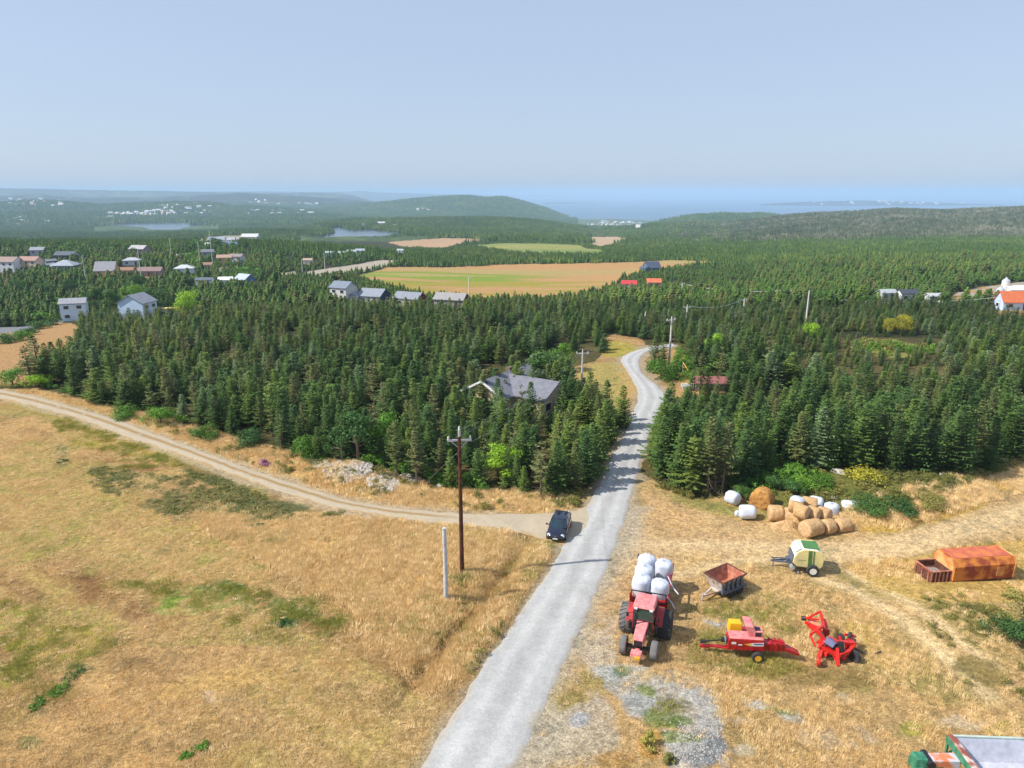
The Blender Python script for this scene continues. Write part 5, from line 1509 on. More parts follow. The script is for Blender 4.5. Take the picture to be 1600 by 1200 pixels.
t = cat3(keep(pts_in([(430, 712), (500, 722), (620, 745), (700, 762), (760, 768), (760, 750), (640, 740), (500, 712)], 3), .45, 2, 551), keep(pts_in([(1150, 760), (1230, 740), (1300, 728), (1300, 760), (1230, 790), (1180, 778)], 5), .42, 2, 552), keep(pts_in([(60, 602), (200, 640), (340, 672), (400, 690), (300, 660), (120, 612)], 3), .45, 2, 553), keep(pts_in([(1060, 545), (1100, 560), (1120, 590), (1040, 600)], 2), .5, 2, 554))
n = len(t[0]); s = RNG.uniform(.6, 1.5, n)
scatter('leafy_undergrowth', np.c_[t[0], t[1], t[2] - .05], np.c_[s*1.1, s*1.1, s], RNG.uniform(0, 6.28, n), RNG.normal(0, .1, (n, 2)), LEAFY, 'leafy green undergrowth along the wood edges')

# purple flowers and dark tussocks that stand out singly
M_PURPLE = leaf_mat('fireweed_flowers', [(150, 100, 140), (170, 120, 150)], .8, .3)
def weedclump(px, py, r, h, m_, label, name='plant_clump'):
    p = P(px, py); t = broad_tm(int(px*7+py), h, r, 7, 60, .14, trunk=True)
    o = mesh_obj(name, t.mesh(name, [m_, M_WEED])); o.location = p
    tag(o, label, 'plant'); return o
weedclump(416, 728, .8, .9, M_PURPLE, 'clump of purple fireweed beside the farm track')
for px, py, r, lab in [(100, 332+390, .9, 'grey-green plant patch alone in the upper left field'), (400, 822, .8, 'dark tussock right of the heath patch'), (92, 1078, .9, 'bright green tussock low at the left'), (62, 1100, .6, 'small green tussock left of the bright one'), (115, 1055, .8, 'dark green tussock above the bright one'),
                       (445, 975, .7, 'blue-green tussock by the green grass patch'), (312, 1168, .5, 'small green tussock at the bottom of the mown field'), (292, 1182, .4, 'tiny green tussock nearest the bottom edge')]:
    weedclump(px, py, r, .2, M_LEAF_D if 'dark' in lab or 'blue' in lab or 'grey' in lab else M_LEAF, lab, 'grass_tussock')
weedclump(1018, 1168, .55, .9, M_GRASS_G, 'ochre grass clump beside the crushed stone heap')
weedclump(1045, 1190, .4, .5, M_WEED, 'pale flowering plant at the foot of the crushed stone heap')

# ---------------------------------------------------------------- stones
M_ROCK = mat('pale_rock', (176, 168, 158), .95, var=.3, scale=2.5, bump=.5, spec=.2)
def rock_mesh(seed, flat=.6):
    R = random.Random(seed); b = bmesh.new(); bmesh.ops.create_icosphere(b, subdivisions=2, radius=1)
    pl = [(Vector((R.gauss(0, 1), R.gauss(0, 1), R.gauss(0, 1))).normalized(), R.uniform(.55, .85)) for _ in range(9)]
    for v in b.verts:
        for nrm, d in pl:
            q = v.co.dot(nrm)
            if q > d: v.co -= nrm * (q - d)
        v.co.z *= flat
    me = bpy.data.meshes.new('rock'); b.to_mesh(me); b.free(); me.materials.append(M_ROCK); return me
ROCKS = [rock_mesh(k) for k in range(6)]
pr = []
for (px, py, rx, ry, n) in [(545, 745, 38, 16, 700), (600, 762, 26, 10, 300), (500, 732, 16, 8, 120), (640, 752, 14, 6, 60), (1300, 728, 8, 6, 50)]:
    for k in range(n):
        a = random.uniform(0, 6.28); u = random.random() ** .6
        pr.append((px + math.cos(a)*rx*u, py + math.sin(a)*ry*u))
X = np.array([flatpt(*q) for q in pr]); Zr = base_height(X[:, 0], X[:, 1])
n = len(X); s = RNG.uniform(.12, .42, n)
scatter('rubble', np.c_[X, Zr + .05], np.c_[s, s*RNG.uniform(.7, 1.2, n), s], RNG.uniform(0, 6.28, n), RNG.normal(0, .4, (n, 2)), ROCKS, 'heap of pale broken stones at the edge of the left wood')
for i, (px, py, s, lab) in enumerate([(557, 742, .75, 'largest pale boulder on the rubble heap'), (586, 750, .6, 'pale boulder at the right of the rubble heap'), (687, 760, .55, 'pale boulder left of the tall brown pole'), (1298, 726, .9, 'large pale slab on the hump in front of the right wood'), (1310, 738, .8, 'lower pale slab on the hump'), (1477, 745, .8, 'grey boulder on the grass below the right wood'),
                                      (1303, 778, .4, 'small pale stone just above the white bales'), (106, 612, .5, 'pale stone at the verge by the upper farm track')]):
    p = P(px, py); o = mesh_obj('boulder', ROCKS[i % 6]); o.location = p; o.scale = (s, s*.8, s); o.rotation_euler = (0, .2, i*1.3)
    tag(o, lab, 'boulder')
# crushed stone strewn over the yard, road edge chips
cp = cat3(keep(pts_in([(1060, 1135), (1130, 1140), (1140, 1200), (1050, 1205)], 60), .3, 2, 561), keep(pts_in([(860, 1020), (960, 960), (1130, 1060), (1150, 1230), (770, 1230)], 3), .5, 2, 562), keep(pts_in([(1000, 800), (1100, 800), (1260, 890), (1060, 900), (960, 970)], 1), .5, 2, 563))
n = len(cp[0]); s = RNG.uniform(.02, .07, n)
scatter('stone_chips', np.c_[cp[0], cp[1], cp[2]], np.c_[s, s, s], RNG.uniform(0, 6.28, n), RNG.normal(0, .4, (n, 2)), ROCKS, 'grey crushed stone strewn over the yard')
# grey brushwood
b = MB(); R = random.Random(5)
for k in range(110):
    a = R.uniform(0, 6.28); q = Vector((R.gauss(0, 1.1), R.gauss(0, .5), R.uniform(0, .7)))
    d = Vector((math.cos(a), math.sin(a)*.6, R.uniform(-.15, .35))) * R.uniform(.5, 1.5)
    b.tube([q, q + d*.5 + Vector((0, 0, R.uniform(-.05, .1))), q + d], R.uniform(.012, .035), 4, r2=.006)
o = b.build('brush_pile', M_DEAD); o.location = P(1086, 762); o.rotation_euler = (0, 0, -.35)
tag(o, 'grey heap of dead brushwood at the right wood corner', 'brush pile')
b = MB()
for k in range(40):
    a = R.uniform(0, 6.28); q = Vector((R.gauss(0, .6), R.gauss(0, .4), R.uniform(0, .9)))
    d = Vector((math.cos(a)*.5, math.sin(a)*.5, R.uniform(.1, .7))) * R.uniform(.5, 1.4)
    b.tube([q, q + d], R.uniform(.01, .025), 4, r2=.005)
o = b.build('dead_branches', M_DEAD); o.location = P(1118, 752)
tag(o, 'pale bare branches under the right wood edge', 'branches')
print('plants placed')

# ---------------------------------------------------------------- poles and wires
M_POLE_B = mat('brown_pole_wood', (96, 60, 44), .9, col2=(70, 44, 34), scale=4, spec=.2)
M_POLE_G = mat('grey_pole_wood', (206, 202, 194), .9, var=.12, scale=4, spec=.2)
M_STEEL = mat('galvanised_steel', (188, 192, 196), .5, .4, var=.1)
M_INS = mat('porcelain', (206, 206, 204), .3)
M_WIRE = mat('wire', (206, 206, 206), .5, .1)

def ztop(p, py):
    """height above the ground at which a vertical post seen up to the row py ends"""
    return CAM_H - p.y * slope(py) - p.z

def pole(px, py, pytop, label, r=.15, m_=None, arm=0.0, Y=None, yaw=0.0, can=False, top=None):
    p = P(px, py) if Y is None else PY(px, Y)
    h = ztop(p, pytop)
    e = empty('utility_pole', p, yaw, label, 'utility pole', 'utility poles')
    b = MB(); b.tube([(0, 0, -.8), (0, 0, h*.5), (0, 0, h)], r, 12, r2=r*.66); b.build('pole', m_ or M_POLE_G, e, True)
    if top:
        b = MB(); b.tube([(0, 0, h), (0, 0, h + top)], r*.55, 8); b.build('pole_top', M_STEEL, e, True)
    if arm:
        b = MB(); b.box((0, r*.8, h - .35), (arm, .12, .14)); a = b.build('crossarm', M_STEEL if top else M_POLE_G, e)
        b = MB(); b.bar((-arm*.35, r*.8, h - .4), (0, r*.8, h - 1.0), .05); b.bar((arm*.35, r*.8, h - .4), (0, r*.8, h - 1.0), .05); b.build('brace', M_STEEL, e)
        for x in (-arm*.45, arm*.45):
            b = MB(); b.lathe([(.05, 0), (.09, .05), (.05, .12), (.08, .18), (.04, .26)], (x, r*.8, h - .28), n=10); b.build('insulator', M_INS, a, True)
    b = MB(); b.lathe([(.06, 0), (.09, .08), (.05, .14), (.08, .22), (.03, .3)], (0, 0, h + (top or 0)), n=10); b.build('insulator', M_INS, e, True)
    if can:
        b = MB(); b.lathe([(.05, 0), (.26, .05), (.26, .75), (.1, .85)], (.42, 0, h - 2.0), n=14); b.bar((.1, 0, h-1.6), (.3, 0, h-1.6), .08); b.build('transformer', M_STEEL, e, True)
    return e, p + Vector((0, 0, h + (top or 0)))
e1, T1 = pole(722, 895, 682, 'tall dark-brown utility pole in the golden grass left of the road', .18, M_POLE_B, 1.8, top=.5, yaw=.1)
# short grey post without cap
p = P(697, 936); h = ztop(p, 825)
e = empty('post', p, 0, 'plain pale-grey cut-off post in front of the tall brown pole', 'post')
b = MB(); b.tube([(0, 0, -.6), (.02, 0, h*.5), (0, 0, h)], .17, 14, r2=.145); b.build('shaft', mat('weathered_post', (186, 188, 190), .85, var=.22, scale=3), e, True)
b = MB(); b.bar((.1, -.1, h*.2), (.14, -.14, h*.9), .03); b.build('conduit', M_STEEL, e)
b = MB(); b.noise(0, 1); b.lathe([(.55, -.05), (.45, .06), (.2, .14)], n=12); b.noise(.08, 2.0, 3); b.build('soil_collar', mat('dug_soil', (206, 168, 140), .95), e, True)
e2, T2 = pole(909, 604, 549, 'grey utility pole with crossarm beside the bungalow yard', .16, arm=1.9)
e3, T3 = pole(1045, 577, 497, 'tall pale utility pole with crossarm inside the road bend', .19, arm=1.8, yaw=.5)
e4, T4 = pole(1007, 530, 489, 'thin pale pole without crossarm behind the road bend', .2, Y=150)
e5, T5 = pole(1072, 508, 478, 'grey pole with short crossarm above the right woods', .22, arm=1.5, Y=160)
e6, T6 = pole(1065, 466, 443, 'grey pole with transformer behind the cottages', .26, can=True, arm=1.9, Y=265)
e7, T7 = pole(1162, 496, 467, 'grey pole by the gravel patch in the right woods', .24, arm=1.5, Y=200)
e8, T8 = pole(1231, 484, 453, 'double-arm grey pole left of the tall white-topped pole', .26, can=True, arm=2.0, Y=230)
e9, T9 = pole(1259, 520, 455, 'leaning pale-topped pole in the right woods', .22, Y=165)
e10, T10 = pole(1274, 530, 500, 'short thin grey pole in the right woods below the leaning one', .17, Y=155)
e11, T11 = pole(1466, 500, 471, 'left pole of the twin poles near the white buildings', .22, Y=200)
e12, T12 = pole(1471, 500, 471, 'right pole of the twin poles near the white buildings', .22, Y=201)
e13, T13 = pole(733, 466, 433, 'grey pole before the golden field, right of the taupe bungalow', .26, arm=1.8, Y=300)
for px, Y, pyt, lab in [(932, 300, 448, 'thin pole at the right end of the golden field'), (222, 330, 392, 'thin pole right of the brown two-storey house'), (333, 400, 360, 'thin pale pole above the wooded estate'), (314, 380, 378, 'tall thin pole on the wooded estate'), (508, 420, 396, 'thin pole by the gravel pit road'), (473, 380, 405, 'thin pole left of the white cabin'), (269, 430, 372, 'pole near the far estate houses'), (135, 330, 400, 'pole by the lawn of the left estate')]:
    pole(px, 0, pyt, lab, .2, Y=Y)

def wire(a, b, sag, label, r=.007, n=18):
    pts = [a.lerp(b, i/n) - Vector((0, 0, sag * 4 * (i/n) * (1 - i/n))) for i in range(n+1)]
    m = MB(); m.tube(pts, r, 4); return tag(m.build('overhead_wire', M_WIRE), label, 'wire', 'overhead wires')
M1 = T1 - Vector((0, 0, .9))
wire(T1, T2, 1.2, 'top wire from the tall brown pole to the pole by the bungalow')
wire(M1 + Vector((-.9, 0, 0)), T2 + Vector((-.8, 0, -.4)), 1.2, 'left side wire from the brown pole crossarm to the bungalow pole')
wire(M1 + Vector((.9, 0, 0)), T2 + Vector((.8, 0, -.4)), 1.2, 'right side wire from the brown pole crossarm to the bungalow pole')
g = P(662, 757); m = MB(); m.tube([T1 - Vector((0, 0, 1.6)), g], .01, 4); tag(m.build('guy_wire', M_WIRE), 'guy wire from the brown pole down to the wood edge at the left', 'wire')
wire(T2, T3, 1.0, 'wire crossing above the road bend between the two grey poles')
wire(T3, T5, 1.0, 'wire from the tall pale pole back to the grey pole in the woods')
far_end = PY(1700, 210) + Vector((0, 0, 9.5))
for k, dz in enumerate((0, -1.2)):
    wd = ('upper', 'lower')[k]
    wire(T6 + Vector((0, 0, dz)), T8 + Vector((0, 0, dz)), 1.5, wd + ' wire from the transformer pole to the double-arm pole', .065)
    wire(T8 + Vector((0, 0, dz)), T11 + Vector((0, 0, dz)), 1.8, wd + ' wire from the double-arm pole to the twin poles', .065)
    wire(T12 + Vector((0, 0, dz)), far_end + Vector((0, 0, dz)), 1.5, wd + ' wire from the twin poles off to the right', .055)
wire(T5, T7, 1.2, 'wire between the two short grey poles in the right woods', .055)
wire(T7, T8, 1.0, 'wire from the gravel patch pole to the double-arm pole', .055)

# small things at the road bend
p = P(1108, 608); e = empty('shed', p, math.radians(-4), 'low shed with a weathered red-brown roof right of the road bend', 'shed')
mw, mr = MB(), MB(); gable_wing(mw, mr, Vector((0, 0, 0)), 0, 4.6, 3.0, 1.3, 1.9, .25, .1)
mw.build('wall', wall_mat((150, 130, 116)), e); mr.build('roof', pm('rusty_roof', (142, 88, 84), rough=.85, var=.15), e)
p = P(1150, 603); e = empty('tarpaulin_stack', p, .3, 'faded pink tarpaulin-covered stack right of the red-brown shed', 'stack')
b = MB(); b.box((0, 0, .4), (3.2, 1.8, 1.0), top=.8); b.noise(.12, 1.2, 4); b.build('tarpaulin', pm('faded_tarp', (206, 164, 156), rough=.7), e, True, bevel=.1)
b = MB(); b.box((0, 0, .05), (3.0, 1.6, .25)); b.build('pallet', M_DEAD, e)
p = P(1082, 606); e = empty('lumber_pile', p, .05, 'pale grey pile of boards left of the red-brown shed', 'lumber pile')
for k in range(5):
    b = MB(); b.box((random.uniform(-.2, .2), (k-2)*.34, .25 + .06*(k % 2)), (3.2, .26, .5)); b.build('board_stack', pm('grey_boards', (190, 192, 186), rough=.9), e)
p = P(1073, 585); e = empty('gate_pole', p, 0, 'yellow leaning pole in the grass right of the road bend', 'pole')
b = MB(); b.tube([(.5, -1.2, 0), (-.4, 1.2, 1.7)], .06, 8); b.build('bar', pm('yellow_paint', (226, 176, 60)), e); b = MB(); b.tube([(-.4, 1.2, -.3), (-.4, 1.2, 1.7)], .05, 8); b.build('stay', M_POLE_G, e)

# ---------------------------------------------------------------- machines
M_TYRE = mat('tyre_rubber', (52, 52, 54), .85, var=.25, scale=4)
M_TYRE_GREY = mat('grey_tyre', (112, 110, 108), .95, var=.2, scale=3)  # paler grey rubber, for both front tyres and one rear tyre
M_BLACK = mat('black_steel', (34, 34, 38), .5, var=.2)
M_RED = mat('red_paint', (190, 26, 32), .38, col2=(150, 22, 26), coat=.3)
M_REDF = mat('sun_bleached_red', (224, 142, 140), .65, col2=(206, 112, 112), scale=2.5)
M_REDB = mat('bright_red_paint', (222, 38, 26), .4, col2=(186, 28, 22), coat=.3)
M_YEL = mat('yellow_paint_panel', (236, 178, 30), .5, var=.1)
M_CAB = mat('cab_glass', (38, 62, 56), .06, var=.2, spec=.9)
M_CARB = mat('dark_blue_car_paint', (14, 20, 44), .22, var=.05, coat=1.0)
M_CARG = mat('car_glass', (26, 48, 58), .04, var=.05, spec=1.0)
M_CHROME = mat('chrome', (210, 212, 216), .18, .9, var=.05)
M_LAMP = mat('lamp_lens', (216, 222, 232), .15, var=.05)
M_TAIL = mat('red_lens', (150, 20, 20), .2)
M_CREAM = mat('cream_paint', (230, 214, 146), .5, col2=(206, 196, 140), scale=1.4)
M_WHITEP = mat('white_paint', (222, 222, 214), .5, var=.06)
M_GREEN = mat('green_paint', (74, 122, 66), .5, var=.15)
M_GREEN_D = mat('dark_green_paint', (48, 112, 84), .5, col2=(70, 140, 110), scale=3)
M_RUSTY = mat('rusty_orange_steel', (208, 128, 54), .88, col2=(146, 68, 40), scale=1.3, lo=.42, hi=.60, bump=.2)
M_RUSTP = mat('faded_orange_plate', (214, 172, 110), .8, col2=(196, 116, 54), scale=1.3, lo=.4, hi=.62)
M_RUSTD = mat('dark_rust', (84, 48, 38), .9, col2=(120, 76, 58), scale=4)
M_RUSTB = mat('brown_rusty_steel', (158, 92, 70), .85, col2=(190, 134, 108), scale=2.2)
M_GREYW = mat('weathered_grey_side', (196, 186, 178), .8, col2=(150, 118, 100), scale=2.5)
M_SLATE = mat('slate_grey_steel', (86, 94, 108), .6, var=.25, scale=3)
M_PLAST = mat('white_bale_wrap', (206, 210, 220), .42, col2=(184, 190, 204), scale=2.2, bump=.25)

def wheel(e, x, y, R_, w, rim, name='wheel', lug=False, hub=.5, tm_=None, dish=1):
    """wheel with its axis along y: tyre and rim"""
    b = MB(); h = w/2
    prof = [(R_*hub, -h*.85), (R_*.8, -h), (R_*.96, -h*.86), (R_, -h*.5), (R_, h*.5), (R_*.96, h*.86), (R_*.8, h), (R_*hub, h*.85)]
    b.lathe(prof, (0, 0, 0), 'Y', 28, closed=True)
    if lug:
        n = 20
        for k in range(n):
            for s in (-1, 1):
                a = 2*math.pi*(k + (.5 if s > 0 else 0))/n
                p = Vector((math.cos(a)*R_*1.01, s*h*.5, math.sin(a)*R_*1.01)); a2 = a + .22
                q1 = Vector((math.cos(a2)*R_*1.0, s*h*.06, math.sin(a2)*R_*1.0)); q2 = Vector((math.cos(a)*R_*.985, s*h*.95, math.sin(a)*R_*.985))
                b.bar(q1, q2, .07, .09)
    t = b.build('wheel', tm_ or M_TYRE, e, True); t.location = (x, y, R_)
    r = MB(); r.lathe([(R_*hub*1.02, -h*.8), (R_*hub, -h*.3), (R_*hub*.4, -h*.2), (R_*hub*.35, h*.2), (R_*hub, h*.3), (R_*hub*1.02, h*.8)], (0, 0, 0), 'Y', 20)
    r.build('rim', rim, t, True)
    return t

def axis_at(rear, front):
    a, b = P(*rear), P(*front)
    return (a + b) / 2, math.atan2(b.y - a.y, b.x - a.x), (b - a).length

# -- dark hatchback
loc, yaw, L_ = axis_at((879.5, 817), (867.5, 848.5))
car = empty('car', loc + Vector((0, 0, .03)), yaw, 'dark blue hatchback parked where the farm track meets the gravel road', 'car')
secs = []
for x, hw, zb, zs, zt in [(-2.02, .62, .42, .62, .72), (-1.96, .80, .30, .70, .90), (-1.6, .87, .22, .74, .97), (-.9, .88, .20, .76, .98), (0, .88, .20, .74, .97), (.75, .88, .20, .72, .95), (1.15, .87, .22, .68, .90), (1.55, .84, .24, .62, .80), (1.86, .74, .28, .55, .68), (2.02, .52, .36, .50, .56)]:
    secs.append([(x, -hw*.9, zb), (x, -hw, (zb+zs)/2), (x, -hw*.98, zs), (x, -hw*.80, zt), (x, -hw*.3, zt+.03), (x, hw*.3, zt+.03), (x, hw*.80, zt), (x, hw*.98, zs), (x, hw, (zb+zs)/2), (x, hw*.9, zb)])
b = MB(); b.loft(secs); body = b.build('body', M_CARB, car, True, sub=1)
b = MB()
g0 = [(-1.93, .74), (-1.2, .80), (.2, .80), (1.02, .72)]
lv = []
for z, f, xr, xf in ((.93, 1.0, -1.92, 1.05), (1.18, .90, -1.72, .62), (1.37, .78, -1.42, .22)):
    hw = .80 * f
    lv.append([(xr, -hw*.86, z), ((xr+xf)/2, -hw, z), (xf-.25, -hw*.97, z), (xf, -hw*.62, z), (xf+.05, 0, z), (xf, hw*.62, z), (xf-.25, hw*.97, z), ((xr+xf)/2, hw, z), (xr, hw*.86, z), (xr-.06, 0, z)])
b.loft(lv); b.build('windows', M_CARG, car, True)
b = MB()
lv = []
for z, s in ((1.35, 1.0), (1.40, .97), (1.43, .80)):
    xr, xf, hw = -.6 + (-1.46 + .6)*s, -.6 + (.26 + .6)*s, .635*s
    lv.append([(xr, -hw*.85, z), (-.6, -hw, z), (xf-.2, -hw*.97, z), (xf, -hw*.6, z), (xf+.05, 0, z), (xf, hw*.6, z), (xf-.2, hw*.97, z), (-.6, hw, z), (xr, hw*.85, z), (xr-.05, 0, z)])
b.loft(lv)
for s in (-1, 1):
    b.bar((1.0, s*.52, .93), (.2, s*.42, 1.38), .06); b.bar((.75, s*.78, .93), (.0, s*.61, 1.38), .07); b.bar((-.45, s*.80, .93), (-.45, s*.62, 1.38), .07); b.bar((-1.9, s*.70, .93), (-1.42, s*.54, 1.38), .12)
b.build('roof', M_CARB, car, True)
for s in (-1, 1):
    b = MB(); b.lathe([(.02, 0), (.17, .03), (.14, .08)], (1.78, s*.58, .60), 'X', 12); b.build('headlight', M_LAMP, car, True)
    b = MB(); b.box((-2.0, s*.62, .78), (.08, .22, .16)); b.build('tail_light', M_TAIL, car, bevel=.02)
    b = MB(); b.box((.62, s*.98, 1.02), (.12, .2, .14)); b.bar((.62, s*.8, .96), (.62, s*.95, 1.0), .04); b.build('mirror', pm('mirror_shell', (110, 60, 52)), car, bevel=.03)
    for x in (-1.28, 1.26): wheel(car, x, s*.78, .31, .2, M_STEEL, hub=.62)
b = MB(); b.box((1.99, 0, .42), (.06, .9, .16)); b.build('grille', M_BLACK, car, bevel=.02)
b = MB(); b.box((2.04, 0, .40), (.02, .42, .11)); b.build('number_plate', M_TRIM, car)
b = MB(); b.box((1.98, 0, .60), (.05, .14, .05)); b.build('badge', M_CHROME, car)

# -- tractor
loc, yaw, L_ = axis_at((1007.5, 991), (998.5, 1021))
TRL = loc; TRYAW = yaw
tr = empty('tractor', loc, yaw, 'sun-bleached red tractor facing the camera, hitched to the bale trailer', 'tractor')
ax = 1.32
for s in (-1, 1):
    wheel(tr, -ax, s*1.27, .92, .88, M_REDF, lug=True, hub=.46, tm_=M_TYRE_GREY if s < 0 else M_TYRE)
    wheel(tr, ax, s*.98, .60, .44, M_REDF, lug=False, hub=.5, tm_=M_TYRE_GREY)
b = MB(); b.box((.15, 0, .85), (3.0, .5, .5)); b.box((-1.3, 0, .95), (.5, 1.7, .35)); b.box((ax, 0, .62), (.22, 1.6, .18)); b.box((.9, 0, .62), (.9, .42, .4)); b.build('chassis', M_BLACK, tr, bevel=.03)
b = MB(); b.loft([[(.05, -.40, 1.05), (.05, .40, 1.05), (.05, .38, 1.78), (.05, -.38, 1.78)], [(1.35, -.36, 1.0), (1.35, .36, 1.0), (1.35, .33, 1.62), (1.35, -.33, 1.62)], [(1.8, -.33, .98), (1.8, .33, .98), (1.82, .28, 1.42), (1.82, -.28, 1.42)]])
hood = b.build('hood', M_REDF, tr, bevel=.06)
b = MB(); b.box((1.84, 0, 1.22), (.06, .5, .36)); b.build('grille', M_BLACK, hood)
b = MB(); b.box((.7, .401, 1.45), (.8, .02, .2)); b.box((.7, -.401, 1.45), (.8, .02, .2)); b.build('side_stripe', M_BLACK, hood)
b = MB(); b.loft([[(-1.55, -.70, 1.15), (.10, -.55, 1.15), (.10, .55, 1.15), (-1.55, .70, 1.15)], [(-1.55, -.76, 1.8), (.16, -.66, 1.8), (.16, .66, 1.8), (-1.55, .76, 1.8)], [(-1.48, -.66, 2.62), (.02, -.60, 2.62), (.02, .60, 2.62), (-1.48, .66, 2.62)]])
b.build('cab_windows', M_CAB, tr)
b = MB()
for s in (-1, 1):
    for xa, xb, ya, yb in ((.16, .02, .67, .61), (-.75, -.72, .73, .64), (-1.55, -1.48, .77, .67)):
        b.bar((xa, s*ya, 1.15), (xb, s*yb, 2.64), .08)
b.bar((.17, -.66, 1.8), (.17, .66, 1.8), .05)
b.build('cab_frame', pm('cab_pillars', (120, 36, 36)), tr)
b = MB(); b.box((-.72, 0, 2.74), (1.78, 1.46, .2), top=.86); roof = b.build('roof', M_REDF, tr, bevel=.06)
for s in (-1, 1):
    b = MB(); b.box((.14, s*.5, 2.62), (.1, .22, .12)); b.build('work_light', M_LAMP, roof)
    secs = []
    for k in range(7):
        a = math.pi*(.10 + .78*k/6); secs.append([(-ax + math.cos(a)*1.02, s*.72, .92 + math.sin(a)*1.02), (-ax + math.cos(a)*1.02, s*1.18, .92 + math.sin(a)*1.02), (-ax + math.cos(a)*.96, s*1.18, .92 + math.sin(a)*.96), (-ax + math.cos(a)*.96, s*.72, .92 + math.sin(a)*.96)])
    b = MB(); b.loft(secs); b.build('fender', pm('fender_red', (176, 50, 52)), tr, True)
    b = MB(); b.box((-.05, s*.86, 1.25), (.3, .16, .5)); b.box((.1, s*.86, .8), (.3, .2, .06)); b.build('step', M_BLACK, tr, bevel=.02)
    b = MB(); b.bar((.1, s*.6, 2.3), (.2, s*.95, 2.2), .03); b.box((.2, s*1.0, 2.1), (.04, .16, .3)); b.build('mirror', M_BLACK, tr)
b = MB(); b.box((2.28, 0, .78), (.5, .74, .34), top=.9); b.box((1.95, 0, .75), (.4, .3, .2)); b.build('front_weights', M_REDF, tr, bevel=.05)
b = MB(); b.box((2.56, .1, .68), (.08, .34, .18)); b.build('tow_plate', M_YEL, tr, bevel=.02)
b = MB(); b.tube([(.5, -.44, 1.3), (.5, -.44, 2.5)], .05, 10); b.tube([(.5, -.44, 1.5), (.5, -.44, 2.0)], .09, 10); b.build('exhaust', M_BLACK, tr, True)
b = MB(); b.box((-.5, .2, 1.5), (.5, .5, .15)); b.box((-.75, .2, 1.85), (.15, .5, .6)); b.build('seat', pm('seat_fabric', (90, 120, 60)), tr, bevel=.05)

# -- bale trailer
D = Vector((math.cos(yaw + .05), math.sin(yaw + .05), 0))
tl = loc - D * 5.6; tl.z = gz(tl.x, tl.y)
TY = yaw + .05
te = empty('bale_trailer', tl, TY, 'red flat trailer carrying white wrapped bales behind the tractor', 'trailer')
b = MB()
for s in (-1, 1): b.box((0, s*1.12, .95), (5.2, .14, .2)); b.box((0, s*.45, .86), (5.0, .12, .18))
for x in (-2.55, -1.3, 0, 1.3, 2.55): b.box((x, 0, .94), (.14, 2.3, .16))
b.bar((2.5, .4, .8), (3.7, 0, .6), .14); b.bar((2.5, -.4, .8), (3.7, 0, .6), .14)
b.build('frame', M_RED, te, bevel=.02)
b = MB(); b.box((0, 0, 1.07), (5.1, 2.24, .06)); b.build('deck', M_DEAD, te)
b = MB()
for s in (-1, 1):
    for x in (-2.5, -.9, .8, 2.5): b.box((x, s*1.26, 1.35), (.16, .1, .9))
    b.box((0, s*1.28, 1.5), (5.1, .08, .12)); b.box((2.45, s*.95, 1.3), (.18, .5, .5))
b.build('side_rail', M_RED, te, bevel=.02)
b = MB()
for y0, y1 in ((-1.18, -.2), (.2, 1.18)):
    for z in (1.45, 2.1): b.bar((2.62, y0, z), (2.62, y1, z), .06)
    for y in (y0, y1): b.bar((2.62, y, 1.1), (2.62, y, 2.1), .06)
b.box((2.62, 0, 1.78), (.08, .42, .7))
b.build('front_gate', M_BLACK, te)
b = MB(); b.lathe([(.02, 0), (.12, .03), (.10, .08)], (2.68, 0, 1.8), 'X', 12); b.build('round_reflector', M_LAMP, te)
for s in (-1, 1):
    for x in (-1.3, -.2): wheel(te, x, s*.98, .42, .34, M_RED, hub=.5)
b = MB(); b.box((-2.3, -1.34, 1.95), (.35, .08, .5)); b.box((-2.3, -1.34, 1.5), (.3, .09, .35)); b.build('marker_board', M_BLACK, te)

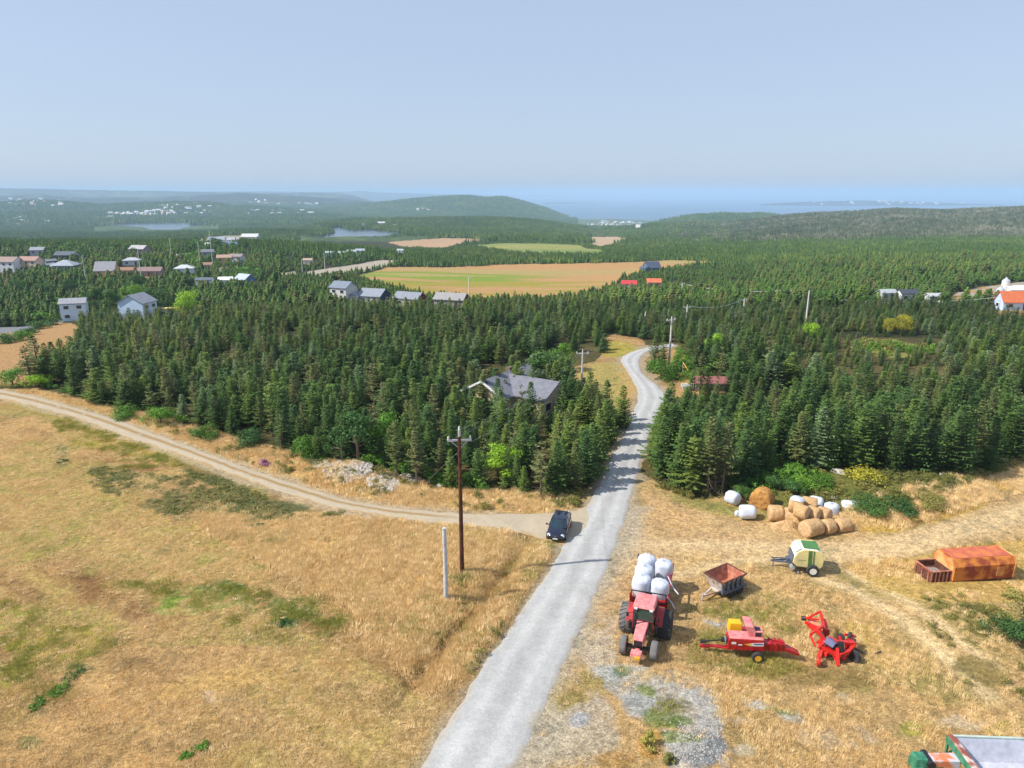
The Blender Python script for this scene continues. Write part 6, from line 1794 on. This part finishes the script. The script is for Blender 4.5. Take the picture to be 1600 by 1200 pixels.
M_STRAW = mat('straw', (200, 168, 124), .95, col2=(172, 136, 94), scale=5, lo=.35, hi=.65, bump=.8, spec=.1)
M_STRAWF = mat('straw_end', (206, 174, 134), .95, col2=(180, 144, 106), scale=7, lo=.35, hi=.65, bump=.8, spec=.1)
M_STRAWD = mat('old_straw', (196, 148, 84), .95, col2=(150, 104, 60), scale=3, lo=.35, hi=.65, bump=1.0, spec=.1)
from mathutils import noise as MN
def bale_mesh(seed, r, L, m_, wrap=False, sag=.0, m_end=None):
    """round bale lying along x"""
    n = 28; prof = [(r*.0, -L/2), (r*.55, -L/2), (r*.86, -L/2), (r*.97, -L/2 + L*.05), (r, -L*.3), (r*1.01, -L*.1), (r*1.01, L*.1), (r, L*.3), (r*.97, L/2 - L*.05), (r*.86, L/2), (r*.55, L/2), (0.001, L/2)]
    if wrap: prof = [(0.001, -L/2 - .04), (r*.4, -L/2 - .02), (r*.74, -L/2 + .03), (r*.92, -L/2 + .12), (r, -L*.28), (r*1.02, 0), (r, L*.28), (r*.92, L/2 - .12), (r*.74, L/2 - .03), (r*.4, L/2 + .02), (0.001, L/2 + .04)]
    bm = MB(); bm.lathe(prof, (0, 0, 0), 'X', n)
    for v in bm.bm.verts:
        q = v.co * (2.2 if wrap else 3.2) + Vector((seed*4.1, 0, 0)); a = .05 if wrap else .045
        v.co += Vector((MN.noise(q), MN.noise(q + Vector((7, 0, 0))), MN.noise(q + Vector((0, 7, 0))))) * a
        if wrap:
            ang = math.atan2(v.co.y, v.co.z); v.co.x += .02*math.sin(ang*9 + seed)
        if v.co.z < 0: v.co.z *= 1 - sag; 
        v.co.z *= 1 - sag*.3
    bmesh.ops.recalc_face_normals(bm.bm, faces=bm.bm.faces)
    me = bpy.data.meshes.new('bale'); bm.bm.to_mesh(me); bm.bm.free(); me.materials.append(m_)
    if m_end:
        me.materials.append(m_end)
        for p in me.polygons:
            if abs(p.center.x) > L*.46: p.material_index = 1
    for p in me.polygons: p.use_smooth = True
    return me
def bale(pos, yaw_, r, L, label, kind, group, seed=0, tilt=0.0, upright=False, name=None, cat=None):
    m_, me_, w = {'wrap': (M_PLAST, None, True), 'straw': (M_STRAW, M_STRAWF, False), 'old': (M_STRAWD, M_STRAWD, False)}[kind]
    o = mesh_obj(name or ('wrapped_bale' if w else 'hay_bale'), bale_mesh(seed, r, L, m_, w, .05, me_))
    o.location = pos; o.rotation_euler = (0, math.pi/2 if upright else tilt, yaw_)
    tag(o, label, cat or ('wrapped bale' if w else 'hay bale'), group); return o

# the load: two layers, two by two
T = Matrix.Translation(tl) @ Matrix.Rotation(TY, 4, 'Z')
gl = 'white wrapped bales on the trailer'
k = 0
for x, row in ((1.4, 'front'), (-.05, 'middle'), (-1.5, 'back')):
    for s_ in (-1, 1):
        if row == 'middle' and s_ > 0: continue
        pos = T @ Vector((x + random.uniform(-.08, .08), s_*.62, 1.74 + (.10 if s_ < 0 else 0)))
        lab = 'white wrapped bale in the %s row of the trailer load, %s side' % (row, 'left' if s_ < 0 else 'right')
        o = bale(pos, TY + random.uniform(-.3, .3), .68, 1.35 + (.15 if s_ < 0 else 0), lab, 'wrap', gl, seed=k, upright=True); k += 1
# loose straps on the right of the load
b = MB()
b.tube([T @ Vector((.6, 1.1, 2.4)), T @ Vector((1.1, 1.5, 1.9)), T @ Vector((1.6, 1.95, 1.7))], .045, 5)
b2 = b.build('loose_wrap', M_PLAST); tag(b2, 'torn strip of white wrap hanging off the right of the trailer load', 'plastic strip')
b = MB(); b.tube([T @ Vector((1.7, 1.1, 1.6)), T @ Vector((2.1, 1.6, 1.2)), T @ Vector((2.3, 1.8, .95))], .04, 5)
tag(b.build('loose_wrap', M_PLAST), 'lower torn strip of white wrap hanging beside the trailer gate', 'plastic strip')

# -- tipping trailer with rusty hopper
c = Vector((15.75, 46.95, 0)); c.z = gz(c.x, c.y)
de = empty('dump_trailer', c, math.radians(180 + 33), 'small rusty hopper trailer on twin wheels, drawbar to the left', 'trailer')
def hopper(e, L0, W0, L1, W1, z0, z1, th, m_out, m_in, rim_m, name='hopper'):
    b = MB(); b.loft([[(-L0/2, -W0/2, z0), (L0/2, -W0/2, z0), (L0/2, W0/2, z0), (-L0/2, W0/2, z0)], [(-L1/2, -W1/2, z1), (L1/2, -W1/2, z1), (L1/2, W1/2, z1), (-L1/2, W1/2, z1)],
                      [(-L1/2+th, -W1/2+th, z1), (L1/2-th, -W1/2+th, z1), (L1/2-th, W1/2-th, z1), (-L1/2+th, W1/2-th, z1)], [(-L0/2+th, -W0/2+th, z0+th), (L0/2-th, -W0/2+th, z0+th), (L0/2-th, W0/2-th, z0+th), (-L0/2+th, W0/2-th, z0+th)]])
    o = b.build(name, m_out, e); o.data.materials.append(m_in)
    # inner faces: those between the last two rings and the floor
    for p in o.data.polygons:
        nrm = p.normal; cc = p.center
        if (cc.x*nrm.x + cc.y*nrm.y) < -.01 or (nrm.z > .9 and cc.z < z1 - .2): p.material_index = 1
    return o
ho = hopper(de, 1.9, 1.0, 2.5, 1.8, .55, 1.5, .05, M_GREYW, M_RUSTB, M_RUSTB)
b = MB()
for s in (-1, 1): b.box((0, s*.9, 1.52), (2.56, .09, .08)); b.box((s*1.25, 0, 1.52), (.09, 1.72, .08))
b.build('rim', M_RUSTD, ho)
b = MB()
for i in range(5):
    x = -1.1 + .5*i; b.prism([(x, .6), (x + .34, .6), (x + .42, 1.42), (x + .3, 1.42)], .80, .92)
b.box((-.1, .72, .62), (2.3, .5, .12)); b.build('ribs', M_SLATE, ho)
b = MB(); b.box((-.1, 0, .48), (2.4, .7, .14)); b.bar((1.0, .3, .5), (2.3, 0, .38), .1); b.bar((1.0, -.3, .5), (2.3, 0, .38), .1); b.bar((2.3, 0, -.05), (2.3, 0, .62), .08); b.build('drawbar', M_GREYW, de)
for s in (-1, 1):
    for x in (-.75, .05): wheel(de, x, s*.80, .34, .26, M_BLACK, hub=.5)

# -- round baler, cream and green
c = Vector((22.95, 50.2, 0)); c.z = gz(c.x, c.y)
re_ = empty('round_baler', c, math.radians(170), 'cream and green round baler standing below the bale heap', 'baler')
side = [(-1.15, .75), (-.9, .52), (.75, .62), (1.05, .9), (1.0, 1.35), (.72, 1.85), (.3, 2.08), (-.7, 2.05), (-1.05, 1.85), (-1.2, 1.3)]
b = MB(); b.prism([(x*.96, .1 + z*.95) for x, z in side], -.78, .78); body = b.build('body', M_WHITEP, re_, bevel=.05)
for s in (-1, 1):
    b = MB(); b.prism(side, s*.80, s*.90); sp = b.build('side_panel', M_CREAM, re_, bevel=.04)
    b = MB(); b.prism([(-.32, .66), (-.06, .66), (-.02, 2.02), (-.28, 2.03)], s*.905, s*.925); b.prism([(-.50, .66), (-.42, .66), (-.38, 2.02), (-.46, 2.03)], s*.905, s*.925)
    b.build('stripe', M_GREEN, sp)
    b = MB(); b.box((.42, s*.915, 1.22), (.62, .012, .07)); b.build('lettering', pm('faint_lettering', (180, 176, 130)), sp)
b = MB(); b.box((-.28, 0, 2.10), (1.15, 1.3, .06)); b.build('tailgate_top', M_GREEN, body, bevel=.02)
b = MB(); b.box((.72, 0, 1.93), (.5, 1.5, .05), rot=(0, .72, 0)); b.build('front_hood', M_WHITEP, body, bevel=.02)
b = MB(); b.prism([(.9, .55), (1.12, .9), (1.02, 1.5), (.98, .6)], -.7, .7); b.build('feed_intake', M_SLATE, re_)
b = MB(); b.bar((.9, .3, .6), (2.5, 0, .5), .12); b.bar((.9, -.3, .6), (2.5, 0, .5), .12); b.bar((2.3, 0, 0), (2.3, 0, .7), .07); b.box((1.2, 0, .75), (.35, .5, .3)); b.bar((1.2, 0, .8), (2.5, 0, .75), .07); b.build('drawbar', M_SLATE, re_)
b = MB(); b.lathe([(.16, -.7), (.16, .7)], (.95, 0, .34), 'Y', 12)
for kk in range(9): b.lathe([(.22, 0), (.22, .02)], (.95, -.64 + kk*.16, .34), 'Y', 10)
b.build('pickup_reel', M_STEEL, re_, True)
for s in (-1, 1):
    wheel(re_, -.42, s*1.08, .46, .34, M_WHITEP, hub=.58); wheel(re_, .62, s*.98, .2, .12, M_STEEL, hub=.5)
b = MB(); b.box((-.42, 0, .46), (.14, 2.0, .14)); b.build('axle', M_BLACK, re_)

# -- red square baler
c = Vector((15.0, 39.65, 0)); c.z = gz(c.x, c.y)
qe = empty('square_baler', c, math.radians(180 - 6), 'red square baler with yellow wheel and raised hood beside the tractor', 'baler')
b = MB(); b.prism([(-.95, .62), (1.25, .62), (1.25, 1.3), (1.15, 1.42), (-.95, 1.42)], -.15, .75); body = b.build('body', M_RED, qe, bevel=.04)
b = MB(); b.box((.15, .3, 1.435), (2.1, .86, .03)); b.build('top_panel', M_REDF, body, bevel=.01)
b = MB(); b.prism([(-.05, 1.44), (-.62, 1.44), (-.30, 2.12), (.22, 2.16)], -.75, .42); b.build('raised_hood', M_REDF, qe, bevel=.03)
b = MB(); b.box((-.62, .12, 1.62), (.55, .62, .4)); b.build('knotter_housing', M_REDF, body, bevel=.03)
b = MB(); b.box((-.60, .44, 1.62), (.36, .04, .26)); b.box((-.62, .12, 1.83), (.3, .4, .03)); b.build('twine_opening', M_BLACK, body)
b = MB(); b.box((.55, -.95, 1.3), (.9, .7, .62), top=.8); b.build('feeder_guard', M_YEL, qe, bevel=.04)
b = MB(); b.prism([(-.9, 1.02), (-.1, .98), (.25, 1.08), (-.3, 1.2), (-.9, 1.26)], .755, .765); b.build('white_stripe', M_TRIM, body)
b = MB(); b.prism([(-.25, 1.03), (-.02, 1.02), (.30, 1.08), (-.05, 1.15)], .766, .772); b.build('orange_stripe', M_YEL, body)
b = MB(); b.prism([(-.85, 1.12), (-.3, 1.1), (-.3, 1.17), (-.85, 1.2)], .766, .772); b.build('blue_stripe', pm('decal_blue', (54, 66, 140)), body)
b = MB(); b.box((.92, .757, 1.12), (.28, .012, .14)); b.box((.52, .757, 1.02), (.24, .012, .07)); b.build('decal', M_TRIM, body)
b = MB(); b.box((-1.6, .3, .85), (1.4, .56, .5)); b.loft([[(-2.2, .05, .65), (-2.2, .6, .65), (-2.2, .6, .95), (-2.2, .05, .95)], [(-3.2, .1, .35), (-3.2, .6, .35), (-3.2, .6, .5), (-3.2, .1, .5)]]); b.build('bale_chamber', M_RED, qe, bevel=.03)
b = MB()
for x in (-1.4, -1.75, -2.05): b.box((x, .3, 1.12), (.1, .7, .1)); b.bar((x, .62, .6), (x, .62, 1.2), .06)
b.bar((-1.3, .1, 1.16), (-2.2, .5, 1.22), .06); b.build('tension_frame', M_RED, qe)
b = MB(); b.box((1.75, .25, .5), (1.3, .16, .14)); b.box((2.6, .25, .45), (.6, .22, .18)); b.bar((1.2, .5, .55), (2.2, .3, .5), .1); b.build('drawbar', M_RED, qe, bevel=.02)
b = MB(); b.tube([(1.25, .25, 1.0), (1.6, .25, .98)], .15, 12); b.tube([(1.5, .25, .98), (2.7, .25, .78)], .05, 8); b.tube([(2.55, .25, .8), (2.9, .25, .76)], .12, 10); b.build('drive_shaft', M_BLACK, qe, True)
b = MB(); b.lathe([(.2, 0), (.24, .06), (.1, .12)], (1.3, .25, 1.0), 'X', 14); b.build('flywheel', pm('teal_grey', (120, 140, 140)), qe)
b = MB(); b.box((-.1, -1.2, .55), (.9, 1.0, .4)); b.box((.35, -1.2, .35), (.2, 1.6, .24)); b.build('pickup', M_RED, qe, bevel=.03)
wheel(qe, -.55, 1.0, .36, .28, M_YEL, hub=.58); wheel(qe, -.35, -1.9, .30, .22, M_YEL, hub=.58)
b = MB(); b.box((-.5, -.4, .36), (.12, 2.7, .12)); b.build('axle', M_BLACK, qe)

# -- folded bright red mower
c = P(1303, 1026)
me_ = empty('folded_mower', c, 0, 'bright red folded hay machine with arm raised to the left, rightmost of the red machines', 'hay machine')
inv = Matrix.Translation(-c)
def V(px, py, z): return tuple(W(px, py, z + c.z) - c)
b = MB()
for a_, b_, w in [((1290, 1002, 1.1), (1276, 984, 1.6), .14), ((1276, 984, 1.6), (1266, 992, 1.2), .1), ((1266, 992, 1.2), (1274, 1010, .9), .09), ((1276, 984, 1.6), (1286, 978, 1.5), .12), ((1290, 1002, 1.1), (1279, 1012, .9), .12),
                  ((1282, 955, 1.6), (1262, 966, .9), .09), ((1282, 955, 1.6), (1285, 971, 1.2), .12), ((1262, 966, .9), (1256, 964, .7), .1), ((1262, 966, .9), (1280, 968, 1.1), .08), ((1258, 972, .6), (1284, 984, .7), .14), ((1264, 977, .5), (1282, 990, .6), .16), ((1285, 971, 1.2), (1288, 984, 1.3), .14),
                  ((1284, 1012, .8), (1310, 1024, .6), .2), ((1280, 1010, .9), (1296, 1018, .7), .18), ((1308, 1012, 1.0), (1309, 1040, .1), .16), ((1284, 1016, .7), (1278, 1040, .1), .12), ((1312, 1004, 1.1), (1336, 1006, .9), .22), ((1310, 1004, 1.1), (1295, 996, 1.0), .16),
                  ((1315, 1004, .9), (1320, 991, .9), .09), ((1331, 1004, .9), (1334, 993, .9), .09), ((1320, 991, .9), (1334, 993, .9), .09), ((1314, 991, .8), (1338, 995, .8), .07), ((1336, 1006, .9), (1326, 1018, .8), .16), ((1326, 1018, .8), (1310, 1024, .6), .18), ((1300, 1022, .5), (1312, 1040, .15), .08)]:
    b.bar(V(*a_), V(*b_), w * 1.25)
for a_, w, h_ in [((1326, 1004, .75), .7, .5), ((1318, 1020, .5), .8, .5), ((1290, 1016, .6), .7, .45), ((1284, 1020, .35), .35, .6), ((1282, 1002, .9), .4, .35)]:
    b.box(V(*a_), (w, w * .8, h_), rot=(.2, .3, .7), top=.7)
b.build('frame', M_REDB, me_, bevel=.015)
b = MB()
q = [V(1286, 968, 1.3), V(1291, 969, 1.2), V(1294, 981, .9), V(1290, 985, .8), V(1284, 982, 1.0)]
b._add(q + [tuple(Vector(p) + Vector((.05, .12, .02))) for p in q], [(0, 1, 2, 3, 4), (9, 8, 7, 6, 5)] + [(i, (i+1) % 5, (i+1) % 5 + 5, i + 5) for i in range(5)])
b.build('shield', M_REDB, me_)
b = MB()
q = [V(1285, 987, 1.3), V(1296, 984, 1.2), V(1297, 991, .9), V(1289, 996, .9)]
b._add(q + [tuple(Vector(p) + Vector((.03, .12, .0))) for p in q], [(0, 1, 2, 3), (7, 6, 5, 4)] + [(i, (i+1) % 4, (i+1) % 4 + 4, i + 4) for i in range(4)])
b.build('shield', pm('deep_red_paint', (150, 16, 24), rough=.4), me_)
b = MB()
q = [V(1262, 966, .75), V(1276, 968, .8), V(1286, 985, .75), V(1270, 976, .65)]
b._add(q + [tuple(Vector(p) - Vector((0, -.05, .12))) for p in q], [(0, 1, 2, 3), (7, 6, 5, 4)] + [(i, (i+1) % 4, (i+1) % 4 + 4, i + 4) for i in range(4)])
b.build('cover_plate', pm('faded_salmon_paint', (232, 130, 96)), me_)
b = MB(); A = Vector(V(1291, 1008, .9)); B_ = Vector(V(1306, 1014, .8))
for i in range(9):
    t_ = i / 8; p0 = Vector(V(1288 + 14*t_ - 2, 1003 + 9*t_, 1.1)); p1 = Vector(V(1300 + 10*t_, 997 + 9*t_, 1.1)); mid = (p0 + p1)/2 + Vector((0, 0, .18))
    b.tube([p0, mid, p1], .035, 6)
b.build('conditioner_tines', pm('violet_grey_steel', (126, 124, 156), rough=.5, var=.2), me_, True)
b = MB(); b._add([V(1288, 1006, .75), V(1300, 997, .8), V(1311, 1006, .8), V(1302, 1018, .7), V(1288, 1006, .5), V(1300, 997, .5), V(1311, 1006, .5), V(1302, 1018, .4)], [(0, 1, 2, 3), (7, 6, 5, 4), (0, 4, 5, 1), (1, 5, 6, 2), (2, 6, 7, 3), (3, 7, 4, 0)]); b.build('roller_bed', M_BLACK, me_)
b = MB(); b.tube([V(1314, 1003, 1.35), V(1316, 1024, .55)], .16, 12); b.build('hydraulic_cylinder', M_BLACK, me_, True)
b = MB(); b.tube([V(1318, 1005, 1.2), V(1319, 1022, .6)], .05, 8); b.build('piston_rod', M_CHROME, me_, True)
b = MB(); b.tube([V(1333, 1012, .3), V(1345, 1018, .1), V(1354, 1024, .05), V(1366, 1022, .1), V(1377, 1018, .35)], .055, 6); b.build('drawbar_hose', M_BLACK, me_, True)
b = MB(); b.tube([V(1253, 966, .6), V(1259, 966, .7)], .16, 10); b.build('end_cap', M_BLACK, me_, True)
for (px, py, z, R_, ya) in [(1333, 1034, 0, .42, 1.2), (1278, 1040, 0, .33, .3), (1327, 1000, .75, .28, 0), (1313, 1003, .75, .30, .9), (1334, 1009, .6, .24, .4)]:
    w_ = wheel(me_, 0, 0, R_, .2, M_REDB if R_ < .35 else M_BLACK, hub=.5, tm_=M_REDB if R_ == .33 else None); p = W(px, py, c.z + z) - c; w_.location = (p.x, p.y, z + R_); w_.rotation_euler = (0, 0, ya + .9)

# -- rusty compactor container
c = Vector((35.6, 49.3, 0)); c.z = gz(c.x, c.y)
ce = empty('compactor_container', c, math.radians(7), 'long orange rusty compactor container with an open ribbed bin at its left end', 'container')
prof = [(-1.15, .18), (1.15, .18), (1.2, 1.35), (.85, 1.85), (-.85, 1.85), (-1.2, 1.35)]
b = MB(); b.loft([[(x, y, z) for y, z in prof] for x in (-2.5, -2.42, 2.42, 2.5)]); body = b.build('tank', M_RUSTY, ce, bevel=.02)
b = MB(); b.loft([[(x, y*1.03, z*1.02) for y, z in prof] for x in (2.44, 2.56)]); b.build('end_rim', M_RUSTP, ce)
b = MB(); b.loft([[(x, y*.9, .1 + z*.93) for y, z in prof] for x in (-2.53, -2.49)]); b.build('end_plate', M_RUSTP, ce)
b = MB()
b.box((1.3, -1.18, .78), (.55, .03, .8), rot=(.04, 0, 0))
b.build('side_panel', M_RUSTP, ce)
b = MB(); b.box((0, -1.0, .1), (4.9, .2, .2)); b.box((0, 1.0, .1), (4.9, .2, .2)); b.build('skid', M_RUSTD, ce)
b = MB(); b.box((0, -.05, 1.87), (4.7, 1.5, .03)); b.build('top_plate', pm('maroon_rust', (178, 90, 70), col2=(204, 118, 66), rough=.8, scale=1.2), ce)
b = MB(); b.box((2.62, -.8, .9), (.1, .1, 1.3)); b.box((2.62, .4, .9), (.1, .1, 1.3)); b.box((2.62, -.2, .5), (.1, 1.3, .1)); b.build('door_latch', M_RUSTP, ce)
bx = -3.35
b = MB(); b.loft([[(bx-.85, -.95, .1), (bx+.8, -.95, .1), (bx+.8, .85, .1), (bx-.85, .85, .1)], [(bx-.85, -.95, .95), (bx+.8, -.95, .95), (bx+.8, .85, .95), (bx-.85, .85, .95)], [(bx-.78, -.88, .95), (bx+.73, -.88, .95), (bx+.73, .78, .95), (bx-.78, .78, .95)], [(bx-.78, -.88, .45), (bx+.73, -.88, .45), (bx+.73, .78, .45), (bx-.78, .78, .45)]])
b.build('loading_bin', M_RUSTD, ce)
b = MB()
for i in range(6): b.box((bx - .78 + i*.31, -.99, .52), (.09, .07, .84))
for i in range(3): b.box((bx - .89, -.75 + i*.7, .52), (.07, .09, .84))
b.box((bx, -.97, .97), (1.75, .12, .07)); b.box((bx-.85, -.05, .97), (.12, 1.9, .07)); b.box((bx, .85, .97), (1.75, .1, .07))
b.build('ribs', M_RUSTB, ce)
b = MB(); b.box((bx+.1, -.1, .52), (.9, .9, .12), rot=(0, .1, 0)); b.build('ram_plate', pm('dusty_steel', (150, 136, 130)), ce)

# -- green spreader at the lower right corner
c = Vector((25.3, 29.1, 0)); c.z = gz(c.x, c.y)
ge = empty('spreader_wagon', c, math.radians(-3), 'green and white hopper wagon with a conveyor, cut by the lower right corner', 'wagon')
ho = hopper(ge, 4.4, 1.3, 5.6, 2.3, .7, 1.75, .06, M_GREEN_D, pm('grey_white_lining', (182, 184, 196), rough=.6), M_GREEN_D)
b = MB()
for s in (-1, 1): b.box((0, s*1.14, 1.78), (5.7, .12, .1))
b.box((2.82, 0, 1.78), (.12, 2.3, .1)); b.build('rim', pm('pale_rim', (176, 190, 180)), ho)
b = MB(); b.box((-2.86, 0, 1.80), (.34, 2.34, .10), rot=(0, .25, 0)); b.build('end_board', pm('rusty_board', (150, 84, 66), col2=(216, 190, 180), lo=.5, hi=.62, scale=1.6), ho)
b = MB(); b.box((-3.04, 0, 1.62), (.12, 2.34, .34)); b.bar((-3.0, 1.1, .2), (-3.0, 1.1, 1.7), .1); b.bar((-3.0, -1.1, .2), (-3.0, -1.1, 1.7), .1); b.bar((-3.0, 1.1, .6), (-2.3, 1.1, 1.5), .08)
for i in range(7): b.bar((-2.5 + i*.85, -1.05, .8), (-2.6 + i*.88, -1.18, 1.7), .08)
b.build('end_frame', M_GREEN_D, ge)
b = MB(); b.loft([[(-3.0, -.1, .95), (-3.0, .5, .95), (-3.0, .5, 1.35), (-3.0, -.1, 1.35)], [(-4.5, -.05, .9), (-4.5, .5, .9), (-4.5, .5, 1.25), (-4.5, -.05, 1.25)]]); b.build('conveyor', pm('rusty_white_steel', (190, 196, 206), col2=(206, 120, 80), scale=1.5, lo=.45, hi=.6), ge, bevel=.02)
b = MB(); b.box((-4.8, .25, 1.1), (.7, .7, .45), top=.8); b.box((-4.9, .25, .7), (.4, .9, .4)); b.build('gearbox', M_GREEN_D, ge, bevel=.05)
b = MB(); b.tube([(-4.4, -.2, 1.1), (-4.4, .7, 1.1)], .2, 12); b.tube([(-4.5, -.8, .7), (-4.6, -.8, .0)], .05, 6); b.build('roller', M_BLACK, ge, True)
b = MB(); b.box((-4.2, -.5, .45), (2.2, .14, .14)); b.bar((-5.2, -.5, .45), (-5.6, -.5, .4), .1); b.box((0, 0, .5), (4.6, .8, .18)); b.build('chassis', M_GREEN_D, ge)
for s in (-1, 1):
    for x in (.4, 1.4): wheel(ge, x, s*.95, .42, .3, M_WHITEP, hub=.55)
b = MB(); b.tube([(-4.7, -.8, .8), (-4.75, -.9, .3), (-4.7, -.95, .0)], .05, 6); b.build('jack_stand', M_YEL, ge)

# -- bales of the heap
gs, gw = 'straw bales of the heap', 'white wrapped bales by the heap'
def B(px, py, z, yaw_, r, L, lab, kind, grp, seed, **k):
    p = W(px, py, z); return bale(p, yaw_, r, L, lab, kind, grp, seed, **k)
B(1191, 779, .95, -2.2, 1.02, 1.5, 'big slumped golden-brown bale standing alone left of the heap', 'old', None, 21)
B(1212, 802, .72, 3.0, .76, 1.2, 'round straw bale at the left of the heap showing its flat end', 'straw', gs, 22)
B(1235, 806, .66, 2.5, .70, 1.2, 'straw bale in the front row just right of the flat-ended one', 'straw', gs, 23)
B(1254, 812, .66, 2.4, .70, 1.2, 'half-hidden straw bale in the middle of the heap', 'straw', gs, 24)
B(1244, 790, 1.75, 2.7, .70, 1.2, 'straw bale on top of the heap at the left under white plastic', 'straw', gs, 25)
B(1265, 788, 1.55, 2.8, .68, 1.2, 'straw bale at the back of the heap top', 'straw', gs, 26)
B(1253, 800, 1.75, 2.3, .66, 1.1, 'straw bale in the middle of the heap, leftmost of three in a row', 'straw', gs, 27)
B(1271, 803, 1.45, 2.3, .66, 1.1, 'straw bale in the middle of the heap, second of three in a row', 'straw', gs, 28)
B(1287, 804, 1.30, 2.3, .66, 1.1, 'straw bale in the middle of the heap, rightmost of three in a row', 'straw', gs, 29)
B(1268, 825, .74, 3.55, .78, 1.7, 'largest straw bale in front of the heap, lying crosswise', 'straw', gs, 30)
B(1293, 823, .66, 3.5, .70, 1.0, 'straw bale right behind the largest one at the front', 'straw', gs, 31)
B(1316, 821, .62, 3.4, .66, 1.25, 'separate straw bale at the right end of the heap', 'straw', gs, 32)
B(1280, 812, .6, 2.6, .64, 1.1, 'low straw bale wedged under the three in a row', 'straw', gs, 33)
B(1275, 786, 1.1, 2.6, .64, 1.2, 'white bale poking out behind the top of the heap', 'wrap', gw, 41)
B(1299, 797, .78, 2.4, .70, 1.25, 'white bale directly right of the straw heap', 'wrap', gw, 42, upright=True)
B(1327, 793, .66, 2.9, .68, 1.45, 'rightmost white bale lying free beside the weeds', 'wrap', gw, 43)
B(1168, 800, .66, 2.9, .66, 1.45, 'white bale lying alone in front of the big brown bale', 'wrap', gw, 44, tilt=.08)
B(1145, 778, .66, 2.2, .66, 1.25, 'torn white bale spilling straw at the far left of the bales', 'wrap', gw, 45)
p = W(1152, 796, .1); b = MB(); b.box((0, 0, .12), (.9, .7, .3), top=.6); b.noise(.12, 2, 4); o = b.build('loose_wrap', M_PLAST); o.location = W(1155, 803, .1); tag(o, 'crumpled white wrap at the left foot of the lone white bale', 'plastic wrap')
b = MB(); b.lathe([(.5, -.1), (.42, .25), (.2, .5)], n=14); b.noise(.2, 2, 6); o = b.build('spilled_straw', M_STRAWD); o.location = W(1145, 787, .1) ; tag(o, 'brown straw spilling from the torn white bale', 'straw')
b = MB(); b.lathe([(.62, -.02), (.5, .1), (.1, .16)], n=16); b.noise(.06, 2, 8); o = b.build('plastic_sheet', M_PLAST); o.location = W(1246, 779.5, 2.38); tag(o, 'white plastic sheet lying over the top left bale of the heap', 'plastic sheet')
b = MB(); b.lathe([(1.9, -.1), (1.3, .15), (.6, .45), (.1, .6)], n=24); b.noise(.25, 1.2, 9); o = b.build('loose_hay', M_STRAW); o.location = W(1228, 822, 0); o.scale = (1, .6, 1); tag(o, 'loose hay spilled at the left foot of the bale heap', 'hay')
print('machines placed')

# ---------------------------------------------------------------- air
hz = MB(); hz.box((0, 22000, -35), (76000, 45000, 300))
m = bpy.data.materials.new('haze_air'); m.use_nodes = True
nt = m.node_tree
for n in list(nt.nodes): nt.nodes.remove(n)
out = nt.nodes.new('ShaderNodeOutputMaterial'); v = nt.nodes.new('ShaderNodeVolumePrincipled')
v.inputs['Color'].default_value = (.55, .76, 1.0, 1)
v.inputs['Density'].default_value = 1.15e-4
v.inputs['Anisotropy'].default_value = 0.0
nt.links.new(v.outputs[0], out.inputs['Volume'])
tag(hz.build('haze', m), 'thin blue summer haze over the distance', None, None, 'stuff')
